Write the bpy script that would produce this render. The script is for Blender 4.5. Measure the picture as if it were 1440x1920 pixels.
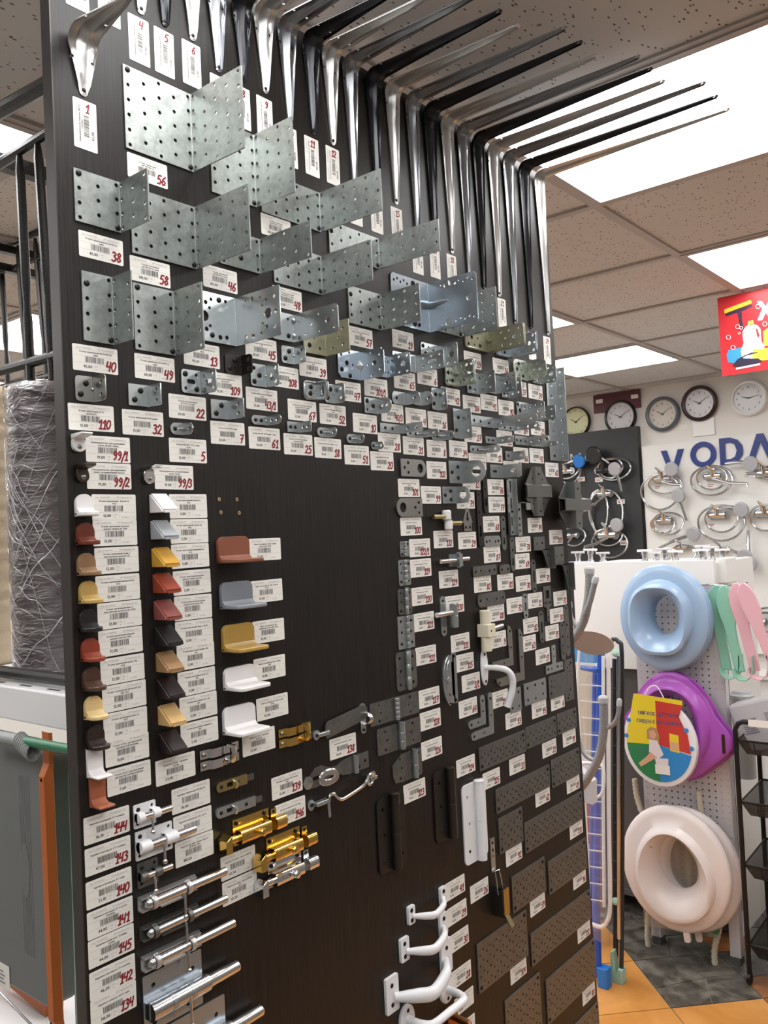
import bpy, math, random
from mathutils import Vector, Matrix
from mathutils.geometry import delaunay_2d_cdt
for _o in list(bpy.data.objects): bpy.data.objects.remove(_o, do_unlink=True)
S = bpy.context.scene
COL = S.collection
PI = math.pi
rnd = random.Random(7)

# ------------------------------------------------------------------ camera, light, exposure
CAMX, CAMH = 0.87, 1.65            # camera: 0.87 m in front of the display board, 1.65 m above the floor
FPX = 1610.0                       # focal length for a 1440 x 1920 frame
_A, _P, _R = math.radians(39.318), math.radians(1.612), math.radians(-2.713)
_f = Vector((-math.sin(_A)*math.cos(_P), math.cos(_A)*math.cos(_P), math.sin(_P)))
_r = Vector((math.cos(_A), math.sin(_A), 0)); _u = _r.cross(_f)
RT = math.cos(_R)*_r + math.sin(_R)*_u
UP = -math.sin(_R)*_r + math.cos(_R)*_u
FW = _f
EYE = Vector((CAMX, 0, CAMH))
cam = bpy.data.cameras.new('camera'); cam.sensor_fit = 'VERTICAL'; cam.sensor_height = 36; cam.lens = 36*FPX/1920
cam.clip_start = 0.02; cam.clip_end = 60
camo = bpy.data.objects.new('camera', cam); COL.objects.link(camo)
camo.matrix_world = Matrix(((RT.x, UP.x, -FW.x, EYE.x), (RT.y, UP.y, -FW.y, EYE.y), (RT.z, UP.z, -FW.z, EYE.z), (0, 0, 0, 1)))
S.camera = camo
W = bpy.data.worlds.new('world'); S.world = W; W.use_nodes = True
W.node_tree.nodes['Background'].inputs[0].default_value = (1, 1, 1, 1)
W.node_tree.nodes['Background'].inputs[1].default_value = 0.03
S.view_settings.view_transform = 'Standard'; S.view_settings.look = 'None'
S.view_settings.exposure = 0.0; S.view_settings.gamma = 1; S.view_settings.use_curve_mapping = False
LIGHT_STRENGTH = 10.0               # the ceiling light panels
CEIL = CAMH + 0.82
BOARD_Y = 0.5125                   # left edge of the display board (world y); the board face is the plane x = 0

def ray(px, py): return RT*((px-720)/FPX) - UP*((py-960)/FPX) + FW
def at_x(px, py, X): d = ray(px, py); return EYE + d*((X-EYE.x)/d.x)
def at_y(px, py, Y): d = ray(px, py); return EYE + d*((Y-EYE.y)/d.y)
def at_z(px, py, Z): d = ray(px, py); return EYE + d*((Z-EYE.z)/d.z)

# ------------------------------------------------------------------ materials
MAT = {}
def nodes(name):
    m = bpy.data.materials.new(name); m.use_nodes = True
    return m, m.node_tree, m.node_tree.nodes['Principled BSDF']
def mat(name, col, rough=.5, metal=0, spec=.5, noise=0, nscale=60, bump=0, bscale=200, trans=0, alpha=1, coat=0, emit=0):
    m, nt, b = nodes(name)
    b.inputs['Base Color'].default_value = (*col, 1); b.inputs['Roughness'].default_value = rough
    b.inputs['Metallic'].default_value = metal; b.inputs['Specular IOR Level'].default_value = spec
    b.inputs['Transmission Weight'].default_value = trans; b.inputs['Alpha'].default_value = alpha
    b.inputs['Coat Weight'].default_value = coat
    if emit:
        b.inputs['Emission Color'].default_value = (*col, 1); b.inputs['Emission Strength'].default_value = emit
    N = nt.nodes; L = nt.links
    if noise or bump:
        tc = N.new('ShaderNodeTexCoord')
    if noise:
        t = N.new('ShaderNodeTexNoise'); t.inputs['Scale'].default_value = nscale; t.inputs['Detail'].default_value = 4
        r = N.new('ShaderNodeMapRange'); r.inputs[3].default_value = 1-noise; r.inputs[4].default_value = 1+noise
        x = N.new('ShaderNodeMix'); x.data_type = 'RGBA'; x.blend_type = 'MULTIPLY'; x.inputs[0].default_value = 1
        x.inputs[6].default_value = (*col, 1)
        L.new(tc.outputs['Object'], t.inputs['Vector']); L.new(t.outputs['Fac'], r.inputs[0]); L.new(r.outputs[0], x.inputs[7]); L.new(x.outputs[2], b.inputs['Base Color'])
    if bump:
        t2 = N.new('ShaderNodeTexNoise'); t2.inputs['Scale'].default_value = bscale; t2.inputs['Detail'].default_value = 3
        bp = N.new('ShaderNodeBump'); bp.inputs['Strength'].default_value = bump; bp.inputs['Distance'].default_value = .002
        L.new(tc.outputs['Object'], t2.inputs['Vector']); L.new(t2.outputs['Fac'], bp.inputs['Height']); L.new(bp.outputs[0], b.inputs['Normal'])
    MAT[name] = m
    return m
def galv(name, c1, c2, rough=.38):
    """zinc coated sheet: cloudy patches, faint spangle"""
    m, nt, b = nodes(name); N = nt.nodes; L = nt.links
    tc = N.new('ShaderNodeTexCoord')
    t = N.new('ShaderNodeTexNoise'); t.inputs['Scale'].default_value = 70; t.inputs['Detail'].default_value = 5; t.inputs['Roughness'].default_value = .65
    v = N.new('ShaderNodeTexVoronoi'); v.inputs['Scale'].default_value = 220
    mx = N.new('ShaderNodeMath'); mx.operation = 'MULTIPLY_ADD'; mx.inputs[1].default_value = .22; 
    r = N.new('ShaderNodeValToRGB'); r.color_ramp.elements[0].position = .36; r.color_ramp.elements[0].color = (*c1, 1); r.color_ramp.elements[1].position = .72; r.color_ramp.elements[1].color = (*c2, 1)
    L.new(tc.outputs['Object'], t.inputs['Vector']); L.new(tc.outputs['Object'], v.inputs['Vector'])
    L.new(v.outputs['Color'], mx.inputs[0]); L.new(t.outputs['Fac'], mx.inputs[2]); L.new(mx.outputs[0], r.inputs[0]); L.new(r.outputs[0], b.inputs['Base Color'])
    b.inputs['Metallic'].default_value = .78
    rr = N.new('ShaderNodeMapRange'); rr.inputs[3].default_value = rough-.1; rr.inputs[4].default_value = rough+.14
    L.new(t.outputs['Fac'], rr.inputs[0]); L.new(rr.outputs[0], b.inputs['Roughness'])
    MAT[name] = m; return m
galv('zinc', (.24, .26, .25), (.36, .385, .37))
galv('zinc_light', (.33, .355, .34), (.48, .51, .49), .34)
mat('zinc_blue', (.42, .475, .53), .24, .82, noise=.06, nscale=60)
galv('zinc_yellow', (.36, .35, .26), (.46, .45, .34), .34)
galv('zinc_green', (.36, .39, .34), (.56, .60, .53), .26)
mat('zinc_small', (.46, .49, .50), .27, .82, noise=.07, nscale=90)
mat('zinc_dark', (.20, .205, .20), .3, .8, noise=.06, nscale=60)
galv('tie_steel', (.13, .132, .125), (.19, .192, .183), .42)
mat('steel', (.42, .42, .40), .3, 1)
mat('black_metal', (.035, .028, .026), .38, .5)
mat('bronze_dark', (.07, .055, .045), .35, .8)
mat('bare_hinge', (.055, .053, .05), .36, .85)
mat('chrome', (.80, .81, .83), .07, 1)
mat('nickel', (.72, .72, .72), .18, 1)
mat('steel_rod', (.62, .62, .64), .22, 1)
mat('gold', (.82, .56, .16), .14, 1)
mat('brass', (.50, .42, .22), .28, 1)
mat('screw_black', (.02, .02, .02), .35, .6)
mat('slot_black', (.003, .003, .003), .8)
mat('silver_paint', (.62, .61, .60), .28, .75)
mat('grey_paint', (.30, .31, .33), .25, .85)
mat('black_paint', (.016, .017, .022), .22, .35, .6)
mat('white_paint', (.80, .80, .82), .3)
mat('white_plastic', (.85, .84, .84), .22)
mat('cream_plastic', (.76, .70, .55), .35)
mat('paper', (.83, .81, .76), .55, noise=.03, nscale=30)
mat('print_black', (.035, .033, .035), .7)
mat('print_grey', (.28, .27, .27), .7)
mat('marker_red', (.23, .006, .014), .5)
mat('board_edge', (.035, .028, .026), .35)
mat('raw_wood', (.42, .30, .17), .8)
# dark wenge laminate with fine vertical grain
def wenge():
    m, nt, b = nodes('wenge'); N = nt.nodes; L = nt.links
    tc = N.new('ShaderNodeTexCoord'); mp = N.new('ShaderNodeMapping'); mp.inputs['Scale'].default_value = (1, 260, 5)
    t = N.new('ShaderNodeTexNoise'); t.inputs['Scale'].default_value = 1.6; t.inputs['Detail'].default_value = 6; t.inputs['Roughness'].default_value = .6
    r = N.new('ShaderNodeValToRGB'); r.color_ramp.elements[0].position = .35; r.color_ramp.elements[0].color = (.0060, .0050, .0046, 1); r.color_ramp.elements[1].position = .75; r.color_ramp.elements[1].color = (.023, .018, .016, 1)
    bp = N.new('ShaderNodeBump'); bp.inputs['Strength'].default_value = .25; bp.inputs['Distance'].default_value = .0006
    L.new(tc.outputs['Object'], mp.inputs[0]); L.new(mp.outputs[0], t.inputs['Vector']); L.new(t.outputs['Fac'], r.inputs[0]); L.new(r.outputs[0], b.inputs['Base Color'])
    L.new(t.outputs['Fac'], bp.inputs['Height']); L.new(bp.outputs[0], b.inputs['Normal'])
    b.inputs['Roughness'].default_value = .40; b.inputs['Specular IOR Level'].default_value = .30
    MAT['wenge'] = m
wenge()

# ------------------------------------------------------------------ mesh building (metres unless a builder scales)
def pip(p, poly):
    x, y = p; c = False; j = len(poly)-1
    for i in range(len(poly)):
        xi, yi = poly[i]; xj, yj = poly[j]
        if (yi > y) != (yj > y) and x < (xj-xi)*(y-yi)/(yj-yi)+xi: c = not c
        j = i
    return c
def circ(cx, cy, r, n=8, ry=None, ph=0): return [(cx+r*math.cos(2*PI*k/n+ph), cy+(ry or r)*math.sin(2*PI*k/n+ph)) for k in range(n)]
def rrect(x0, y0, x1, y1, r=0, n=3):
    """rounded rectangle; r is one radius or (bl, br, tr, tl)"""
    rs = r if isinstance(r, (tuple, list)) else (r,)*4
    out = []
    for (cx, cy, sx, sy, a0), q in zip(((x0, y0, 1, 1, PI), (x1, y0, -1, 1, 1.5*PI), (x1, y1, -1, -1, 0), (x0, y1, 1, -1, .5*PI)), rs):
        if q <= 0: out.append((cx, cy)); continue
        for k in range(n+1):
            a = a0+.5*PI*k/n; out.append((cx+sx*q+q*math.cos(a), cy+sy*q+q*math.sin(a)))
    return out
def slot(cx, cy, l, w, n=4, vert=False):
    o = [(l/2-w/2+w/2*math.cos(-PI/2+PI*k/n), w/2*math.sin(-PI/2+PI*k/n)) for k in range(n+1)] + [(-l/2+w/2+w/2*math.cos(PI/2+PI*k/n), w/2*math.sin(PI/2+PI*k/n)) for k in range(n+1)]
    return [(cx-y, cy+x) if vert else (cx+x, cy+y) for x, y in o]
class MB:
    def __init__(s, k=1.0): s.v = []; s.f = []; s.m = []; s.k = k
    def add(s, vs, fs, m=0):
        o = len(s.v); s.v += [Vector(v)*s.k for v in vs]
        for f in fs: s.f.append([o+i for i in f]); s.m.append(m)
        return s
    def box(s, a, b, m=0):
        x0, y0, z0 = a; x1, y1, z1 = b
        return s.add([(x0,y0,z0),(x1,y0,z0),(x1,y1,z0),(x0,y1,z0),(x0,y0,z1),(x1,y0,z1),(x1,y1,z1),(x0,y1,z1)],
              [(0,3,2,1),(4,5,6,7),(0,1,5,4),(1,2,6,5),(2,3,7,6),(3,0,4,7)], m)
    def sheet(s, outline, holes=(), t=1.0, bends=(), fm=None, m=0, mw=None):
        """flat sheet (a along y, b along z, thickness along x) cut with holes; fm bends it: (a,b)->(pos, normal)"""
        vs = []; es = []
        for lp in [outline]+list(holes):
            o = len(vs); vs += [Vector(p) for p in lp]; es += [(o+i, o+(i+1) % len(lp)) for i in range(len(lp))]
        for (p, q) in bends:
            o = len(vs); vs += [Vector(p), Vector(q)]; es.append((o, o+1))
        V, _, F, *_r2 = delaunay_2d_cdt(vs, es, [], 0, 1e-5)
        keep = []
        for f in F:
            c = [sum(V[i][k] for i in f)/len(f) for k in (0, 1)]
            if pip(c, outline) and not any(pip(c, h) for h in holes):
                a = sum(V[f[i]][0]*V[f[(i+1) % len(f)]][1]-V[f[(i+1) % len(f)]][0]*V[f[i]][1] for i in range(len(f)))
                keep.append(list(f) if a > 0 else list(f)[::-1])
        fm = fm or (lambda a, b: (Vector((0, a, b)), Vector((1, 0, 0))))
        used = sorted({i for f in keep for i in f}); ix = {u: k for k, u in enumerate(used)}
        pn = [fm(V[u][0], V[u][1]) for u in used]; n = len(used)
        pts = [p+q*t for p, q in pn]+[p for p, q in pn]
        fs = [[ix[i] for i in f] for f in keep]+[[ix[i]+n for i in f[::-1]] for f in keep]
        ed = {}
        for f in keep:
            for i in range(len(f)):
                e = (f[i], f[(i+1) % len(f)]); ed[e] = 1
        wl = [[ix[a], ix[a]+n, ix[b]+n, ix[b]] for (a, b) in ed if (b, a) not in ed]
        s.add(pts, fs, m)
        o = len(s.v)-len(pts)
        for f in wl: s.f.append([o+i for i in f]); s.m.append(m if mw is None else mw)
        return s
    def tube(s, path, r, n=10, cap=True, closed=False, m=0, sy=1.0, ref=None):
        P = [Vector(p) for p in path]; N = len(P); R = r if isinstance(r, (list, tuple)) else [r]*N
        ring = []; prev = None
        for i in range(N):
            a = P[i-1] if (i > 0 or closed) else P[i]; b = P[(i+1) % N] if (i < N-1 or closed) else P[i]
            tan = (b-a).normalized()
            if prev is None:
                h = Vector(ref) if ref else (Vector((0, 0, 1)) if abs(tan.z) < .9 else Vector((1, 0, 0)))
                u = (h-tan*h.dot(tan)).normalized()
            else:
                u = prev-tan*prev.dot(tan)
                u = u.normalized() if u.length > 1e-9 else prev
            prev = u; w = tan.cross(u)
            ring.append([P[i]+u*(R[i]*math.cos(2*PI*k/n))+w*(R[i]*sy*math.sin(2*PI*k/n)) for k in range(n)])
        vs = [q for rr in ring for q in rr]; fs = []
        for i in range(N if closed else N-1):
            j = (i+1) % N
            for k in range(n): fs.append((i*n+k, i*n+(k+1) % n, j*n+(k+1) % n, j*n+k))
        if cap and not closed: fs += [tuple(range(n))[::-1], tuple((N-1)*n+k for k in range(n))]
        return s.add(vs, fs, m)
    def lathe(s, prof, org=(0, 0, 0), ax=(1, 0, 0), n=16, m=0, sc=(1, 1), closed=False, caps=True):
        """profile of (radius, height) turned about ax"""
        ax = Vector(ax).normalized(); h = Vector((0, 0, 1)) if abs(ax.z) < .9 else Vector((0, 1, 0))
        u = (h-ax*h.dot(ax)).normalized(); w = ax.cross(u); org = Vector(org)
        vs = [org+ax*z+u*(r*sc[0]*math.cos(2*PI*k/n))+w*(r*sc[1]*math.sin(2*PI*k/n)) for r, z in prof for k in range(n)]
        fs = []; L = len(prof)
        for i in range(L if closed else L-1):
            j = (i+1) % L
            for k in range(n): fs.append((i*n+k, i*n+(k+1) % n, j*n+(k+1) % n, j*n+k))
        if not closed and caps:
            if prof[0][0] > 1e-6: fs.append(tuple(range(n))[::-1])
            if prof[-1][0] > 1e-6: fs.append(tuple((L-1)*n+k for k in range(n)))
        return s.add(vs, fs, m)
    def ball(s, c, r, n=10, m=0, sc=(1, 1, 1)):
        c = Vector(c); L = n//2
        vs = [c+Vector((r*sc[0]*math.sin(PI*i/L)*math.cos(2*PI*k/n), r*sc[1]*math.sin(PI*i/L)*math.sin(2*PI*k/n), r*sc[2]*math.cos(PI*i/L))) for i in range(L+1) for k in range(n)]
        fs = [(i*n+k, (i+1)*n+k, (i+1)*n+(k+1) % n, i*n+(k+1) % n) for i in range(L) for k in range(n)]
        return s.add(vs, fs, m)
    def prism(s, poly, d0, d1, ax='x', m=0):
        """polygon extruded along an axis. ax x: poly is (y,z); ax y: (x,z); ax z: (x,y)"""
        def mk(p, d): return {'x': (d, p[0], p[1]), 'y': (p[0], d, p[1]), 'z': (p[0], p[1], d)}[ax]
        n = len(poly); vs = [mk(p, d0) for p in poly]+[mk(p, d1) for p in poly]
        fs = [tuple(range(n))[::-1], tuple(range(n, 2*n))]+[(i, (i+1) % n, n+(i+1) % n, n+i) for i in range(n)]
        return s.add(vs, fs, m)
    def mesh(s, name, mats, smooth=.6, fix=True):
        me = bpy.data.meshes.new(name); me.from_pydata([tuple(v) for v in s.v], [], s.f)
        for q in (mats if isinstance(mats, (list, tuple)) else [mats]): me.materials.append(MAT[q])
        if max(s.m, default=0): me.polygons.foreach_set('material_index', s.m)
        if fix:
            import bmesh
            bm = bmesh.new(); bm.from_mesh(me); bmesh.ops.recalc_face_normals(bm, faces=bm.faces); bm.to_mesh(me); bm.free()
        if smooth: me.shade_smooth(); me.set_sharp_from_angle(angle=smooth)
        else: me.shade_flat()
        return me
    def obj(s, name, mats, parent=None, loc=None, smooth=.6, bevel=0, fix=True):
        return put(s.mesh(name, mats, smooth, fix), name, parent, loc, bevel)
def put(me, name, parent=None, loc=None, bevel=0):
    o = bpy.data.objects.new(name, me); COL.objects.link(o); o.parent = parent
    if loc is not None: o.location = loc
    if bevel:
        b = o.modifiers.new('bevel', 'BEVEL'); b.width = bevel; b.segments = 2; b.limit_method = 'ANGLE'; b.angle_limit = .7
    return o
def tag(o, label, cat, group=None, kind=None):
    if label: o['label'] = label
    if cat: o['category'] = cat
    if group: o['group'] = group
    if kind: o['kind'] = kind
    return o
def thing(name, label, cat, loc=(0, 0, 0), group=None, rz=0):
    o = bpy.data.objects.new(name, None); COL.objects.link(o); o.location = loc; o.rotation_euler = (0, 0, rz); o.empty_display_size = .02
    return tag(o, label, cat, group)
def bp(u, v, n=0): return Vector((n/1000, BOARD_Y+u/1000, CAMH+v/1000))   # board millimetres -> world
def arc(cx, cy, r, a0, a1, n=8): return [(cx+r*math.cos(a0+(a1-a0)*k/n), cy+r*math.sin(a0+(a1-a0)*k/n)) for k in range(n+1)]
def bez(p0, p1, p2, p3, n=10):
    P = [Vector(p) for p in (p0, p1, p2, p3)]
    return [P[0]*(1-t)**3+P[1]*3*t*(1-t)**2+P[2]*3*t*t*(1-t)+P[3]*t**3 for t in (k/n for k in range(n+1))]
def spline(pts, n=6):
    P = [Vector(p) for p in pts]; P = [P[0]*2-P[1]]+P+[P[-1]*2-P[-2]]; out = []
    for i in range(1, len(P)-2):
        for k in range(n):
            t = k/n; a, b, c, d = P[i-1:i+3]
            out.append(.5*((2*b)+(c-a)*t+(2*a-5*b+4*c-d)*t*t+(3*b-a-3*c+d)*t**3))
    return out+[P[-2]]

# ------------------------------------------------------------------ lettering
CHARS = sorted(set('АБВГДЕЖЗИКЛМНОПРСТУФХЦЧШЩЭЮЯабвгдежзийклмнопрстуфхцчшщъыьэюя0123456789,.-*()/RUDXVOAMсet%+|ZRKLБ'))
GLY = {}
def load_glyphs():
    tmp = []
    for ch in CHARS:
        c = bpy.data.curves.new('g', 'FONT'); c.body = ch; c.resolution_u = 2; c.size = 1
        o = bpy.data.objects.new('g', c); COL.objects.link(o); tmp.append((ch, o, c))
    dg = bpy.context.evaluated_depsgraph_get()
    for ch, o, c in tmp:
        e = o.evaluated_get(dg); me = e.to_mesh()
        vs = [(v.co.x, v.co.y) for v in me.vertices]; fs = [tuple(p.vertices) for p in me.polygons]
        e.to_mesh_clear()
        x1 = max((x for x, _ in vs), default=.3); GLY[ch] = (vs, fs, x1+.06)
    for ch, o, c in tmp: bpy.data.objects.remove(o); bpy.data.curves.remove(c)
load_glyphs()
def text_w(s, h): return sum((GLY[c][2] if c in GLY else .28) for c in s)*h*1.37
def text(mb, s, a, b, h, n=0, m=0, anchor='l', bold=0, fm=None, sx=1.0):
    """letters of cap height h; (a, b) base point in the plane; fm maps (a,b)->xyz"""
    k = h*1.37; w = text_w(s, h)*sx
    if anchor == 'c': a -= w/2
    if anchor == 'r': a -= w
    fm = fm or (lambda p, q: (n, p, q))
    for c in s:
        if c in GLY:
            vs, fs, ad = GLY[c]
            mb.add([fm(a+x*k*sx, b+y*k) for x, y in vs], fs, m)
            if bold: mb.add([fm(a+x*k*sx+bold, b+y*k) for x, y in vs], fs, m)
            a += ad*k*sx
        else: a += .28*k*sx
    return a
HAND = {'0': [[(.3,1),(.08,.8),(.02,.4),(.2,0),(.42,.1),(.56,.5),(.5,.9),(.3,1)]], '1': [[(.05,.68),(.36,1),(.3,0)],[(.1,0),(.5,.02)]],
 '2': [[(.02,.75),(.2,1),(.45,.9),(.45,.6),(.02,.02),(.3,.08),(.56,0)]], '3': [[(.05,.9),(.3,1),(.5,.8),(.25,.55),(.52,.4),(.45,.08),(.2,0),(.02,.12)]],
 '4': [[(.12,1),(.02,.45),(.5,.5)],[(.5,1),(.42,0)]], '5': [[(.55,1),(.16,.97),(.08,.56),(.35,.6),(.52,.38),(.4,.05),(.04,.02)]],
 '6': [[(.48,1),(.16,.65),(.04,.25),(.2,0),(.45,.1),(.5,.35),(.3,.5),(.08,.35)]], '7': [[(.02,.95),(.55,1),(.25,0)],[(.15,.5),(.5,.54)]],
 '8': [[(.3,.55),(.08,.78),(.28,1),(.48,.8),(.3,.55),(.05,.25),(.25,0),(.5,.2),(.3,.55)]], '9': [[(.5,.75),(.3,.5),(.08,.7),(.26,1),(.5,.82),(.46,.3),(.2,0)]],
 '/': [[(.42,1.1),(.0,-.25)]]}
def hand(mb, s, a, b, h, n, m=0, vert=False, wk=.10):
    """marker-pen figures as flat strokes, slightly slanted"""
    for c in s:
        for st in HAND.get(c, []):
            pts = [Vector((a+(x+.16*y)*h*.92, b+y*h, 0)) for x, y in st]; w = h*wk
            for i in range(len(pts)-1):
                d = (pts[i+1]-pts[i]).normalized(); q = Vector((-d.y, d.x, 0))*w; e = d*w*.5
                P = [pts[i]-e+q, pts[i]-e-q, pts[i+1]+e-q, pts[i+1]+e+q]
                mb.add([(n+.0005*i, p.x, p.y) for p in P], [(0, 1, 2, 3)], m)
        a += h*(.34 if c == '/' else .60 if c != '1' else .5)
    return a

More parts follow.
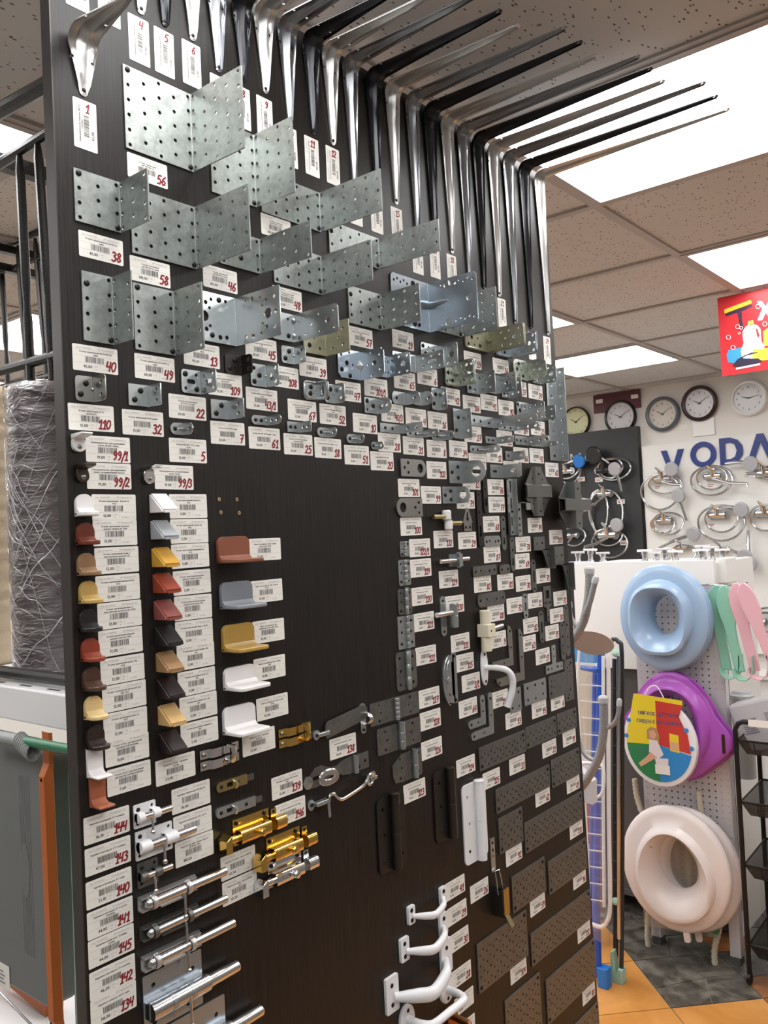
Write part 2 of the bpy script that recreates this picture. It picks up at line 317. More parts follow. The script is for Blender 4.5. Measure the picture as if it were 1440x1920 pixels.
# ------------------------------------------------------------------ what hangs where on the board (millimetres from its left edge / from eye level)
TAGS = [  # figure in red, price, printed name, u, v of the upper left corner, upright
 ('38','40,00','Уголок крепежный 60*60*60*2,0 цинк', 25, 365, 0),
 ('40','45,00','Уголок крепежный 40*40*80*2,0 цинк', 12, 233, 0),
 ('110','15,00','Уголок мебельный 25*25 (б/покр) К', 4, 165, 0),
 ('56','150,00','Уголок крепежный 100*100*100*2,0', 94, 477, 0),
 ('58','130,00','Уголок крепежный 100*100*80*2,0 цинк', 92, 351, 0),
 ('46','105,00','Уголок крепежный 100*100*60*2,0 цинк', 202, 365, 0),
 ('48','105,00','Уголок крепежный 100*100*60*2,0 цинк', 325, 361, 0),
 ('','128,00','Уголок крепежный 100*100*40*2,0 цинк', 309, 460, 0),
 ('49','60,00','Уголок крепежный 60*60*80*2,0 цинк', 93, 233, 0),
 ('13','95,00','Уголок крепежный 90*90*65*2,0 цинк', 166, 259, 0),
 ('45','80,00','Уголок крепежный 60*60*60*2,0 ГОЦ', 270, 281, 0),
 ('108','20,00','Уголок мебельный 28*28*28 цинк', 311, 247, 0),
 ('39','50,00','Уголок крепежный 50*50*50*2,0 цинк', 372, 268, 0),
 ('57','90,00','Уголок крепежный 60*60*60*2,0 цинк', 483, 329, 0),
 ('19','180,00','Уголок крепежный 130*130*100*2,5 цинк', 592, 341, 0),
 ('59','85,00','Уголок крепежный 90*90*65 цинк', 802, 334, 0),
 ('36','85,00','Уголок крепежный 90*90*40 цинк', 901, 334, 0),
 ('22','20,00','Уголок регулируемый 32*32*32*2,0 цинк', 140, 189, 0),
 ('109','15,00','Уголок мебельный 25*25 (бронза) К', 203, 224, 0),
 ('43/1','25,00','Уголок мебельный 30*30 цинк фасов.', 267, 211, 0),
 ('67','25,00','Уголок крепежный с вырезом отверстием 35*35 цинк', 345, 202, 0),
 ('52','25,00','Уголок мебельный 30*30 цинк фасов.', 410, 201, 0),
 ('47','30,00','Уголок крепежный 50*50*35 цинк', 448, 240, 0),
 ('101/1','30,00','Уголок крепежный 50*50*35 цинк', 515, 253, 0),
 ('65','50,00','Уголок крепежный регулируемый 60*60*40', 591, 273, 0),
 ('6','50,00','Уголок 60*60*50 цинк', 656, 287, 0),
 ('42','40,00','Уголок крепежный 50*50*50 цинк', 724, 259, 0),
 ('106','30,00','Уголок крепежный 40*40*40 цинк', 791, 251, 0),
 ('41','40,00','Уголок крепежный 40*40*60 цинк', 851, 259, 0),
 ('90','35,00','Уголок крепежный 50*50*35 цинк', 913, 254, 0),
 ('37','50,00','Уголок крепежный 60*60*40 цинк', 967, 298, 0),
 ('24','50,00','Уголок крепежный 70*70*55 цинк', 1033, 298, 0),
 ('32','15,00','Уголок мебельный 28*28 (цинк)', 73, 164, 0),
 ('10','15,00','Уголок 32*32*16*2,0 цинк', 484, 193, 0),
 ('40/3','15,00','Уголок 40*40*30*2,0 цинк', 554, 215, 0),
 ('4','15,00','Уголок мебельный 40*15*2,0 цинк', 618, 213, 0),
 ('16','20,00','Уголок 40*40*40 цинк', 680, 212, 0),
 ('27','25,00','Уголок 30*30*60 цинк', 790, 195, 0),
 ('5','10,00','Кронштейн МК-1 22*22 цинк фасов.', 138, 134, 0),
 ('7','20,00','Уголок 32*32*28*2,0 цинк', 204, 160, 0),
 ('61','20,00','Кронштейн МК 30*30 цинк фасов.', 269, 157, 0),
 ('25','20,00','Уголок 25*25*14*1,8 двойное усиление цинк', 334, 152, 0),
 ('18','10,00','Кронштейн МК 22*22 цинк фасов.', 396, 150, 0),
 ('51','10,00','Кронштейн МК 18*18 цинк фасов.', 461, 142, 0),
 ('20','10,00','Кронштейн МК 15*15 цинк', 522, 135, 0),
 ('28','20,00','Уголок 50*50*17*1,8 двойное усиление цинк', 543, 166, 0),
 ('31','30,00','Кронштейн МК-1 40*50 цинк фасов.', 607, 164, 0),
 ('8','25,00','Кронштейн МК 35*35 цинк фасов.', 673, 162, 0),
 ('34','30,00','Уголок мебельный 30*60*60 цинк', 740, 165, 0),
 ('53','30,00','Уголок мебельный 60*60*17 цинк', 801, 145, 0),
 ('12','35,00','Уголок 50*50*17 цинк', 860, 160, 0),
 ('21','25,00','Уголок 60*60*20 цинк', 901, 194, 0),
 ('104','45,00','Уголок 90*90*30 цинк', 968, 220, 0),
 ('23','50,00','Уголок 75*75*30 цинк', 1035, 223, 0),
 ('66','20,00','Уголок 40*40*25 цинк', 961, 164, 0),
 ('43','35,00','Уголок 60*60*25 цинк', 1024, 165, 0),
 ('60','95,00','Уголок крепежный 50*50*250 цинк', 1086, 138, 0),
 ('117','25,00','Пробой с отв. 40*60 цинк', 921, 135, 0),
 ('102','15,00','Пробой для петли 40*50 цинк', 670, 125, 0),
 ('101','15,00','Пробой для двери 40*70 цинк фасов.', 589, 93, 0),
 ('99','25,00','Пробой для петли 40*70 цинк', 650, 82, 0),
 ('100','15,00','Пробой для замка цинк', 590, 29, 0),
 ('83','20,00','Пластина крепежная 120 мм', 777, 108, 0),
 ('79','20,00','Пластина крепежная 160 мм', 755, 73, 0),
 ('76','30,00','Подвеска универсальная', 860, 98, 0),
 ('77','50,00','Пластина монтажная регул. 180 мм', 860, 65, 0),
 ('68','10,00','Подвеска с двумя отв. ПС 90 мм (цинк)', 838, 28, 0),
 ('29','10,00','Подвеска мебельная 20*50 цинк', 754, 0, 0),
 ('132','38,00','Петля гаражная 18мм цинк', 680, 5, 0),
 ('122/1','10,00','Петля карточная 30*40 цинк', 611, -7, 0),
 ('119','15,00','Петля карточная 30*70 цинк', 611, -41, 0),
 ('120','18,00','Петля накладная ПН4-70', 611, -88, 0),
 ('121','25,00','Петля карточная 60*90 цинк', 612, -131, 0),
 ('129','40,00','Петля гаражная 16мм цинк', 690, -65, 0),
 ('130','60,00','Петля гаражная ПМ 24мм цинк', 704, -110, 0),
 ('87','10,00','Пластина крепежная 70*25 цинк', 835, -29, 0),
 ('74','40,00','Держатель балки левый 40*170', 1002, 23, 0),
 ('78','20,00','Опора бруса левая 40*100 цинк', 951, -14, 0),
 ('201','45,00','Держатель балки правый', 1088, -4, 0),
 ('69','11,00','Подвеска с двумя отв. ПС 110 мм', 944, -47, 0),
 ('71','20,00','Опора бруса правая 40*130', 1025, -81, 0),
 ('80','10,00','Пластина крепежная 100*27 цинк', 797, -81, 0),
 ('81','5,00','Пластина крепежная 40*25 цинк', 877, -83, 0),
 ('70','10,00','Подвеска полочная 10*100', 944, -91, 0),
 ('73','20,00','Подвеска угловая прав. цинк', 1092, -133, 0),
 ('88','20,00','Пластина крепежная 120*35 цинк', 838, -139, 0),
 ('72','15,00','Подвеска полочная 80 мм', 906, -131, 0),
 ('11','10,00','Подвеска мебельная 100*35', 987, -128, 0),
 ('30','25,00','Подвеска мебельная 10*180', 1073, -167, 0),
 ('82','10,00','Подвеска полочная 90 мм цинк', 964, -176, 0),
 ('75','16,00','Подвеска мебельная 20*120', 1050, -200, 0),
 ('63','15,00','Накладка Г-100 цинк', 952, -210, 0),
 ('9','12,00','Накладка Г-75 цинк фасов.', 840, -189, 0),
 ('17','40,00','Пластина угл. Т-обр. 70*60 цинк', 1006, -243, 0),
 ('131','65,00','Петля дверная ПТ-80 цинк', 716, -179, 0),
 ('115','40,00','Завертка оконная ЗР1 цинк', 726, -215, 0),
 ('3/1','50,00','Ручка оконная РО цинк', 743, -253, 0),
 ('64','10,00','Накладка Г-60 цинк', 730, -296, 0),
 ('116','75,00','Завертка оконная', 836, -299, 0),
 ('95','20,00','Пластина крепежная 90*60 цинк', 980, -345, 0),
 ('6','50,00','Пластина угл. Т-обр. 140*90', 1058, -344, 0),
 ('93','15,00','Пластина крепежная 60*40 цинк', 881, -346, 0),
 ('122','22,00','Петля накладная ПН5-85 цинк', 613, -187, 0),
 ('127','30,00','Петля карточная 120*60 цинк', 617, -258, 0),
 ('128','40,00','Петля карточная 110*70 цинк', 617, -295, 0),
 ('126','30,00','Петля карточная 90*70 цинк', 617, -343, 0),
 ('123','79,00','Петля ПН1-110 б/покр левая', 565, -400, 0),
 ('124','79,00','Петля ПН1-110 б/покр прав', 714, -395, 0),
 ('125','111,00','Петля ПН1-130 белая прав', 794, -437, 0),
 ('33','25,00','Пластина крепежная 160*60*2,0', 886, -433, 0),
 ('21','20,00','Пластина крепежная 120*60*2,0', 1013, -430, 0),
 ('91','15,00','Пластина крепежная 70*55*2,0', 1100, -427, 0),
 ('62','30,00','Пластина крепежная 200*60*2,0', 976, -517, 0),
 ('85','25,00','Пластина крепежная 120*80*2,0', 1106, -525, 0),
 ('113','45,00','Пластина крепежная 240*80*2,0', 1109, -620, 0),
 ('92','15,00','Пластина крепежная 90*75*2,0', 858, -595, 0),
 ('96','40,00','Пластина крепежная 150*100*2,0', 1112, -725, 0),
 ('59','30,00','Пластина крепежная 120*100*2,0', 935, -716, 0),
 ('112','60,00','Пластина крепежная 240*100*2,0', 1119, -838, 0),
 ('26','45,00','Защелка накидная цинк', 737, -619, 0),
 ('104','55,00','Пластина крепежная 180*140*2,0', 853, -809, 0),
 ('88','70,00','Пластина крепежная 210*140*2,0', 1126, -969, 0),
 ('41','30,00','Ручка-скоба РС-80 бел', 664, -590, 0),
 ('29','42,00','Ручка-скоба РС-100 бел', 666, -633, 0),
 ('30','60,00','Ручка-скоба РС-140 бел', 668, -679, 0),
 ('28','50,00','Ручка-скоба РС-250 бел', 670, -739, 0),
 ('','56,00','Ручка-скоба металл.', 674, -786, 0),
 ('','60,00','Ручка дверная бронза', 674, -832, 0),
 ('','12,00','Уголок крепежный - белый (1), 9423', 29, 63, 0),
 ('','12,00','Уголок крепежный красное дерево темное (8), 9428', 29, 34, 0),
 ('','12,00','Уголок крепежный ясень с пластиковой крышкой (11), 94311', 30, 2, 0),
 ('','12,00','Уголок крепежный вишневый (5), 9429', 30, -30, 0),
 ('','12,00','Уголок крепежный венге с пластиковой крышкой (4), 95782', 31, -61, 0),
 ('','12,00','Уголок крепежный красное дерево светлое, 9425', 31, -92, 0),
 ('','12,00','Уголок крепежный вишня (10), 9430', 32, -124, 0),
 ('','12,00','Уголок крепежный обложной дуб (18), 9433', 33, -155, 0),
 ('','12,00','Уголок крепежный орех (7), 9427', 33, -186, 0),
 ('','8,00','Уголок 26*26 с декоративной накладкой белый/цинк', 34, -216, 0),
 ('','7,60','Уголок 26*26 с декоративной накладкой коричневый/цинк', 35, -249, 0),
 ('','5,00','Уголок монтажный белый (1), 1010', 135, 64, 0),
 ('','5,00','Уголок монтажный серый (15), 1020', 135, 33, 0),
 ('','5,00','Уголок монтажный вишневый (5), 1021', 135, 2, 0),
 ('','5,00','Уголок монтажный красное дерево темное (8), 1011', 136, -31, 0),
 ('','5,00','Уголок монтажный красное дерево светлое(9), 1012', 136, -62, 0),
 ('','5,00','Уголок монтажный Венге, 1052б', 136, -93, 0),
 ('','5,00','Уголок монтажный вишня (10), 1016', 137, -123, 0),
 ('','5,00','Уголок монтажный орех (7), 1015', 137, -155, 0),
 ('','5,00','Уголок монтажный бук (11), 1017', 138, -186, 0),
 ('','5,00','Уголок монтажный черный (3), 1019', 138, -218, 0),
 ('','15,00','Навес кухонный до 70кг вишня (шоколад), 1023б', 261, 5, 0),
 ('','15,00','Навес кухонный до 70кг серый, 1023б', 261, -52, 0),
 ('','15,00','Навес кухонный до 70кг вишневый (светлый), 1023б', 261, -106, 0),
 ('','15,00','Навес кухонный до 80кг белый, 1067', 260, -156, 0),
 ('','45,00','Навес кухонный до 70кг белый, 1002б', 262, -209, 0),
 ('99/1','19,00','Полкодержатель для деревянных полок, белый глянец', 24, 130, 0),
 ('99/2','19,00','Полкодержатель для деревянных полок, оксидированная бронза', 24, 99, 0),
 ('99/3','19,00','Полкодержатель для деревянных полок, хром', 115, 100, 0),
 ('','53,40','Завертка 13.11.03 форточная (хром)', 100, -254, 0),
 ('','53,40','Завертка 13.11.01 форточная (золото)', 235, -250, 0),
 ('','30,00','Задвижка мебельная ФБ-058, 581', 121, -293, 0),
 ('','40,00','Задвижка мебельная ЗАZ, 60771', 122, -326, 0),
 ('','100,00','Защелка автомат малая, золото (ЮФАВ), 3061', 123, -357, 0),
 ('','112,50','Защелка автомат, золото (ЮФАВ)', 191, -396, 0),
 ('','112,50','Защелка автомат, хром (ЮФАВ), 0157', 192, -428, 0),
 ('138','30,00','Крючок дверной КД-75 цинк', 399, -292, 0),
 ('139','35,00','Накладка дверная НД-1(130мм) цинк', 283, -319, 0),
 ('146','25,00','Крючок ветровой КР-100 цинк', 287, -357, 0),
 ('144','36,10','Задвижка накладная ЗТ7 полимер', 4, -294, 0),
 ('143','47,00','Задвижка накладная ЗТ5 полимер', 4, -328, 0),
 ('140','21,10','Задвижка накладная ЗТ7 цинк', 4, -364, 0),
 ('141','44,00','Задвижка накладная ЗТ-6 на пол полимер', 4, -397, 0),
 ('145','44,00','Задвижка шпингалет ЗТ-80мм (цинк)', 4, -428, 0),
 ('142','46,50','Задвижка накладная ЗТ3 полимер', 4, -462, 0),
 ('134','116,00','Задвижка дверная ЗД-07 цинк', 4, -492, 0),
 ('1','45,00','Полкодержатель консоль 100*75 серебро', 24, 519, 1),
 ('2','45,00','Полкодержатель консоль 100*75', 20, 683, 1),
 ('3','45,00','Полкодержатель консоль 100*75', 62, 683, 1),
 ('4','75,00','Полкодержатель консоль 150*125', 103, 652, 1),
 ('5','75,00','Полкодержатель консоль 150*125', 140, 652, 1),
 ('6','75,00','Полкодержатель консоль 150*125', 183, 654, 1),
 ('7','105,00','Полкодержатель консоль 200*150', 228, 627, 1),
 ('8','105,00','Полкодержатель консоль 200*150', 268, 628, 1),
 ('9','100,00','Полкодержатель консоль 200*150', 310, 628, 1),
 ('10','100,00','Полкодержатель консоль 250*200', 358, 602, 1),
 ('11','100,00','Полкодержатель консоль 250*200', 404, 602, 1),
 ('12','100,00','Полкодержатель консоль 250*200', 450, 602, 1),
 ('13','135,00','Полкодержатель консоль 300*250', 500, 552, 1),
 ('14','135,00','Полкодержатель консоль 300*250', 552, 552, 1),
 ('15','135,00','Полкодержатель консоль 300*250', 605, 549, 1),
 ('16','165,00','Полкодержатель консоль 350*300', 659, 507, 1),
 ('17','165,00','Полкодержатель консоль 350*300', 710, 510, 1),
 ('18','165,00','Полкодержатель консоль 350*300', 762, 505, 1),
 ('21','180,00','Полкодержатель консоль 400*350', 930, 456, 1),
 ('23','195,00','Полкодержатель консоль 500*400', 1043, 407, 1),
 ('24','195,00','Полкодержатель консоль 500*400', 1107, 407, 1),
]
ANGLES = [  # tag, u of the fold, v of the top, wall leaf, height, flange, kind, finish
 ('56', 194, 583, 102, 102, 100, 'grid', 'zincl'),
 ('38', 82, 435, 61, 61, 57, 'grid', 'zinc'),
 ('58', 193, 435, 98, 81, 104, 'grid', 'zinc'),
 ('40', 67, 318, 41, 80, 39, 'grid', 'zinc'),
 ('49', 154, 318, 60, 81, 57, 'grid', 'zinc'),
 ('46', 304, 420, 73, 49, 100, 'grid', 'zinc'),
 ('unnumbered 128,00', 302, 566, 80, 102, 77, 'grid', 'zincl'),
 ('x3', 431, 521, 121, 60, 121, 'grid', 'zinc'),
 ('x4', 567, 484, 120, 50, 122, 'grid', 'zinc'),
 ('48', 428, 424, 100, 59, 100, 'grid', 'zinc'),
 ('57', 565, 392, 80, 59, 81, 'grid', 'zinc'),
 ('19', 698, 436, 105, 86, 102, 'emboss', 'zincb'),
 ('59', 798, 434, 82, 77, 78, 'grid', 'zinc'),
 ('13', 255, 328, 74, 65, 87, 'bigholes', 'zinc'),
 ('45', 364, 324, 46, 40, 88, 'dimple2', 'zinc'),
 ('39', 430, 321, 49, 48, 49, 'few', 'zincy'),
 ('109', 261, 251, 29, 26, 23, 'two', 'blackm'),
 ('108', 305, 244, 29, 31, 27, 'three', 'zinc'),
 ('45b', 362, 277, 26, 25, 24, 'two', 'zinc'),
 ('22', 191, 222, 31, 30, 32, 'slot', 'zinc'),
 ('110', 36, 197, 23, 29, 27, 'two', 'steel'),
 ('32', 111, 195, 29, 26, 26, 'twosharp', 'zinc'),
 ('7', 235, 188, 30, 25, 32, 'twosharp', 'zinc'),
 ('61', 303, 173, 29, 13, 30, 'pill', 'zinc'),
 ('25', 366, 169, 25, 15, 25, 'row', 'zinc'),
 ('18', 426, 165, 24, 14, 19, 'pillrib', 'zinc'),
 ('51', 488, 159, 22, 14, 19, 'pillrib', 'zinc'),
 ('20', 538, 150, 14, 12, 16, 'pillrib', 'zinc'),
 ('5', 161, 153, 21, 15, 20, 'pillrib', 'zinc'),
 ('67', 405, 232, 28, 28, 26, 'rim', 'zinc'),
 ('52', 443, 232, 21, 29, 23, 'two', 'zinc'),
 ('47', 507, 290, 53, 45, 50, 'diamond', 'zincb'),
 ('101/1', 573, 292, 23, 35, 50, 'mixed', 'zincb'),
 ('65', 652, 304, 63, 30, 60, 'slot2', 'zinc'),
 ('6', 716, 330, 48, 41, 45, 'mixed', 'zinc'),
 ('59b', 773, 309, 37, 46, 42, 'rim2', 'zincy2'),
 ('36', 889, 385, 84, 45, 81, 'rim2', 'zincy'),
 ('36b', 966, 385, 55, 45, 63, 'rim2', 'zincb'),
 ('106', 842, 296, 37, 40, 40, 'few', 'zinc'),
 ('41', 906, 300, 37, 37, 47, 'slot2', 'zinc'),
 ('37', 956, 298, 30, 39, 29, 'few', 'zinc'),
 ('24', 1026, 342, 51, 40, 48, 'round', 'zincy2'),
 ('24b', 1083, 337, 37, 36, 39, 'mixed', 'zinc'),
 ('60', 1150, 342, 43, 199, 23, 'tall', 'zinc'),
 ('90', 1024, 256, 44, 35, 40, 'mixed', 'zinc'),
 ('43b', 1077, 253, 29, 29, 36, 'row2', 'zinc'),
 ('104', 891, 216, 77, 20, 97, 'longpill', 'zinc'),
 ('23', 964, 207, 57, 12, 59, 'longpill', 'zinc'),
 ('40/3', 544, 220, 32, 25, 31, 'halfpill', 'zinc'),
 ('4', 617, 237, 34, 21, 33, 'pill1', 'zinc'),
 ('4b', 662, 242, 26, 23, 27, 'pill1', 'zinc'),
 ('16', 713, 254, 21, 39, 20, 'two', 'zinc'),
 ('28', 599, 182, 51, 15, 49, 'row', 'zinc'),
 ('31', 657, 176, 41, 12, 39, 'pillrib2', 'zinc'),
 ('8', 713, 178, 27, 16, 31, 'pillrib2', 'zinc'),
 ('34', 782, 223, 26, 54, 23, 'twosharp', 'zinc'),
 ('53', 846, 159, 42, 14, 41, 'pillrib2', 'zinc'),
 ('12', 900, 179, 41, 13, 39, 'row', 'zinc'),
 ('43', 1018, 187, 50, 18, 50, 'longpill', 'zinc'),
 ('43c', 1073, 178, 45, 9, 39, 'pill1', 'zinc'),
 ('66', 958, 154, 30, 17, 28, 'one', 'zinc'),
 ('117', 910, 126, 40, 25, 46, 'onebig', 'zinc'),
 ('102', 778, 128, 44, 40, 51, 'ring', 'zinc'),
 ('99', 751, 82, 40, 30, 33, 'ring', 'zinc'),
]

# ------------------------------------------------------------------ the room
mat('wall_paint', (.76, .73, .69), .75, noise=.03, nscale=3)
mat('unseen_dark_wall', (.20, .185, .17), .7, noise=.5, nscale=9)  # unseen right and front walls, set close and dark to cut bounced light
mat('diffuser', (1, 1, 1), .5, emit=LIGHT_STRENGTH)
mat('grid_white', (.42, .39, .37), .5)
mat('tile_dark_gap', (.05, .045, .04), .8)
def ceiling_mat():
    m, nt, b = nodes('ceiling_tile'); N = nt.nodes; L = nt.links
    g = N.new('ShaderNodeNewGeometry'); mp = N.new('ShaderNodeMapping'); mp.inputs['Scale'].default_value = (110, 52, 1)
    v = N.new('ShaderNodeTexVoronoi'); v.inputs['Scale'].default_value = 1; v.inputs['Randomness'].default_value = 1
    r = N.new('ShaderNodeMath'); r.operation = 'LESS_THAN'; r.inputs[1].default_value = .2
    t = N.new('ShaderNodeTexNoise'); t.inputs['Scale'].default_value = 14; t.inputs['Detail'].default_value = 6
    t2 = N.new('ShaderNodeTexNoise'); t2.inputs['Scale'].default_value = 9
    gt = N.new('ShaderNodeMath'); gt.operation = 'GREATER_THAN'; gt.inputs[1].default_value = .43
    mu = N.new('ShaderNodeMath'); mu.operation = 'MULTIPLY'
    c = N.new('ShaderNodeMix'); c.data_type = 'RGBA'; c.inputs[6].default_value = (.60, .592, .585, 1); c.inputs[7].default_value = (.15, .12, .11, 1)
    L.new(g.outputs['Position'], mp.inputs[0]); L.new(mp.outputs[0], v.inputs['Vector']); L.new(v.outputs['Distance'], r.inputs[0])
    L.new(mp.outputs[0], t2.inputs['Vector']); t2.inputs['Scale'].default_value = .3; L.new(t2.outputs['Fac'], gt.inputs[0]); L.new(r.outputs[0], mu.inputs[0]); L.new(gt.outputs[0], mu.inputs[1])
    L.new(mu.outputs[0], c.inputs[0]); L.new(c.outputs[2], b.inputs['Base Color']); b.inputs['Roughness'].default_value = .9
    MAT['ceiling_tile'] = m
ceiling_mat()
X0, X1, Yb, Yw = -5.0, 1.80, -1.5, 5.03
def struct(name, mb, mats, **k): return tag(mb.obj(name, mats, **k), None, None, None, 'structure')
struct('wall_back', MB().box((X0, Yw, 0), (X1, Yw+.1, CEIL+.1)), 'wall_paint', smooth=0)
struct('wall_left', MB().box((X0-.1, Yb, 0), (X0, Yw, CEIL+.1)), 'wall_paint', smooth=0)
struct('wall_right', MB().box((X1, Yb, 0), (X1+.1, Yw, CEIL+.1)), 'unseen_dark_wall', smooth=0)
struct('wall_front', MB().box((X0, Yb-.1, 0), (X1, Yb, CEIL+.1)), 'unseen_dark_wall', smooth=0)
ceil = struct('ceiling', MB().box((X0, Yb, CEIL+.035), (X1, Yw, CEIL+.1)), 'tile_dark_gap', smooth=0)
PX, PY = .6, .565
gx = [-.06+PX*k for k in range(-9, 7)]; gy = [2.05+PY*k for k in range(-9, 7)]
gx = [x for x in gx if X0-.6 < x < X1]; gy = [y for y in gy if Yb-.6 < y < Yw]
tile_me = MB().box((.008, .008, 0), (PX-.008, PY-.008, .015)).mesh('ceiling_tile', 'ceiling_tile', smooth=0)
li_fr = MB(); 
for a, b in (((.004, .004), (PX-.004, .022)), ((.004, PY-.022), (PX-.004, PY-.004)), ((.004, .022), (.022, PY-.022)), ((PX-.022, .022), (PX-.004, PY-.022))): li_fr.box((*a, -.006), (*b, .02))
li_fr = li_fr.mesh('frame', 'grid_white', smooth=0)
li_df = MB().box((.022, .022, -.001), (PX-.022, PY-.022, .012)).mesh('diffuser', 'diffuser', smooth=0)
for i, x in enumerate(gx):
    for j, y in enumerate(gy):
        kx = round((x+.06)/PX); ky = round((y-1.485)/PY)
        if kx % 2 == 0 and ky % 2 == 0 and y+PY < Yw and x > X0 and x+PX < X1 and y > Yb:
            near = {(0, 0): 'over the long shelf brackets', (0, 2): 'beside the red hanging sign', (-2, 4): 'above the wall clocks'}.get((kx, ky))
            t = thing('ceiling_light', 'square white ceiling light panel '+near if near else 'square white ceiling light panel in the tile grid', 'ceiling light', (x, y, CEIL), 'ceiling light panels')
            put(li_fr, 'frame', t); put(li_df, 'diffuser', t)
        else:
            put(tile_me, 'ceiling_tile', ceil, (x, y, CEIL+.002+.004*((i*7+j*3) % 3)/3))
for x in gx: MB().box((x-.012, Yb, CEIL-.004), (x+.012, Yw, CEIL+.03)).obj('grid_bar', 'grid_white', ceil, smooth=0)
for y in gy: MB().box((X0, y-.012, CEIL-.003), (X1, y+.012, CEIL+.028)).obj('grid_bar', 'grid_white', ceil, smooth=0)
# floor: diagonal tiles
def tile_mat(name, c1, c2, sc=5, rough=.28):
    m, nt, b = nodes(name); N = nt.nodes; L = nt.links
    g = N.new('ShaderNodeNewGeometry'); t = N.new('ShaderNodeTexNoise'); t.inputs['Scale'].default_value = sc; t.inputs['Detail'].default_value = 7; t.inputs['Distortion'].default_value = 1.2
    r = N.new('ShaderNodeValToRGB'); r.color_ramp.elements[0].position = .38; r.color_ramp.elements[0].color = (*c1, 1); r.color_ramp.elements[1].position = .66; r.color_ramp.elements[1].color = (*c2, 1)
    L.new(g.outputs['Position'], t.inputs['Vector']); L.new(t.outputs['Fac'], r.inputs[0]); L.new(r.outputs[0], b.inputs['Base Color']); b.inputs['Roughness'].default_value = rough
    MAT[name] = m
tile_mat('floor_orange', (.56, .235, .05), (.68, .32, .085))
tile_mat('floor_rust', (.20, .075, .028), (.36, .14, .045), 9)
tile_mat('floor_marble', (.06, .054, .044), (.20, .185, .155), 11)
mat('grout', (.26, .24, .20), .8)
floor = struct('floor', MB().box((X0, Yb, -.05), (X1, Yw, -.004)), 'grout', smooth=0)
T1 = Vector((-.319, 2.866)); e1 = Vector((1, 1)).normalized(); e2 = Vector((1, -1)).normalized(); TS = .33
def poly_tile(pts, m, name='floor_tile'):
    MB().prism([tuple(p) for p in pts], -.004, .004*rnd.random()*.2, 'z').obj(name, m, floor, smooth=0)
for i in range(-6, 7):
    for j in range(-6, 7):
        o = T1+e1*(i*TS)+e2*(j*TS); c = o+(e1+e2)*TS/2
        if not (-2.2 < c.x < 1.6 and 1.2 < c.y < 4.9): continue
        g = .0025; q = [o+e1*g+e2*g, o+e1*(TS-g)+e2*g, o+e1*(TS-g)+e2*(TS-g), o+e1*g+e2*(TS-g)]
        if i >= 0 and j < 0:      # broken-stone tiles: grey marble with rust shards
            A, B, C, D_ = q; mid = (A+C)/2+(B-A)*.11; g2 = .02
            poly_tile([A, A.lerp(B, .45), mid, A.lerp(D_, .6)], 'floor_marble'); poly_tile([A.lerp(B, .46), B, B.lerp(C, .5), mid+(B-mid)*.02], 'floor_rust' if (i+j) % 3 == 0 else 'floor_marble')
            poly_tile([B.lerp(C, .51), C, C.lerp(D_, .55), mid+(C-mid)*.02], 'floor_marble'); poly_tile([C.lerp(D_, .56), D_, A.lerp(D_, .61), mid+(D_-mid)*.02], 'floor_rust' if (i+2*j) % 2 else 'floor_marble')
        else: poly_tile(q, 'floor_rust' if (i*5+j*3) % 7 == 5 else 'floor_orange')

# ------------------------------------------------------------------ the display board
bt = CAMH+.760
def edge_u(v): return 1151+(600-v)*.0262
board = thing('display_board', 'tall dark wenge display board hung with fittings and price tags', 'display board', (0, BOARD_Y, 0))
m = MB(); T_ = -.018
uT, uB = edge_u(760)/1000, edge_u(-1650)/1000
m.add([(0, 0, 0), (0, uB, 0), (0, uT, bt), (0, 0, bt), (T_, 0, 0), (T_, uB, 0), (T_, uT, bt), (T_, 0, bt)], [(0, 1, 2, 3), (7, 6, 5, 4), (1, 5, 6, 2), (3, 2, 6, 7), (0, 4, 5, 1)])
m.obj('panel', 'wenge', board, smooth=0, fix=False)
MB().box((T_-.0004, -.001, 0), (.0004, .0004, bt)).obj('edge_band', 'board_edge', board, smooth=0)
hh = MB(.001)
for u, v in ((214, 58), (244, 58), (216, 41), (247, 40)):
    hh = MB(.001); hh.lathe([(2.6, .05), (2.2, .5), (1.2, .3), (1.0, -.5)], (0, u, v), (1, 0, 0), 9, 0); hh.lathe([(1.0, .12), (0, .12)], (0, u, v), (1, 0, 0), 8, 1)
    hh.obj('screw_hole', ['raw_wood', 'slot_black'], board, (0, 0, CAMH))

# screw shared by every fitting
def screw_mesh(name, r, hgt, m0):
    s = MB(.001); s.lathe([(r, 0), (r*.98, hgt*.35), (r*.7, hgt*.8), (r*.3, hgt), (0, hgt)], (0, 0, 0), (1, 0, 0), 14, 0)
    for a in (0, PI/2):
        d = Vector((0, math.cos(a+.5), math.sin(a+.5))); q = Vector((0, -d.z, d.y)); w = r*.13; l = r*.58
        s.add([d*l+q*w+Vector((hgt*.93, 0, 0)), d*l-q*w+Vector((hgt*.93, 0, 0)), Vector((hgt*1.04, 0, 0))-q*w, -d*l-q*w+Vector((hgt*.93, 0, 0)), -d*l+q*w+Vector((hgt*.93, 0, 0)), Vector((hgt*1.04, 0, 0))+q*w], [(0, 1, 2, 5), (5, 2, 3, 4)], 1)
    return s.mesh(name, [m0, 'slot_black'], fix=False)
SCREW = screw_mesh('screw', 3.7, 2.0, 'screw_black'); SCREW_S = screw_mesh('screw', 2.7, 1.4, 'screw_black'); SCREW_Z = screw_mesh('screw', 3.0, 1.5, 'steel')
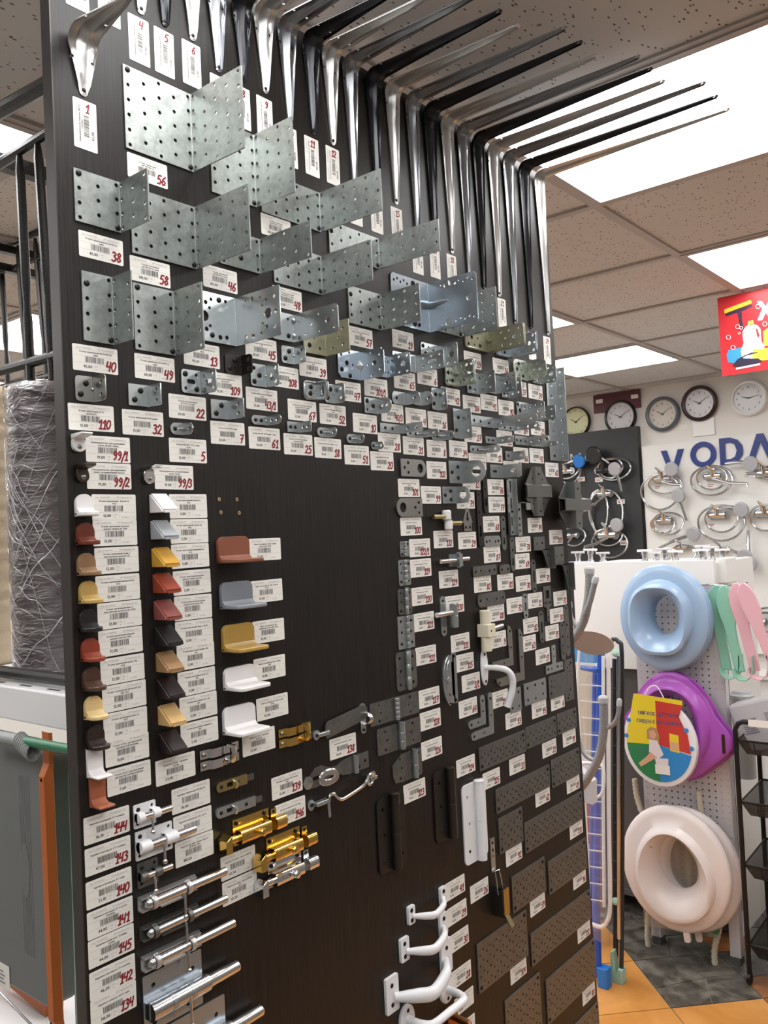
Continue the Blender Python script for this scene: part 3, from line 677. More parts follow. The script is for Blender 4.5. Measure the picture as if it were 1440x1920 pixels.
def screws(par, pts, n=2.0, me=None):
    for a, b in pts:
        o = put(me or SCREW, 'screw', par, (n/1000, a/1000, b/1000)); o.rotation_euler = (rnd.random()*3, 0, 0)

# ------------------------------------------------------------------ price tags
SUF = {'- белый': 'white knob-shaped corner bracket', 'красное дерево темное (8), 9428': 'dark mahogany corner bracket', 'ясень': 'ash brown corner bracket', 'вишневый (5), 9429': 'mustard yellow corner bracket', 'венге с': 'black corner bracket', 'светлое, 9425': 'light mahogany corner bracket', 'вишня (10), 9430': 'cherry brown corner bracket', 'дуб (18)': 'pale oak corner bracket', 'орех (7), 9427': 'walnut corner bracket', 'накладкой белый': 'white square corner cover', 'накладкой коричневый': 'brown square corner cover',
 'белый (1), 1010': 'white wedge bracket', 'серый (15)': 'silver grey wedge bracket', 'вишневый (5), 1021': 'mustard wedge bracket', '1011': 'mahogany wedge bracket', '1012': 'dusty red wedge bracket', 'Венге, 1052': 'black wedge bracket above the tan ones', 'вишня (10), 1016': 'bronze brown wedge bracket', 'орех (7), 1015': 'dark walnut wedge bracket', 'бук (11)': 'tan beech wedge bracket', 'черный (3)': 'black wedge bracket at the foot of its column',
 'шоколад': 'chocolate brown shelf hanger', 'серый, 1023': 'grey shelf hanger', 'вишневый (светлый)': 'mustard shelf hanger', '1067': 'smaller white shelf hanger', '1002': 'larger white shelf hanger', '(хром)': 'chrome window catch', '(золото)': 'gold window catch', 'ФБ-058': 'brass slide latch, price 30,00', '60771': 'zinc slide latch, price 40,00', '3061': 'three stacked latch tags, price 100,00', 'золото (ЮФАВ)': 'gold snap latch, price 112,50', 'хром (ЮФАВ)': 'chrome snap latch, price 112,50', '100*100*40': 'perforated angles, price 128,00', 'металл.': 'white bar handle, price 56,00', 'бронза': 'bronze door handle, price 60,00'}
card = {}
for rot, (w, h) in enumerate(((58, 30), (30, 58))):
    card[rot] = MB(.001).prism(rrect(0, 0, w, h, 1.6, 3), .15, .5).mesh('price_tag', 'paper', smooth=0)
def wrap(s, w):
    out = ['']
    for q in s.split():
        if len(out[-1])+len(q)+1 > w and out[-1]: out.append(q)
        else: out[-1] = (out[-1]+' '+q).strip()
    return out[:2]
ONES = 'zero one two three four five six seven eight nine ten eleven twelve thirteen fourteen fifteen sixteen seventeen eighteen nineteen'.split(); TENS = '0 0 twenty thirty forty fifty sixty seventy eighty ninety'.split()
def words(s):
    def w(n): return ONES[n] if n < 20 else TENS[n//10]+('-'+ONES[n % 10] if n % 10 else '') if n < 100 else ONES[n//100]+' hundred'+(' '+w(n % 100) if n % 100 else '')
    return ' slash '.join(w(int(q)) for q in str(s).split('/'))
KIND = {'Уголок': 'an angle bracket', 'Кронштейн': 'a small bracket', 'Пробой': 'a padlock eye', 'Пластина': 'a flat plate', 'Подвеска': 'a hanger strip', 'Петля': 'a hinge', 'Ручка': 'a handle', 'Задвижка': 'a bolt', 'Крючок': 'a hook', 'Накладка': 'a corner plate', 'Держатель': 'a connector', 'Опора': 'a joist hanger', 'Завертка': 'a window catch', 'Полкодержатель': 'a shelf clip', 'Защелка': 'a latch'}
def price_tag(num, price, name, u, v, rot, nth):
    W_, H_ = 58, 30
    pr = MB(.001)
    fm = (lambda a, b: (.58, a, b)) if not rot else (lambda a, b: (.58, 30-b, a))
    code = 'Код  00-0000%04d' % (3900+(u*7+v*13) % 997)
    pm_ = 1
    text(pr, code, 4.5, 25.6, 1.75, fm=fm, m=1); text(pr, 'ИП Медведев А.Б.', 53.5, 25.6, 1.75, fm=fm, m=1, anchor='r')
    ln = wrap(name, 30)
    for i, s in enumerate(ln): text(pr, s, 29, 21.3-i*2.9-(1 if len(ln) == 1 else 0), 1.95, fm=fm, anchor='c', bold=.2)
    x = 15.5; R2 = random.Random(u*31+v)
    while x < 39.5:
        w = R2.choice((.3, .45, .7, .9)); pr.add([fm(x, 10.2), fm(x+w, 10.2), fm(x+w, 17.0), fm(x, 17.0)], [(0, 1, 2, 3)]); x += w+R2.choice((.35, .45, .7))
    if price: text(pr, price, 24, 3.9, 3.5, fm=fm, anchor='r', bold=.32)
    text(pr, 'руб', 27.6, 6.2, 1.6, fm=fm, m=1); text(pr, 'шт', 28, 2.6, 1.6, fm=fm, m=1); text(pr, '12.11.2021', 38, 2.8, 1.7, fm=fm, m=1)
    for (a, b, c, d) in ((1.5, 24.4, 56.5, 24.55), (1.5, 17.6, 56.5, 17.75), (1.5, 9.3, 56.5, 9.45), (25.5, 1.5, 25.65, 9.3), (34.5, 1.5, 34.65, 9.3), (25.5, 5.4, 34.5, 5.5)):
        pr.add([fm(a, b), fm(c, b), fm(c, d), fm(a, d)], [(0, 1, 2, 3)], 1)
    near = next((s for k, s in SUF.items() if k in name and not num), None)
    lab = 'white price tag with %s handwritten in red, for %s' % (words(num), ('a large flat plate' if '210*140' in name else KIND.get(name.split()[0], 'a fitting'))) if num else 'white price tag for the '+(near or 'fitting beside it')
    if rot: lab = 'upright white price tag with red %s under the shelf brackets' % words(num)
    o = put(card[rot], 'price_tag', None, bp(u, v-(58 if rot else 30), .001*nth)); tag(o, lab, 'price tag', 'price tags on the board')
    o.rotation_euler = (R2.uniform(-.008, .008), 0, 0)
    pr.obj('printed_text', ['print_black', 'print_grey'], o, smooth=0, fix=False)
    if num:
        hm = MB(.001)
        n_ = len(num.replace('/', '')); hh_ = 11.0 if n_ < 3 else 10
        if rot: hand(hm, num, 15.5 if n_ == 1 else 12, 44, 10, .66)
        else: hand(hm, num, 55-n_*hh_*.60-(3 if '/' in num else 0), 3.2, hh_, .66)
        hm.obj('handwritten_number', 'marker_red', o, smooth=0, fix=False)
for k, r in enumerate(TAGS): price_tag(*r, 0)

# ------------------------------------------------------------------ folded angle brackets
FIN = {'zinc': 'zinc', 'zincl': 'zinc_light', 'zincb': 'zinc_blue', 'zincy': 'zinc_yellow', 'zincy2': 'zinc_green', 'blackm': 'black_metal', 'steel': 'steel'}
def holes_for(style, lw, fl, h):
    """(leaf holes, flange holes) as (distance from the fold, height, radius) and slots"""
    def grid(L, r=2.5):
        out = []; n = max(2, round((L-4)/20+.01)); st = (L-12)/max(1, n-1) if n > 1 else 20
        rows = max(2, round(h/20)); sb = (h-(10 if h > 30 else 8))/rows
        for i in range(n):
            for k in range(rows+(i % 2 == 0)):
                b = 5+(k if i % 2 == 0 else k+.5)*sb
                out.append((6+i*st, b, r))
        return out
    if style == 'grid': return grid(lw), grid(fl)
    if style == 'few': q = lambda L: [(.3*L, .2*h, 2.4), (.3*L, .8*h, 2.4), (.75*L, .25*h, 2.4), (.75*L, .75*h, 2.4), (.55*L, .5*h, 2)]; return q(lw), q(fl)
    if style in ('two', 'twosharp'): return [(.72*lw, .28*h, 2.5), (.42*lw, .72*h, 2.5)], [(.68*fl, .26*h, 2.8), (.68*fl, .74*h, 2.8)]
    if style == 'three': q = lambda L: [(.78*L, .2*h, 3), (.45*L, .5*h, 3), (.78*L, .8*h, 3)]; return q(lw), q(fl)
    if style == 'slot': q = lambda L: [(.8*L, .2*h, 2.2), (.8*L, .8*h, 2.2), (.25*L, .2*h, 2.2), (.25*L, .8*h, 2.2)]; return q(lw), q(fl)
    if style in ('row', 'pill', 'pillrib2'): q = lambda L: [(.38*L, .5*h, min(2.6, h*.2)), (.74*L, .5*h, min(2.6, h*.2))]; return q(lw), q(fl)
    if style in ('pillrib', 'pill1', 'one'): q = lambda L: [(.66*L, .5*h, min(3, h*.2))]; return q(lw), q(fl)
    if style == 'halfpill': return [(.8*lw, .22*h, 2.4), (.8*lw, .78*h, 2.4), (.35*lw, .5*h, 2.4)], [(.4*fl, .5*h, 2.7), (.7*fl, .5*h, 2.7)]
    if style == 'longpill': q = lambda L: [(.22*L, .45*h, 2.8), (.6*L, .5*h, 3), (.88*L, .5*h, 3.4)]; return q(lw), q(fl)
    if style == 'row2': q = lambda L: [(.4*L, .25*h, 2.4), (.4*L, .75*h, 2.4), (.8*L, .25*h, 2.4), (.8*L, .75*h, 2.4)]; return q(lw), q(fl)
    if style == 'mixed': q = lambda L: [(.72*L, .5*h, h*.14), (.25*L, .25*h, 2.3), (.25*L, .75*h, 2.3), (.88*L, .15*h, 2.2), (.88*L, .85*h, 2.2), (.55*L, .15*h, 2.2), (.55*L, .85*h, 2.2)]; return q(lw), q(fl)
    if style == 'slot2': q = lambda L: [(.3*L, .25*h, 2), (.3*L, .75*h, 2), (.6*L, .2*h, 2.4), (.6*L, .8*h, 2.4), (.88*L, .2*h, 2.3), (.88*L, .8*h, 2.3)]; return q(lw), q(fl)
    if style in ('rim', ): return [(.45*lw, .68*h, 2.2), (.5*lw, .34*h, 2.2)], []
    if style == 'rim2': q = lambda L: [(x*L, y*h, r) for x, y, r in ((.86, .18, 3.2), (.86, .82, 3.2), (.62, .2, 2.2), (.6, .8, 3), (.4, .22, 2.6), (.38, .78, 2.4), (.72, .5, 4.4), (.48, .5, 2.3), (.9, .5, 2.2))]; return q(lw), q(fl)
    if style == 'round': q = lambda L: [(x*L, y*h, r) for x, y, r in ((.72, .5, 4.2), (.42, .5, 2.2), (.3, .8, 1.8), (.3, .2, 1.8), (.6, .8, 2.2), (.6, .2, 2.2))]; return q(lw), q(fl)
    if style == 'tall': q = lambda L: [(.55*L, h-10-k*(h-20)/7, 2.2) for k in range(8)]; return q(lw), q(fl)
    if style == 'onebig': return [], [(.62*fl, .52*h, 4.6)]
    if style == 'ring': return [(.8*lw, .5*h, 2.6), (.38*lw, .75*h, 2.6), (.38*lw, .25*h, 2.6)], [(fl-h*.5, .5*h, h*.24)]
    if style == 'dimple2': q = lambda L: [(.28*L, .2*h, 2), (.28*L, .8*h, 2), (.42*L, .5*h, 2.4), (.6*L, .2*h, 2.2), (.6*L, .8*h, 2.2), (.78*L, .5*h, 4.6), (.92*L, .2*h, 2.4), (.92*L, .8*h, 2.4)]; return q(lw)[:2], q(fl)
    if style == 'bigholes': q = lambda L: [(.25*L, .14*h, 3), (.4*L, .12*h, 3.4), (.25*L, .88*h, 2.4), (.4*L, .88*h, 3.4), (.58*L, .14*h, 2.4), (.58*L, .86*h, 2.4), (.74*L, .5*h, 7), (.7*L, .78*h, 3), (.7*L, .24*h, 3), (.88*L, .2*h, 3), (.9*L, .5*h, 3.4), (.88*L, .8*h, 2.8), (.62*L, .68*h, 2.2), (.62*L, .32*h, 2.2)]; return q(lw), q(fl)
    if style == 'diamond': q = lambda L: [(.36*L, .5*h, 2), (.62*L, .52*h, 4.4), (.85*L, .78*h, 2.4), (.85*L, .28*h, 2.6), (.5*L, .1*h, 2), (.5*L, .9*h, 2)]; return q(lw), q(fl)
    if style == 'emboss': q = lambda L: [(.42*L, .12*h, 7), (.42*L, .88*h, 7), (.86*L, .52*h, 6.5)]+[(.58*L+9*k, .12*h+3*(k % 2), 2.3) for k in range(5)]+[(.58*L+9*k, .86*h+4*(k % 2), 2.3) for k in range(5)]+[(.3*L, .1*h, 2.2), (.3*L, .9*h, 2.2)]; return q(lw), q(fl)
    return [], []
WHERE = {'x3': 'wide perforated angle between the two big ones and tag 12', 'x4': 'perforated angle bracket below upright tags 14 and 15', '45b': 'small rounded zinc corner between tags 45 and 39', '59b': 'rimmed zinc corner plate beside tag 42', '36b': 'rimmed zinc angle half behind the yellowish rimmed one', '24b': 'zinc angle plate half behind the round ended one over tag 24', '43b': 'small square zinc angle beside the tall one', '43c': 'short rounded zinc strip angle behind tag 43 angle', '4b': 'rounded zinc strip angle left of tag 42', 'unnumbered 128,00': 'perforated angle bracket second biggest, overhanging tag priced 128,00'}
DESC = {'grid': 'galvanized perforated angle bracket', 'emboss': 'blue zinc heavy angle with embossed rib', 'bigholes': 'zinc angle with one large round hole', 'dimple2': 'zinc strap angle with two pressed dimples', 'few': 'zinc angle with few holes', 'two': 'small rounded angle bracket', 'twosharp': 'small square cut zinc angle bracket', 'three': 'small zinc corner with three holes', 'slot': 'zinc corner with slotted hole', 'row': 'narrow zinc strip angle', 'pill': 'round ended zinc strip corner', 'pillrib': 'tiny round ended ribbed zinc corner', 'rim': 'zinc corner with raised rim', 'diamond': 'blue zinc angle with diamond dimple', 'mixed': 'zinc connector angle with mixed holes', 'slot2': 'adjustable zinc angle with slot', 'rim2': 'zinc connector angle with raised rim and many holes', 'round': 'round ended zinc connector angle', 'tall': 'tall narrow zinc angle strip', 'longpill': 'long round ended zinc strip angle', 'row2': 'small zinc angle', 'halfpill': 'zinc angle with one round end', 'pill1': 'round ended zinc strip angle', 'pillrib2': 'ribbed round ended zinc strip angle', 'one': 'narrow zinc angle with one hole', 'onebig': 'zinc hasp angle with one hole', 'ring': 'zinc padlock eye angle with large ring hole'}
def angle(tg, u, vt, lw, h, fl, style, fin):
    t = 2.0 if h > 35 else 1.6; r = 2.4 if h > 20 else 1.8
    if style in ('grid', 'twosharp'): t = 1.8
    mm = 'zinc_small' if fin == 'zinc' and style != 'grid' else FIN[fin]
    lab = WHERE.get(tg) or '%s by price tag %s' % (DESC[style], words(tg))
    root = thing('angle_bracket', lab, 'angle bracket', bp(u, vt-h, .3), 'folded angle brackets on the board')
    def fm(p, q, off=0):
        if p <= -r: P, N = Vector((0, p, q)), Vector((1, 0, 0))
        elif p >= r: P, N = Vector((p, 0, q)), Vector((0, -1, 0))
        else:
            th = (p+r)/(2*r)*PI/2; P = Vector((r-r*math.cos(th), -r+r*math.sin(th), q)); N = Vector((math.cos(th), -math.sin(th), 0))
        return P+N*off, N
    ends = h*.5-.01
    rr = {'grid': .8, 'twosharp': .6, 'row': .8, 'few': 1, 'tall': 1, 'slot2': 2.5, 'emboss': (5, 5, 5, 5), 'pill': ends, 'pillrib': ends, 'pillrib2': ends, 'longpill': (.8, ends, ends, .8), 'pill1': (ends*.7, ends, ends, ends*.7), 'halfpill': (2, ends, ends, 2), 'ring': (1, ends, ends, 1), 'round': (12, 12, 12, 12), 'rim2': 6, 'rim': 7, 'dimple2': 6, 'onebig': 1, 'one': 1, 'row2': 1, 'bigholes': 2}.get(style, 4.5)
    nseg = 1 if style == 'emboss' else 4
    LH, FH = holes_for(style, lw, fl, h)
    seg = 10 if style in ('emboss', 'bigholes', 'ring', 'dimple2') else 8
    hl = [circ(-a, b, q, seg if q < 5 else 16) for a, b, q in LH]+[circ(a, b, q, seg if q < 5 else 16) for a, b, q in FH]
    if style == 'slot': hl += [slot(-.52*lw, .5*h, 13, 5.5), slot(.55*fl, .5*h, 13, 5.5)]
    if style == 'slot2': hl += [slot(.62*fl, .5*h, min(18, fl*.36), h*.17)]
    if style == 'rim': hl += [slot(.55*fl, .5*h, 14, 5, vert=True)]
    if style == 'onebig': hl += [slot(-.6*lw, .5*h, 13, 4)]
    bends = [((x, -2), (x, h+2)) for x in (-r-.8, -r, -r*.33, r*.33, r, r+.8)]
    if style == 'diamond':
        out = rrect(-lw, 0, fl, h, 0); c = 5
        out = arc(-lw, 0, c, PI/2, 0, 4)+arc(fl, 0, c, PI, PI/2, 4)+arc(fl, h, c, 1.5*PI, PI, 4)+arc(-lw, h, c, 0, -PI/2, 4)
    else: out = rrect(-lw, 0, fl, h, rr, nseg)
    b = MB(.001); b.sheet(out, hl, t, bends, fm)
    b.obj('plate', mm, root)
    if style in ('rim', 'rim2'):
        ins = 2.2; pts = []
        for (p, q) in rrect(-lw+ins, ins, fl-ins, h-ins, 6, 4): pts.append((p, q))
        dense = []
        for i in range(len(pts)):
            (p0, q0), (p1, q1) = pts[i], pts[(i+1) % len(pts)]; n = 10 if abs(p1-p0) > lw*.5 else 1
            dense += [fm(p0+(p1-p0)*k/n, q0+(q1-q0)*k/n, t)[0] for k in range(n)]
        MB(.001).tube(dense, 1.5, 6, closed=True).obj('raised_rim', mm, root)
    if style == 'rim2': MB(.001).tube([fm(x, h*.5, 2.2)[0] for x in (-9, -5, -2.4, 0, 2.4, 5, 9)], [2, 3.2, 4, 4.4, 4, 3.2, 2], 8).obj('pressed_rib', mm, root)
    if style in ('pillrib', 'pillrib2', 'pill'):
        k = .62 if style != 'pill' else .16
        MB(.001).tube([fm(x, h*.5, .6)[0] for x in [-lw*k, -lw*k*.6, -r, 0, r, fl*k*.6, fl*k]], [.4, h*.14, h*.17, h*.18, h*.17, h*.14, .4], 8).obj('pressed_rib', mm, root)
    if style == 'dimple2':
        for q in (.22, .78): MB(.001).ball(fm(0, h*q, .5)[0], 5.2, 12).obj('pressed_dimple', mm, root)
    if style == 'diamond':
        P = [fm(-9, h*.5, 2)[0], fm(9, h*.5, 2)[0], fm(0, h*.5+9, 1.8)[0], fm(0, h*.5-9, 1.8)[0], fm(0, h*.5, 8)[0]]
        MB(.001).add(P, [(0, 4, 2), (2, 4, 1), (1, 4, 3), (3, 4, 0)]).obj('pressed_diamond', 'nickel', root, smooth=0)
    if style == 'emboss':
        MB(.001).tube([fm(x, h*.56, .5)[0] for x in (-46, -38, -20, -8, -r, 0, r, 8, 20, 38, 48)], [.5, 4, 6, 7.5, 8, 8.5, 8, 7.5, 6, 4, .5], 12).obj('pressed_rib', mm, root)
    if style in ('mixed', 'round', 'two', 'three', 'longpill') and h > 16 and rnd.random() < .7:
        MB(.001).ball(fm(0, h*.5, .8)[0], 2.4, 8).obj('pressed_dimple', mm, root)
    sc = {'grid': [LH[len(LH)//2-1], LH[-1]] if LH else [], 'two': LH, 'twosharp': LH, 'few': LH[1:3], 'three': LH[:2], 'slot': LH[1:3], 'rim': LH, 'ring': LH, 'row': LH, 'pill': LH, 'pillrib': LH, 'pillrib2': LH, 'pill1': LH, 'one': LH, 'halfpill': LH[1:], 'longpill': LH[:2], 'tall': LH[-1:], 'emboss': LH[-2:]}.get(style, LH[3:5] or LH[:1])
    if style == 'grid' and len(LH) > 8: sc = [max(LH, key=lambda q: q[0]*.6+q[1]), min(LH, key=lambda q: q[0]*.3+q[1])]
    screws(root, [(-a, b_) for a, b_, _ in sc], t, SCREW if h > 22 else SCREW_S)
    if style == 'onebig': screws(root, [(-.6*lw-4, .5*h), (-.6*lw+4, .5*h)], t, SCREW_S)
for r in ANGLES: angle(*r)

# ------------------------------------------------------------------ shelf brackets along the top of the board
def shelf_bracket(no, u, vtop, leg, arm, w, m, du=0, screw=True):
    col = {'silver_paint': 'silver', 'grey_paint': 'dark grey', 'black_paint': 'black'}[m]
    root = thing('shelf_bracket', '%s pressed steel shelf bracket above upright tag %s' % (col, words(no)), 'shelf bracket', bp(u, vtop, .3), 'shelf brackets along the top of the board')
    Rb = 20; q = Rb*PI/2; Ltot = leg-Rb+q+arm-Rb; L1 = leg-Rb
    def half(s):
        if s < L1: return 5.5+(w-5.5)*(s/L1)**1.15
        if s > L1+q: return 5+(w-5)*((Ltot-s)/(Ltot-L1-q))**1.15
        return w
    def fm(a, s):
        if s <= L1: P, N = Vector((0, 0, -leg+s)), Vector((1, 0, 0))
        elif s >= L1+q: P, N = Vector((Rb+s-L1-q, 0, 0)), Vector((0, 0, -1))
        else:
            th = (s-L1)/q*PI/2; P = Vector((Rb-Rb*math.cos(th), 0, -Rb+Rb*math.sin(th))); N = Vector((math.cos(th), 0, -math.sin(th)))
        hw = half(min(max(s, 0), Ltot)); x = abs(a)/hw
        tip = min(1, s/25, (Ltot-s)/25); tip = max(0, tip)
        el = max(0, 1-abs(s-L1-q/2)/(q*.5+22))
        rib = (max(0, 1-(x/.42))**.8)*(6+7*el)*tip
        lip = max(0, (x-.86)/.14)*2.6
        sh = du*max(0, (L1-s)/L1) if s < L1 else 0
        return P+N*(rib+lip)+Vector((0, a+sh, 0)), N
    ss = [0, L1*.25, L1*.5, L1*.75]+[L1+q*k/6 for k in range(7)]+[L1+q+(arm-Rb)*k for k in (.25, .5, .75, 1)]
    ss = [6 if s == 0 else Ltot-6 if abs(s-Ltot) < 1e-6 else s for s in ss]
    out = [(5.5*math.sin(x), 5.5-5.5*math.cos(x)) for x in (-PI/2+PI*k/6 for k in range(7))]
    out += [(half(s), s) for s in ss[1:-1]]
    out += [(5*math.cos(x), Ltot-5+5*math.sin(x)) for x in (PI*k/6 for k in range(7))]
    out += [(-half(s), s) for s in ss[1:-1][::-1]]
    hl = [circ(0, 7, 2, 8), circ(0, Ltot-7, 2.2, 8)]+[circ(sx*w*.66, L1-14, 2, 8) for sx in (-1, 1)]+[circ(sx*w*.66, L1+q+12, 2, 8) for sx in (-1, 1)]
    bends = []
    for f in (.86, .42, .2, 0, -.2, -.42, -.86):
        bends += [((half(ss[i])*f, ss[i]), (half(ss[i+1])*f, ss[i+1])) for i in range(len(ss)-1)]
    bends += [((-half(s)-2, s), (half(s)+2, s)) for s in ss[1:-1]]
    MB(.001).sheet(out, hl, .9, bends, fm).obj('pressed_arm', m, root, smooth=.9)
    if screw: screws(root, [(du, -leg+7)], 1.4, SCREW_S)
fin3 = ['silver_paint', 'grey_paint', 'black_paint']
SB = [(1, 38, 600, 77, 100, 19, 'silver_paint'), (2, 62, 758, 77, 100, 17, 'grey_paint'), (3, 92, 758, 77, 100, 17, 'black_paint'), (4, 122, 758, 101, 125, 15, 'silver_paint'), (5, 158, 758, 101, 125, 14, 'black_paint'), (6, 201, 758, 101, 125, 16, 'silver_paint'),
 (7, 243, 758, 126, 150, 17, 'grey_paint'), (8, 287, 758, 122, 150, 18, 'black_paint'), (9, 328, 758, 123, 150, 19, 'silver_paint'), (10, 374, 758, 150, 200, 19, 'grey_paint'), (11, 424, 758, 150, 200, 19, 'black_paint'), (12, 467, 758, 152, 200, 19, 'silver_paint'),
 (13, 513, 758, 205, 250, 19, 'grey_paint'), (14, 570, 758, 205, 250, 20, 'black_paint'), (15, 620, 758, 203, 250, 20, 'silver_paint'), (16, 675, 758, 250, 300, 20, 'grey_paint'), (17, 727, 758, 250, 300, 20, 'black_paint'), (18, 780, 758, 250, 300, 21, 'silver_paint'),
 (19, 832, 758, 300, 350, 21, 'grey_paint'), (20, 883, 758, 295, 350, 21, 'black_paint'), (21, 937, 758, 300, 350, 21, 'silver_paint'), (22, 994, 758, 345, 400, 22, 'grey_paint'), (23, 1057, 758, 345, 400, 22, 'black_paint'), (24, 1122, 758, 347, 400, 23, 'silver_paint')]
for no, u, vt, leg, arm, w, mm in SB: shelf_bracket(no, u, vt, leg, arm, w, mm, du=7 if no == 24 else 0)

# ------------------------------------------------------------------ flat plates and strips on the board
def flat(name, label, cat, u0, vt, u1, vb, holes=(), r=1.0, t=2.0, m='tie_steel', sc=(), grp=None, out=None, scm=None, nseg=4):
    """plate lying on the board; local mm from its lower left corner"""
    root = thing(name, label, cat, bp(u0, vb, .3), grp)
    MB(.001).sheet(out or rrect(0, 0, u1-u0, vt-vb, r, nseg), holes, t).obj('plate', m, root)
    screws(root, sc, t, scm)
    return root
TIE = [('33', 784, -388, 947, -430), ('21', 949, -385, 1073, -427), ('91', 1077, -384, 1162, -426), ('62', 832, -475, 1035, -519), ('85', 1042, -470, 1166, -526), ('113', 926, -563, 1168, -621), ('92', 836, -529, 921, -594), ('96', 1009, -663, 1174, -728), ('59', 871, -647, 996, -714), ('112', 929, -774, 1181, -836), ('104', 747, -722, 917, -808), ('88', 977, -881, 1190, -968), ('x', 827, -855, 955, -958), ('y', 1086, -1016, 1192, -1100)]
for tg, u0, vt, u1, vb in TIE:
    w, h = u1-u0, vt-vb; nc = max(3, round(w/21)*2-1); nr = max(2, round(h/20)); H = []
    for i in range(nc):
        for k in range(nr+(0 if i % 2 else 0)):
            H.append((8+(w-16)*i/(nc-1), 6+(h-12)*(k+(.5 if i % 2 else .12)*(1 if i % 2 else 1))/nr))
    lab = {'x': 'dark perforated tie plate under the plate of tag one hundred four', 'y': 'dark perforated tie plate at the foot of the board edge'}.get(tg) or 'dark perforated flat tie plate by price tag %s' % words(tg)
    flat('tie_plate', lab, 'tie plate', u0, vt, u1, vb, [circ(a, b, 2.1, 7) for a, b in H], .8, 2.0, 'tie_steel', [(8, 8), (w-8, h-8)], 'perforated tie plates')
def keyhole(cx, cy, r, l): return [(cx+r*math.cos(a), cy+r*math.sin(a)) for a in (PI*(.70+1.6*k/8) for k in range(9))]+[(cx+r*.45, cy+l), (cx-r*.45, cy+l)]
def strip(tg, u0, vt, u1, vb, kind='key', m='tie_steel', r=None, lab=None):
    w, h = u1-u0, vt-vb; rr_ = min(w, h)/2-.01 if r is None else r
    vert = h > w
    if vert:
        if kind == 'key': H = [keyhole(w/2, h*.22, w*.24, h*.16), circ(w/2, h*.62, 2.2)]; sc = [(w/2, h-7), (w/2, h*.62)]
        elif kind == 'slotv': H = [slot(w/2, h*.48, h*.36, w*.30, vert=True)]; sc = [(w/2, h-7), (w/2, 7)]
        else: H = [circ(w/2, h*k, 2.4) for k in (.18, .38, .62)]; sc = [(w/2, h-7), (w/2, h*.62)]
    else: H = [circ(w*.32, h*.5+1, 2.6), circ(w*.68, h*.5-1, 2.6)] if w > 45 else []; sc = [(8, h/2), (w-8, h/2)]
    flat('mounting_strip', lab or 'flat steel mounting strip by price tag %s' % words(tg), 'mounting plate', u0, vt, u1, vb, H, rr_, 2.2, m, sc, 'flat mounting strips', scm=SCREW_S)
strip('83', 841, 108, 856, 34, 'key', 'bare_hinge'); strip('79', 817, 76, 833, -29, 'key', 'bare_hinge'); strip('68', 898, 28, 914, -38); strip('69', 927, -13, 943, -80, 'key'); strip('70', 1004, -61, 1021, -127, 'slotv')
strip('87', 836, -9, 893, -29, r=6, m='zinc_small'); strip('80', 794, -63, 874, -82, r=3); strip('81', 885, -65, 923, -83, r=7); strip('88', 805, -114, 899, -139, r=9, lab='wide flat steel mounting strip over tag eighty-eight')
strip('72', 965, -126, 983, -176, 'slotv', 'zinc_small'); strip('82', 1024, -166, 1043, -231, 'slotv'); strip('30', 1131, -164, 1151, -273, 'holes', lab='long steel strip with holes on the board edge by tag thirty'); strip('75', 1110, -198, 1130, -278, 'holes')
# padlock eye plates
flat('padlock_plate', 'brown steel padlock plate with round end right, over tag one hundred one', 'padlock plate', 595, 126, 664, 97, [circ(53, 14.5, 8, 16), circ(20, 23, 2.5), circ(10, 15, 2.5), circ(20, 7, 2.5)], (1, 14, 14, 1), 3, 'steel', [(20, 23), (10, 15), (20, 7)], 'flat padlock plates', scm=SCREW_S)
flat('padlock_plate', 'brown steel padlock plate with round end left, over tag one hundred', 'padlock plate', 579, 61, 649, 30, [circ(17, 15.5, 8.5, 16), circ(50, 16, 2.5), circ(60, 24, 2.5), circ(60, 7, 2.5)], (15, 1, 1, 15), 3, 'steel', [(50, 16), (60, 24)], 'flat padlock plates', scm=SCREW_S)
# keyhole hanger
flat('picture_hanger', 'small steel hanger with keyhole above tag twenty-nine', 'hanger', 769, 43, 800, 2, [keyhole(15.5, 22, 4, 12)], out=[(3, 0), (28, 0), (28, 14), (31, 16), (30, 18), (21, 38), (18.5, 41.5), (15.5, 42.5), (12.5, 41.5), (10, 38), (1, 18), (0, 16), (3, 14)], m='steel', sc=[(9, 7), (22, 7)], scm=SCREW_S)
# channel and slotted strip
root = thing('slotted_channel', 'long slotted steel channel with raised edges right of tag seventy-seven', 'channel', bp(924, -10, .3))
b = MB(.001).sheet(rrect(0, 0, 30, 110, 1), [slot(15, 92, 18, 4.5, vert=True), slot(15, 62, 22, 4.5, vert=True), slot(15, 27, 18, 4.5, vert=True), slot(15, 46, 14, 4.5)], 2); b.box((0, 0, 0), (8, 2, 110)); b.box((0, 28, 0), (8, 30, 110)); b.obj('channel', 'zinc_small', root); screws(root, [(15, 6), (15, 104)], 2, SCREW_S)
root = thing('hooked_strip', 'narrow steel strip with a bent hook top above tag seventy-eight', 'hooked strip', bp(960, -12, .3))
b = MB(.001).sheet(rrect(0, 0, 16, 66, 1), [circ(8, 10, 3), circ(8, 22, 3), circ(8, 34, 3), circ(8, 52, 2.4)], 2); b.box((0, 0, 64), (24, 16, 66)); b.box((22, 0, 50), (24, 16, 66)); b.obj('strip', 'zinc_small', root); screws(root, [(8, 52)], 2, SCREW_S)
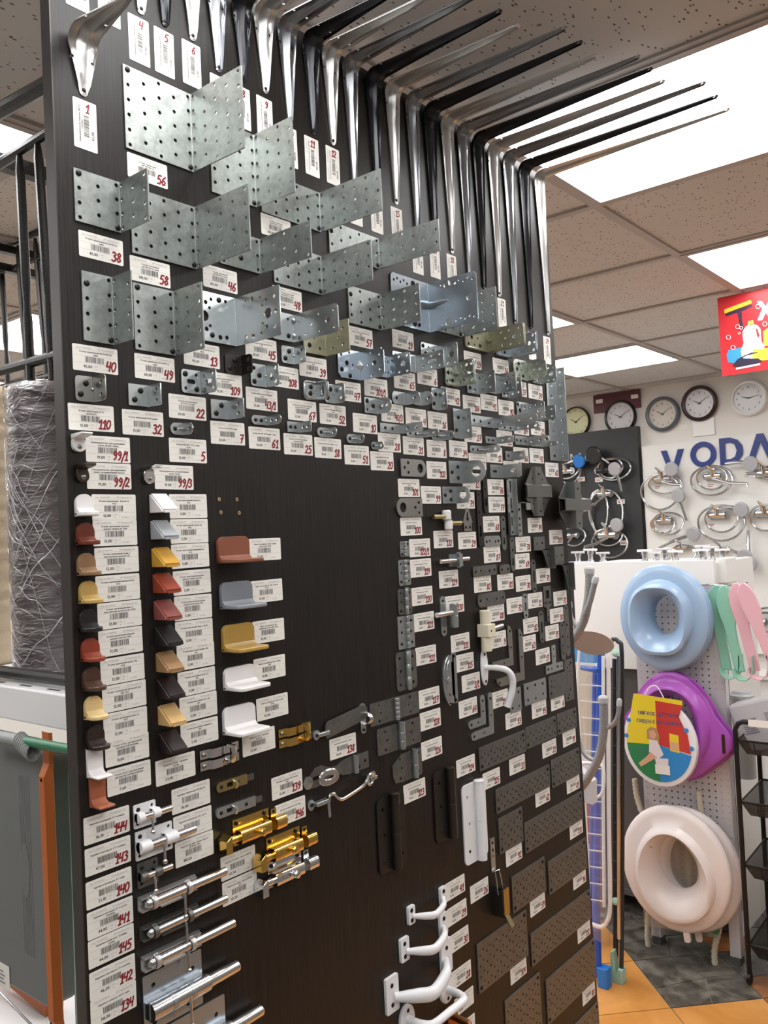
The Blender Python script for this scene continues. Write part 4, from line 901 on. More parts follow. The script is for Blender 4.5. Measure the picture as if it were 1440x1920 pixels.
# folded cross connectors
def cross(label, u, v, w, h, n, m):
    root = thing('cross_connector', label, 'connector', bp(u, v, 0)); W2, H2 = w/2, h/2; c = W2*.32; d = H2*.32
    holes = [circ(sx*W2*.42, sy*H2*.50, 2.2) for sx in (-1, 1) for sy in (-1, 1)]
    out = [(-c, -H2), (c, -H2), (W2*.92, -d), (W2*.92, d), (c, H2), (-c, H2), (-W2*.92, d), (-W2*.92, -d)]
    MB(.001).sheet(out, holes, 2, fm=lambda a, b: (Vector((n*.55, a, b)), Vector((1, 0, 0)))).obj('gusset_plate', m, root)
    for nm, (ax, L, hw) in {'vertical_channel': ('z', H2, c*.95), 'horizontal_channel': ('y', W2, d*.95)}.items():
        prof = [(n*.55, -hw), (n, -hw*.78), (n, hw*.78), (n*.55, hw), (n*.55-2, hw), (n-2, hw*.7), (n-2, -hw*.7), (n*.55-2, -hw)]
        b = MB(.001)
        if ax == 'z': b.add([(p, q, -L) for p, q in prof]+[(p, q, L) for p, q in prof], [(i, (i+1) % 8, 8+(i+1) % 8, 8+i) for i in range(8)]+[(0, 1, 6, 7), (1, 2, 5, 6), (2, 3, 4, 5), (8, 9, 14, 15), (9, 10, 13, 14), (10, 11, 12, 13)])
        else: b.add([(p+.6, -L, q) for p, q in prof]+[(p+.6, L, q) for p, q in prof], [(i, (i+1) % 8, 8+(i+1) % 8, 8+i) for i in range(8)]+[(0, 1, 6, 7), (1, 2, 5, 6), (2, 3, 4, 5), (8, 9, 14, 15), (9, 10, 13, 14), (10, 11, 12, 13)])
        b.obj(nm, m, root, smooth=.3)
    MB(.001).box((0, -c*.6, -H2*.6), (n*.55, c*.6, H2*.6)).obj('back_channel', m, root, smooth=0)
    for k, (a, b_) in enumerate(((0, H2*.7), (0, -H2*.8))): screws(root, [(a, b_)], n, SCREW_S)
cross('steel cross connector with raised channels above tag seventy-four', 1033, 76, 100, 100, 14, 'zinc_dark')
cross('large dark steel cross connector jutting past the board edge', 1150, 47, 118, 98, 40, 'zinc_dark')
# joist hangers
def joist(label, u, v, w, h, flip, m='zinc_dark'):
    root = thing('joist_hanger', label, 'joist hanger', bp(u, v, .3)); b = MB(.001)
    top = rrect(0, h*.58, w*.68, h, 1)
    b.sheet(top, [circ(w*.2, h*.78, 2.2), circ(w*.52, h*.8, 2.2)], 2)
    b.add([(0, w*.08, h*.6), (0, w*.66, h*.6), (13, w*.66, h*.6), (13, w*.08, h*.6), (0, w*.08, h*.58), (0, w*.66, h*.58), (13, w*.66, h*.58), (13, w*.08, h*.58)], [(0, 1, 2, 3), (7, 6, 5, 4), (2, 6, 7, 3), (1, 5, 6, 2), (0, 3, 7, 4)])
    b.sheet([(w*.2, h*.6), (w*.68, h*.6), (w*.68, 0), (w*.62, 0)], [circ(w*.52, h*.42, 2.6)], 2, fm=lambda a, q: (Vector((11, a, q)), Vector((1, 0, 0))))
    b.box((0, w*.68, 0), (24, w*.68+2, h*.62))
    b.obj('folded_plate', m, root, smooth=.3); screws(root, [(w*.52, h*.8)], 2, SCREW_S)
joist('small folded joist hanger above tag seventy-one', 1019, -82, 66, 66, 0); joist('taller folded joist hanger on the board edge above tag seventy-three', 1102, -132, 62, 93, 1)
flat('hanger_plate', 'steel hanger plate with square window right of tag eleven', 'hanger', 1048, -118, 1080, -190, [[(8, 46), (24, 46), (24, 63), (8, 63)], circ(16, 8, 2.4)], out=[(11, 0), (16, -1), (21, 0), (22, 28), (31, 30), (32, 71), (30, 72), (2, 72), (0, 71), (1, 30), (10, 28)], m='tie_steel', sc=[(8, 38), (25, 38)], scm=SCREW_S)
flat('t_plate', 'small flat steel T shaped plate beside tag seventeen', 'T plate', 1042, -241, 1115, -296, [circ(35, 47, 2.3), circ(35, 32, 2.3), circ(24, 8, 2.3), circ(66, 8, 2.3)], out=[(0, 0), (73, 0), (73, 17), (44, 17), (44, 55), (27, 55), (27, 17), (0, 17)], m='zinc_small', sc=[(9, 9), (50, 9)], scm=SCREW_S)
flat('t_plate', 'large flat steel T shaped plate on the board edge over tag six', 'T plate', 1050, -279, 1157, -365, [circ(a, b, 2) for a, b in ((12, 52), (24, 52), (12, 42), (24, 38), (92, 74), (92, 60), (84, 70), (98, 50), (92, 22), (84, 12))], out=[(2, 16), (68, 16), (68, 0), (107, 0), (107, 86), (70, 86), (70, 63), (2, 63), (0, 61), (0, 18)], m='tie_steel', sc=[(10, 28), (80, 6), (98, 78)], scm=SCREW_S)
flat('square_plate', 'nearly square four hole steel plate above tag ninety-three', 'plate', 897, -303, 939, -348, [circ(a, b, 2.6) for a, b in ((9, 9), (33, 9), (9, 36), (33, 36))], 2, m='zinc_small', sc=[(9, 9), (33, 36)], scm=SCREW_S)
flat('square_plate', 'six hole steel plate with pressed line above tag ninety-five', 'plate', 951, -301, 1039, -344, [circ(a, b, 3) for a, b in ((14, 10), (44, 8), (74, 12), (14, 33), (44, 35), (74, 33))], 4, m='zinc_small', sc=[(14, 10), (74, 33), (44, 35), (14, 33)], scm=SCREW_S)
# corner plates lying flat
def ell(label, u0, vt, w, h, bw, m, point=False, rr_=1):
    out = [(0, 0), (w, 0), (w, h), (w-bw, h), (w-bw, bw), (0, bw)]
    if point: out = [(0, bw*.6), (bw*.8, 0), (w, 0), (w, h-bw*.8), (w-bw*.5, h), (w-bw, h), (w-bw, bw), (0, bw)]
    if rr_ > 2: out = arc(bw/2, bw/2, bw/2, 1.5*PI, .5*PI, 6)[::-1][::-1]; out = [(bw/2, bw)]+arc(bw/2, bw/2, bw/2, .5*PI, 1.5*PI, 6)[1:]+[(w-2, 0), (w, 2)]+arc(w-bw/2, h-bw/2, bw/2, 0, PI, 6)+[(w-bw, bw)]
    flat('corner_plate', label, 'corner plate', u0, vt, u0+w, vt-h, [circ(w*.55, bw/2, 2.3), circ(w-bw/2, h*.45, 2.3)], out=out, m=m, t=3 if point else 2.2, sc=[(bw*.6, bw*.5), (w-bw/2, h-bw*.7)], scm=SCREW_S, grp='flat corner plates')
ell('short flat steel corner plate with pointed ends beside tag nine', 841, -182, 75, 76, 15, 'steel', True); ell('long flat steel corner plate with pointed ends beside tag sixty-three', 853, -193, 102, 99, 16, 'steel', True)
ell('short round ended flat corner plate beside tag sixty-four', 755, -296, 56, 54, 15, 'zinc_small', rr_=4); ell('long round ended flat corner plate between tags sixty-four and one hundred sixteen', 762, -296, 75, 76, 15, 'zinc_small', rr_=4)

# ------------------------------------------------------------------ hinges
def hinge(label, u0, vt, u1, vb, upin, rp, m, mp, nk=5, r=1, cap=0, extra=None, n=1.6, scz=None):
    root = thing('hinge', label, 'hinge', bp(u0, vb, .3)); w, h = u1-u0, vt-vb; p = upin-u0
    hr = min(3, h*.05)
    HL = [(p*.35, h*.84), (p*.42 if p > 14 else p*.4, h*.5), (p*.35, h*.16)]; HR = [(p+(w-p)*.62, h*.84), (p+(w-p)*.55, h*.5), (p+(w-p)*.62, h*.16)]
    rl = r if isinstance(r, tuple) else (r, 0, 0, r); rrt = r if isinstance(r, tuple) else (0, r, r, 0)
    MB(.001).sheet(extra or rrect(0, 0, p-.3, h, (rl[0], 0, 0, rl[3])), [circ(a, b, hr) for a, b in HL], n).obj('leaf', m, root)
    MB(.001).sheet(rrect(p+.3, 0, w, h, (0, rrt[1], rrt[2], 0)), [circ(a, b, hr) for a, b in HR], n).obj('leaf', m, root)
    for k in range(nk):
        z0, z1 = h*k/nk+.25, h*(k+1)/nk-.25
        MB(.001).lathe([(rp*.94, z0), (rp, z0+.4), (rp, z1-.4), (rp*.94, z1)], (rp+.3, p, 0), (0, 0, 1), 14).obj('knuckle', mp, root)
    if cap: MB(.001).lathe([(rp*1.1, h), (rp*1.12, h+2), (rp*.8, h+cap), (0, h+cap+.6)], (rp+.3, p, 0), (0, 0, 1), 14).obj('pin_cap', mp, root)
    screws(root, [HL[2], HR[0]], n, scz or SCREW_S)
hinge('tiny zinc butt hinge left of tag reading 122/1', 585, -10, 608, -35, 597, 2.6, 'zinc_small', 'zinc_small', 5, 2)
hinge('small zinc butt hinge beside tag one hundred nineteen', 578, -40, 609, -82, 594, 3.2, 'zinc_small', 'zinc_small', 5, 3)
hinge('zinc butt hinge with rounded corners beside tag one hundred twenty', 573, -87, 609, -129, 592, 3.6, 'tie_steel', 'zinc_small', 3, 4, cap=2)
hinge('zinc butt hinge with square corners beside tag one hundred twenty-one', 569, -131, 612, -184, 592, 3.4, 'zinc_small', 'zinc_small', 5, .6)
hinge('zinc butt hinge with a thick pin beside tag one hundred twenty-two', 560, -188, 613, -250, 587, 4.6, 'tie_steel', 'zinc_small', 3, 6, cap=2)
hinge('wide zinc strap hinge beside tag one hundred twenty-seven', 491, -257, 615, -292, 553, 4.5, 'tie_steel', 'zinc_small', 5, 2)
hinge('wide zinc strap hinge with thick pin beside tag one hundred twenty-eight', 505, -299, 616, -340, 561, 5.5, 'tie_steel', 'zinc_small', 3, 3, cap=2)
hinge('angled zinc hinge with ringed holes beside tag one hundred twenty-six', 539, -349, 615, -393, 593, 5, 'tie_steel', 'zinc_small', 2, 4, cap=2, extra=[(0, 14), (5, 2), (24, 0), (53.7, 0), (53.7, 44), (24, 44), (0, 30)])
hinge('dark bare steel lift-off door hinge below tag one hundred twenty-three', 495, -404, 563, -520, 533, 7.5, 'bare_hinge', 'bronze_dark', 2, 10, cap=3, n=2.5)
hinge('dark bare steel lift-off door hinge left of the white one', 643, -400, 710, -517, 685, 7.5, 'bare_hinge', 'bronze_dark', 2, 10, cap=3, n=2.5)
hinge('white lift-off door hinge below tag one hundred twenty-five', 724, -442, 797, -580, 768, 8.5, 'white_paint', 'white_paint', 2, 10, cap=3, n=2.5)

# ------------------------------------------------------------------ pin hinges, window fittings
root = thing('pin_hinge', 'white capped pin hinge above tag one hundred thirty-two', 'pin hinge', bp(712, 23, 0))
MB(.001).tube([(9, -42, 6), (9, 4, 6)], 4, 12).obj('pin', 'brass', root); MB(.001).tube([(9, 2, -6), (9, 40, -6)], 4, 12).obj('pin', 'brass', root)
MB(.001).lathe([(5, 0), (8, 1), (8, 15), (6, 17), (0, 17)], (9, -2, 0), (0, 0, 1), 14).obj('cap', 'white_plastic', root); MB(.001).lathe([(5, 0), (7.5, -1), (7.5, -15), (6, -17), (0, -17)], (9, 2, 0), (0, 0, 1), 14).obj('cap', 'white_plastic', root)
pr = MB(.001); text(pr, '16', -2, 4, 5, n=17.3); pr.obj('printed_number', 'print_black', root, fix=False)
root = thing('pin_hinge', 'zinc pin hinge above tag one hundred twenty-nine', 'pin hinge', bp(735, -48, 0))
MB(.001).tube([(10, -52, 0), (10, -6, 0)], 4, 12).obj('pin', 'nickel', root); MB(.001).tube([(10, -4, 1), (10, 34, 1)], 4, 12).obj('pin', 'nickel', root)
b = MB(.001); b.box((0, -14, -11), (2, 4, 11)); b.box((2, -3, -11), (16, 8, 11)); b.tube([(10, 2, -13), (10, 2, 14)], 4.5, 10); b.obj('body', 'zinc_small', root)
root = thing('pin_hinge', 'long zinc pin hinge left of tag one hundred thirty', 'pin hinge', bp(696, -143, 0))
MB(.001).sheet(rrect(-8, -34, 8, 35, 7.9), [circ(0, -26, 2.6), circ(0, 27, 2.6)], 2).obj('plate', 'zinc_small', root); screws(root, [(0, 27), (0, -26)], 2, SCREW_S)
MB(.001).tube([(14, -36, 6), (14, 14, 6)], 4.6, 12).obj('pin', 'nickel', root); MB(.001).lathe([(6, -20), (7.4, -19), (7.4, 0), (6.8, .6), (6.8, 1.2), (7.4, 1.8), (7.4, 20), (6, 21)], (14, 14, 0), (0, 0, 1), 14).obj('barrel', 'zinc_small', root)
root = thing('pin_hinge', 'cream plastic pin hinge with steel pin above the white window handle', 'pin hinge', bp(808, -180, 0))
b = MB(.001); b.tube([(14, 0, -37), (14, 0, 37)], 10, 16); b.box((2, -10.5, -11), (26, 14, 12)); b.obj('body', 'cream_plastic', root, bevel=.001)
for z in (22, -26): MB(.001).sheet(rrect(8, z-14, 20, z+14, 6), [circ(14, z, 3)], 6).obj('lug', 'cream_plastic', root)
MB(.001).tube([(14, 14, 0), (14, 56, 3)], 4.2, 12).obj('pin', 'nickel', root); screws(root, [(0, 0)], 25, SCREW_S)
root = thing('casement_fastener', 'white lever window handle on an oval plate over tag one hundred sixteen', 'window handle', bp(814, -248, 0))
MB(.001).sheet([(10.5*math.sin(x), 33*math.cos(x)) for x in (-2*PI*k/20 for k in range(20))], [], 5).obj('plate', 'white_paint', root, bevel=.0015); screws(root, [(0, 24), (0, -25)], 5, SCREW_S)
MB(.001).tube(spline([(5, 0, 0), (30, 4, 0), (44, 14, -6), (48, 22, -22), (44, 24, -44), (36, 18, -72)], 5), [5]*4+[5.5]*8+[6]*8+[6.5]*6, 12).obj('lever', 'white_paint', root)
root = thing('window_latch', 'zinc half moon window latch beside tag one hundred fifteen', 'window latch', bp(684, -296, 0))
arc_pts = [(34, 86)]+[(20-20*math.cos(x), 43+40*math.sin(x)) for x in (1.3-2.6*k/12 for k in range(13))]+[(34, 0)]
MB(.001).sheet(arc_pts[::-1], [circ(15, 43, 3.5, 4), slot(28, 43, 60, 4, vert=True)], 3).obj('cover_plate', 'zinc_small', root)
MB(.001).sheet(rrect(30, 0, 42, 88, 5.5), [], 3).obj('rail', 'zinc_small', root); MB(.001).lathe([(3.6, 3), (5.8, 4), (5.6, 6), (3.4, 6.4)], (0, 15, 43), (1, 0, 0), 14).obj('socket', 'zinc_small', root)
for k in (-4, 4): MB(.001).tube([(3+abs(k), 20-(20+k)*math.cos(x), 43+(40+k)*math.sin(x)) for x in (1.3-2.6*j/14 for j in range(15))], 1.2, 6).obj('curved_rod', 'zinc_small', root)
screws(root, [(36, 82), (36, 6), (14, 68), (16, 18)], 3.2, SCREW_S)
root = thing('toggle_latch', 'steel toggle latch with wire loop beside tag twenty-six', 'toggle latch', bp(806, -695, 0))
MB(.001).sheet(rrect(0, 78, 14, 138, 1), [circ(7, 106, 2)], 2).obj('strike_plate', 'zinc_small', root); screws(root, [(7, 130), (7, 117)], 2, SCREW_S)
MB(.001).tube([(6, 3, 80), (9, 3, 62), (10, 4, 40), (10, 20, 40), (9, 19, 62), (6, 17, 80)], 1.8, 8, closed=True).obj('wire_loop', 'nickel', root)
b = MB(.001); b.box((0, 4, 0), (22, 6, 46)); b.box((0, 18, 0), (22, 20, 46)); b.obj('bracket', 'bronze_dark', root); b = MB(.001); b.box((20, 3, 4), (23, 21, 50)); b.add([(20, 6, 4), (20, 18, 4), (32, 18, -16), (32, 6, -16), (22.5, 6, 4), (22.5, 18, 4), (34, 18, -15), (34, 6, -15)], [(0, 1, 2, 3), (4, 7, 6, 5), (0, 3, 7, 4), (1, 5, 6, 2), (3, 2, 6, 7)]); b.obj('lever', 'brass', root)

# ------------------------------------------------------------------ white pull handles
def pull(label, uL, uR, v, wf, hf, out_, rm, ncap=6):
    root = thing('pull_handle', label, 'pull handle', bp(uL, v, 0)); L = uR-uL
    for a in (0, L-wf):
        MB(.001).sheet(rrect(a, 0, a+wf, hf, 3), [], 5).obj('foot', 'white_paint', root, bevel=.001); 
    P = spline([(5, wf*.6, hf*.4), (out_*.55, wf*1.1, hf*.36), (out_*.9, wf*1.7, hf*.3), (out_, L*.5, hf*.12), (out_*.9, L-wf*1.7, hf*.3), (out_*.55, L-wf*1.1, hf*.36), (5, L-wf*.6, hf*.4)], 5)
    n = len(P); R_ = [rm*(.62+.48*math.sin(PI*i/(n-1))) for i in range(n)]
    MB(.001).tube(P, R_, 14, sy=.8).obj('grip', 'white_paint', root)
    screws(root, [(wf*.45, hf*.75), (wf*.45, hf*.22), (L-wf*.5, hf*.75)], 4.6, SCREW)
pull('smallest white pull handle beside tag forty-one', 558, 662, -618, 17, 29, 20, 5.6)
pull('middle sized white pull handle between the smallest and the big one', 535, 661, -668, 21, 37, 24, 7)
pull('big white pull handle beside tag thirty', 495, 669, -731, 30, 55, 29, 10.5)
root = thing('pull_handle', 'white bar pull handle with round rosettes beside tag twenty-eight', 'pull handle', bp(527, -757, 0))
for a in (17, 124): MB(.001).lathe([(18, 0), (18, 4), (16, 6), (0, 6)], (0, a, 0), (1, 0, 0), 20, sc=(1.25, 1)).obj('rosette', 'white_paint', root); screws(root, [(a, 14), (a, -14)], 5, SCREW)
MB(.001).tube(spline([(4, 17, 0), (28, 18, 0), (42, 24, 0), (46, 36, 0), (46, 70, 0), (46, 105, 0), (42, 117, 0), (28, 123, 0), (4, 124, 0)], 4), 6.5, 14).obj('grip', 'white_paint', root)
root = thing('lever_set', 'bronze door handle below the white bar handle', 'door handle', bp(650, -815, 0)); mat('copper_bronze', (.30, .12, .05), .3, .9)
MB(.001).sheet(rrect(0, -60, 28, 26, 4), [], 4).obj('plate', 'copper_bronze', root); MB(.001).tube([(4, 14, 8), (34, 14, 6), (46, 10, -8), (48, -20, -30)], 6, 12).obj('lever', 'copper_bronze', root); screws(root, [(14, 18)], 4, SCREW_S)

# ------------------------------------------------------------------ plastic corner brackets, left columns
for nm, c in (('pl_white', (.84, .82, .82)), ('pl_mahogany', (.16, .035, .02)), ('pl_ash', (.30, .18, .095)), ('pl_mustard', (.55, .37, .12)), ('pl_black', (.018, .017, .017)), ('pl_red', (.30, .055, .03)), ('pl_cherry', (.085, .04, .028)), ('pl_oak', (.78, .58, .28)), ('pl_walnut', (.035, .022, .018)), ('pl_brown', (.38, .12, .06)), ('pl_grey', (.24, .26, .29)), ('pl_silver', (.38, .40, .42)), ('pl_gold', (.60, .33, .05)), ('pl_dusty', (.26, .075, .065)), ('pl_bronze', (.36, .21, .10)), ('pl_dark', (.022, .014, .016)), ('pl_beech', (.62, .40, .17)), ('pl_choc', (.24, .085, .05)), ('pl_ochre', (.46, .29, .07))): mat(nm, c, .3)
def corner(label, u, v, w, h, d, th, m, Rt, Rs, name='corner_bracket', grp=None):
    root = thing(name, label, 'corner bracket' if name == 'corner_bracket' else 'shelf hanger', bp(u, v, .2), grp)
    b = MB(.001).sheet(rrect(0, 0, w, h, (0, 0, Rt, Rt), 6), [], th)
    b.obj('back', m, root, bevel=.0012)
    o = rrect(0, 0, d, w, (0, Rs, Rs, 0), 6); MB(.001).prism(o, 0, th, 'z').obj('shelf', m, root, bevel=.0012)
    f = th+min(6, h*.22); MB(.001).prism([(th*.8, th*.8), (f, th*.8), (th+(f-th)*.35, th+(f-th)*.35), (th*.8, f)], .6, w-.6, 'y').obj('fillet', m, root, smooth=1.2)
G1 = 'rounded plastic corner brackets'
for (u, v, m, s) in [(7, 38, 'pl_white', 'white'), (7, 6, 'pl_mahogany', 'dark mahogany'), (7, -28, 'pl_ash', 'ash brown'), (8, -59, 'pl_mustard', 'mustard yellow'), (6, -90, 'pl_black', 'black'), (8, -123, 'pl_red', 'light mahogany red'), (8, -155, 'pl_cherry', 'cherry brown'), (9, -187, 'pl_oak', 'pale oak'), (10, -220, 'pl_walnut', 'dark walnut')]:
    corner(s+' plastic corner bracket with round top and round shelf', u, v, 21.5, 25, 22, 5, m, 10.5, 9, grp=G1)
for (u, v, m, s) in [(10, -251, 'pl_white', 'white'), (12, -284, 'pl_brown', 'reddish brown')]: corner(s+' square plastic corner cover', u, v, 19.5, 34, 22, 3, m, 1, 2.5)
def wedge(label, u, v, m):
    root = thing('wedge_bracket', label, 'corner bracket', bp(u, v, .2), 'wedge shaped plastic brackets'); w, h, d = 24, 22, 24
    MB(.001).prism([(0, 0), (d, 0), (d, 2.5), (1.5, h), (0, h)], 0, w, 'y').obj('body', m, root, bevel=.0005)
    b = MB(.001); b.add([(d-.4, 1.5, 2.9), (d-.4, w-1, 2.9), (1.6, w-1, h+.3), (1.6, 1.5, h+.3), (d+.8, 1.5, 3.9), (d+.8, w-1, 3.9), (2.8, w-1, h+1.3), (2.8, 1.5, h+1.3)], [(4, 5, 6, 7), (0, 3, 2, 1), (0, 1, 5, 4), (1, 2, 6, 5), (2, 3, 7, 6), (3, 0, 4, 7)]); b.obj('cover', m, root, smooth=0)
    MB(.001).box((d-.5, 4, -.6), (d+.7, w-4, 1.6)).obj('lip', m, root, smooth=0)
for (v, m, s) in [(41, 'pl_white', 'white'), (9, 'pl_silver', 'silver grey'), (-24, 'pl_gold', 'mustard gold'), (-55, 'pl_red', 'mahogany red'), (-87, 'pl_dusty', 'dusty red'), (-118, 'pl_black', 'black, third from the foot of its column'), (-149, 'pl_bronze', 'bronze brown'), (-180, 'pl_dark', 'dark walnut'), (-212, 'pl_beech', 'tan beech'), (-244, 'pl_dark', 'blackish brown, last of its column')]: wedge(('wedge shaped plastic bracket, ' if ',' in s else '')+s+('' if ',' in s else ' wedge shaped plastic bracket'), 106, v, m)
for (u, v, m, s, h) in [(205, -25, 'pl_choc', 'chocolate brown', 34), (207, -84, 'pl_grey', 'grey', 34), (207, -139, 'pl_ochre', 'mustard ochre', 34), (207, -188, 'pl_white', 'smaller white', 28), (203, -244, 'pl_white', 'larger white', 34)]: corner(s+' plastic shelf hanger with broad ledge', u, v, 53, h, 36, 5, m, 9, 7, 'shelf_hanger', 'broad plastic shelf hangers')
def pelican(label, u, v, m):
    root = thing('shelf_clip', label, 'shelf clip', bp(u, v, 0))
    MB(.001).sheet([(8+8*math.cos(x), 7+7*math.sin(x)) for x in (PI+PI*k/8 for k in range(9))]+[(15, 12), (13, 18), (2, 18), (0, 12)], [], 5).obj('body', m, root, bevel=.001)
    MB(.001).prism([(0, 14), (20, 17), (24, 19), (22, 20.5), (0, 20)], 0, 14, 'y').obj('upper_jaw', m, root, bevel=.0008); screws(root, [(8, 6)], 5, SCREW_Z)
pelican('white gloss shelf clip beside tag reading 99/1', 6, 110, 'white_plastic'); pelican('dark bronze shelf clip beside tag reading 99/2', 9, 76, 'bronze_dark'); pelican('chrome shelf clip beside tag reading 99/3', 97, 76, 'chrome')

# ------------------------------------------------------------------ bolts and latches
def tower_bolt(label, u, v, w, h, r, rod, mp, mr, hang=24, plate=True):
    root = thing('tower_bolt', label, 'door bolt', bp(u, v, .2)); c = h*.5; nn = r+4
    if plate:
        MB(.001).sheet(rrect(0, 0, w, h, 1.5), [circ(5, 5, 2), circ(w-5, h-5, 2), circ(w-5, 5, 2)], 1.6).obj('plate', mp, root); screws(root, [(6, h-6)], 1.6, SCREW_S)
        for a0, a1 in ((0, w*.28), (w*.68, w)): MB(.001).tube([(nn, a0, c), (nn, a1, c)], r+1.8, 14).obj('guide', mp, root)
        MB(.001).tube([(nn, 1, c), (nn, rod, c)], r, 12).obj('rod', mr, root)
        for a0, a1 in ((0, w*.28), (w*.68, w)): MB(.001).box((1, a0, c-r-1.6), (nn, a1, c+r+1.6)).obj('guide_base', mp, root)
    else:
        MB(.001).box((0, 0, c-r-2), (1.6, w, c+r+2)).obj('plate', mp, root, smooth=0)
        for q in (-1, 1): MB(.001).box((0, 0, c+q*(r+1.6)-.8), (nn, w*.96, c+q*(r+1.6)+.8)).obj('side_rail', mp, root, smooth=0)
        MB(.001).tube([(nn, w*.1, c), (nn, rod, c)], r, 14).obj('rod', mr, root); MB(.001).ball((nn, w*.12, c), r*1.15, 12).obj('rod_end', mr, root)
        for a in (w*.18, w*.78): MB(.001).tube([(nn-1, a, c-r-2.5)]+[(nn+(r+1.6)*math.sin(x), a, c-(r+1.6)*math.cos(x)) for x in (PI*k/8 for k in range(9))]+[(nn-1, a, c+r+2.5)], 1.4, 8, sy=2.4).obj('guide_loop', mp, root)
        MB(.001).box((nn-1, w*.3, c-r-4), (nn+2, w*.74, c-r-2.4)).obj('slot_edge', mp, root, smooth=0)
    a = w*.62 if plate else w*.7
    MB(.001).tube([(nn, a, c), (nn+3, a, c-r-4), (nn+3, a, c-hang+4)], 1.7, 10).obj('knob_stem', mr, root); MB(.001).ball((nn+3, a, c-hang+2), 3.2, 12).obj('knob', mr, root)
tower_bolt('small white plate bolt with steel rod beside tag one hundred forty-four', 67, -324, 30, 27, 4, 47, 'white_paint', 'nickel', 22)
tower_bolt('larger white plate bolt with long rod beside tag one hundred forty-three', 68, -361, 51, 33, 5, 78, 'white_paint', 'steel_rod', 26)
tower_bolt('small dark zinc plate bolt beside tag one hundred forty', 69, -393, 28, 29, 3.5, 43, 'tie_steel', 'nickel', 22)
tower_bolt('long barrel bolt, white rails, beside tag one hundred forty-one', 68, -419, 82, 18, 5.5, 122, 'silver_paint', 'steel_rod', 34, False)
tower_bolt('long barrel bolt, dark rails, beside tag one hundred forty-five', 69, -452, 82, 16, 5, 121, 'tie_steel', 'steel_rod', 34, False)
tower_bolt('long barrel bolt, thick white loops, beside tag one hundred forty-two', 69, -487, 84, 18, 5.5, 131, 'silver_paint', 'steel_rod', 30, False)
def big_bolt(label, u, v, w, h, rod):
    root = thing('door_bolt', label, 'door bolt', bp(u, v, .2))
    MB(.001).sheet(rrect(0, 0, w, h, 2), [circ(14, h*.78, 3), circ(w-14, h*.72, 3), circ(14, 9, 3.4), circ(w-22, 10, 3.4)], 2).obj('plate', 'zinc_blue', root)
    b = MB(.001); b.tube([(11, 2, h*.42), (11, w, h*.42)], 10.5, 18); b.box((1, 1, h*.42-9), (11, w, h*.42+9)); b.obj('barrel', 'steel_rod', root)
    MB(.001).tube([(11, w-4, h*.42), (11, rod-2, h*.42), (11, rod, h*.42)], [8, 8, 7], 16).obj('rod', 'nickel', root)
    for a in (w*.34, w*.66): MB(.001).tube([(11, a, h*.42), (11, a+6, h*.42)], 11, 18).obj('collar', 'zinc_small', root)
    MB(.001).tube([(20, w*.62, h*.42), (21, w*.62, -h*.1)], 1.8, 10).obj('knob_stem', 'nickel', root); MB(.001).ball((21, w*.62, -h*.1), 3.2, 12).obj('knob', 'nickel', root)
big_bolt('heavy zinc door bolt beside tag one hundred thirty-four', 70, -559, 84, 66, 132); big_bolt('heavy zinc door bolt under the other heavy bolt', 98, -632, 89, 70, 140)
def snap(label, u, v, m):
    root = thing('snap_latch', label, 'snap latch', bp(u, v, .2)); L = 62
    MB(.001).sheet(rrect(0, 0, L, 33, .5), [], 1.6).obj('plate', m, root)
    b = MB(.001); b.prism(rrect(1.5, 4, 17, 21, 5, 4), 2, L-8, 'y'); b.obj('barrel', m, root)
    b = MB(.001); b.prism(rrect(1.5, 4, 17, 21, 6, 4), L+2, L+20, 'y'); b.obj('strike', m, root); MB(.001).box((1, L+3, 4), (3, L+13, 30)).obj('strike_plate', m, root)
    MB(.001).tube([(9, 4, 12), (9, -16, 12)], 5, 14).obj('rod', m, root); MB(.001).prism([(-26, 0), (-16, 0), (-16, 22), (-26, 16)], 2, 20, 'x').obj('bolt_head', m, root, bevel=.0008)
    MB(.001).lathe([(3.5, 0), (3, 3), (5, 4.5), (5.6, 7), (4.6, 9), (0, 10)], (17, 32, 13), (1, 0, 0), 14).obj('knob', m, root); screws(root, [(6, 28), (L-8, 28), (L+8, 26)], 2.5, SCREW_S)
    p = MB(.001); text(p, 'ZR', 10, 14, 3.2, n=17.15); p.obj('maker_mark', m, root, fix=False)
snap('gold snap latch topmost of the three', 212, -388, 'gold'); snap('gold snap latch between the other gold one and the chrome one', 268, -428, 'gold'); snap('chrome snap latch under the gold ones', 269, -461, 'chrome')
def slide(label, u, v, L, m):
    root = thing('slide_latch', label, 'slide latch', bp(u, v, .2))
    b = MB(.001).sheet(rrect(0, 0, L, 13, (6.4, .5, .5, 6.4), 6), [[(17, 4), (26, 4), (26, 9), (17, 9)]], 3.5); b.obj('housing', m, root, bevel=.0008)
    MB(.001).sheet(rrect(L, 2.5, L+13, 10.5, .4), [], 2).obj('tongue', 'tie_steel', root); MB(.001).box((.2, 16, 3.5), (.8, 27, 9.5)).obj('recess', 'slot_black', root)
    MB(.001).tube([(3, 28, 11), (8, 29, 9), (9, 29, 5), (7, 28, 1)], 1.5, 8, sy=1.8).obj('thumb_grip', m, root); screws(root, [(8, 6.5), (L-16, 6.5)], 3.2, SCREW_S)
slide('brass slide latch with rounded end', 187, -314, 51, 'brass'); slide('zinc slide latch with rounded end', 185, -346, 66, 'zinc_small')
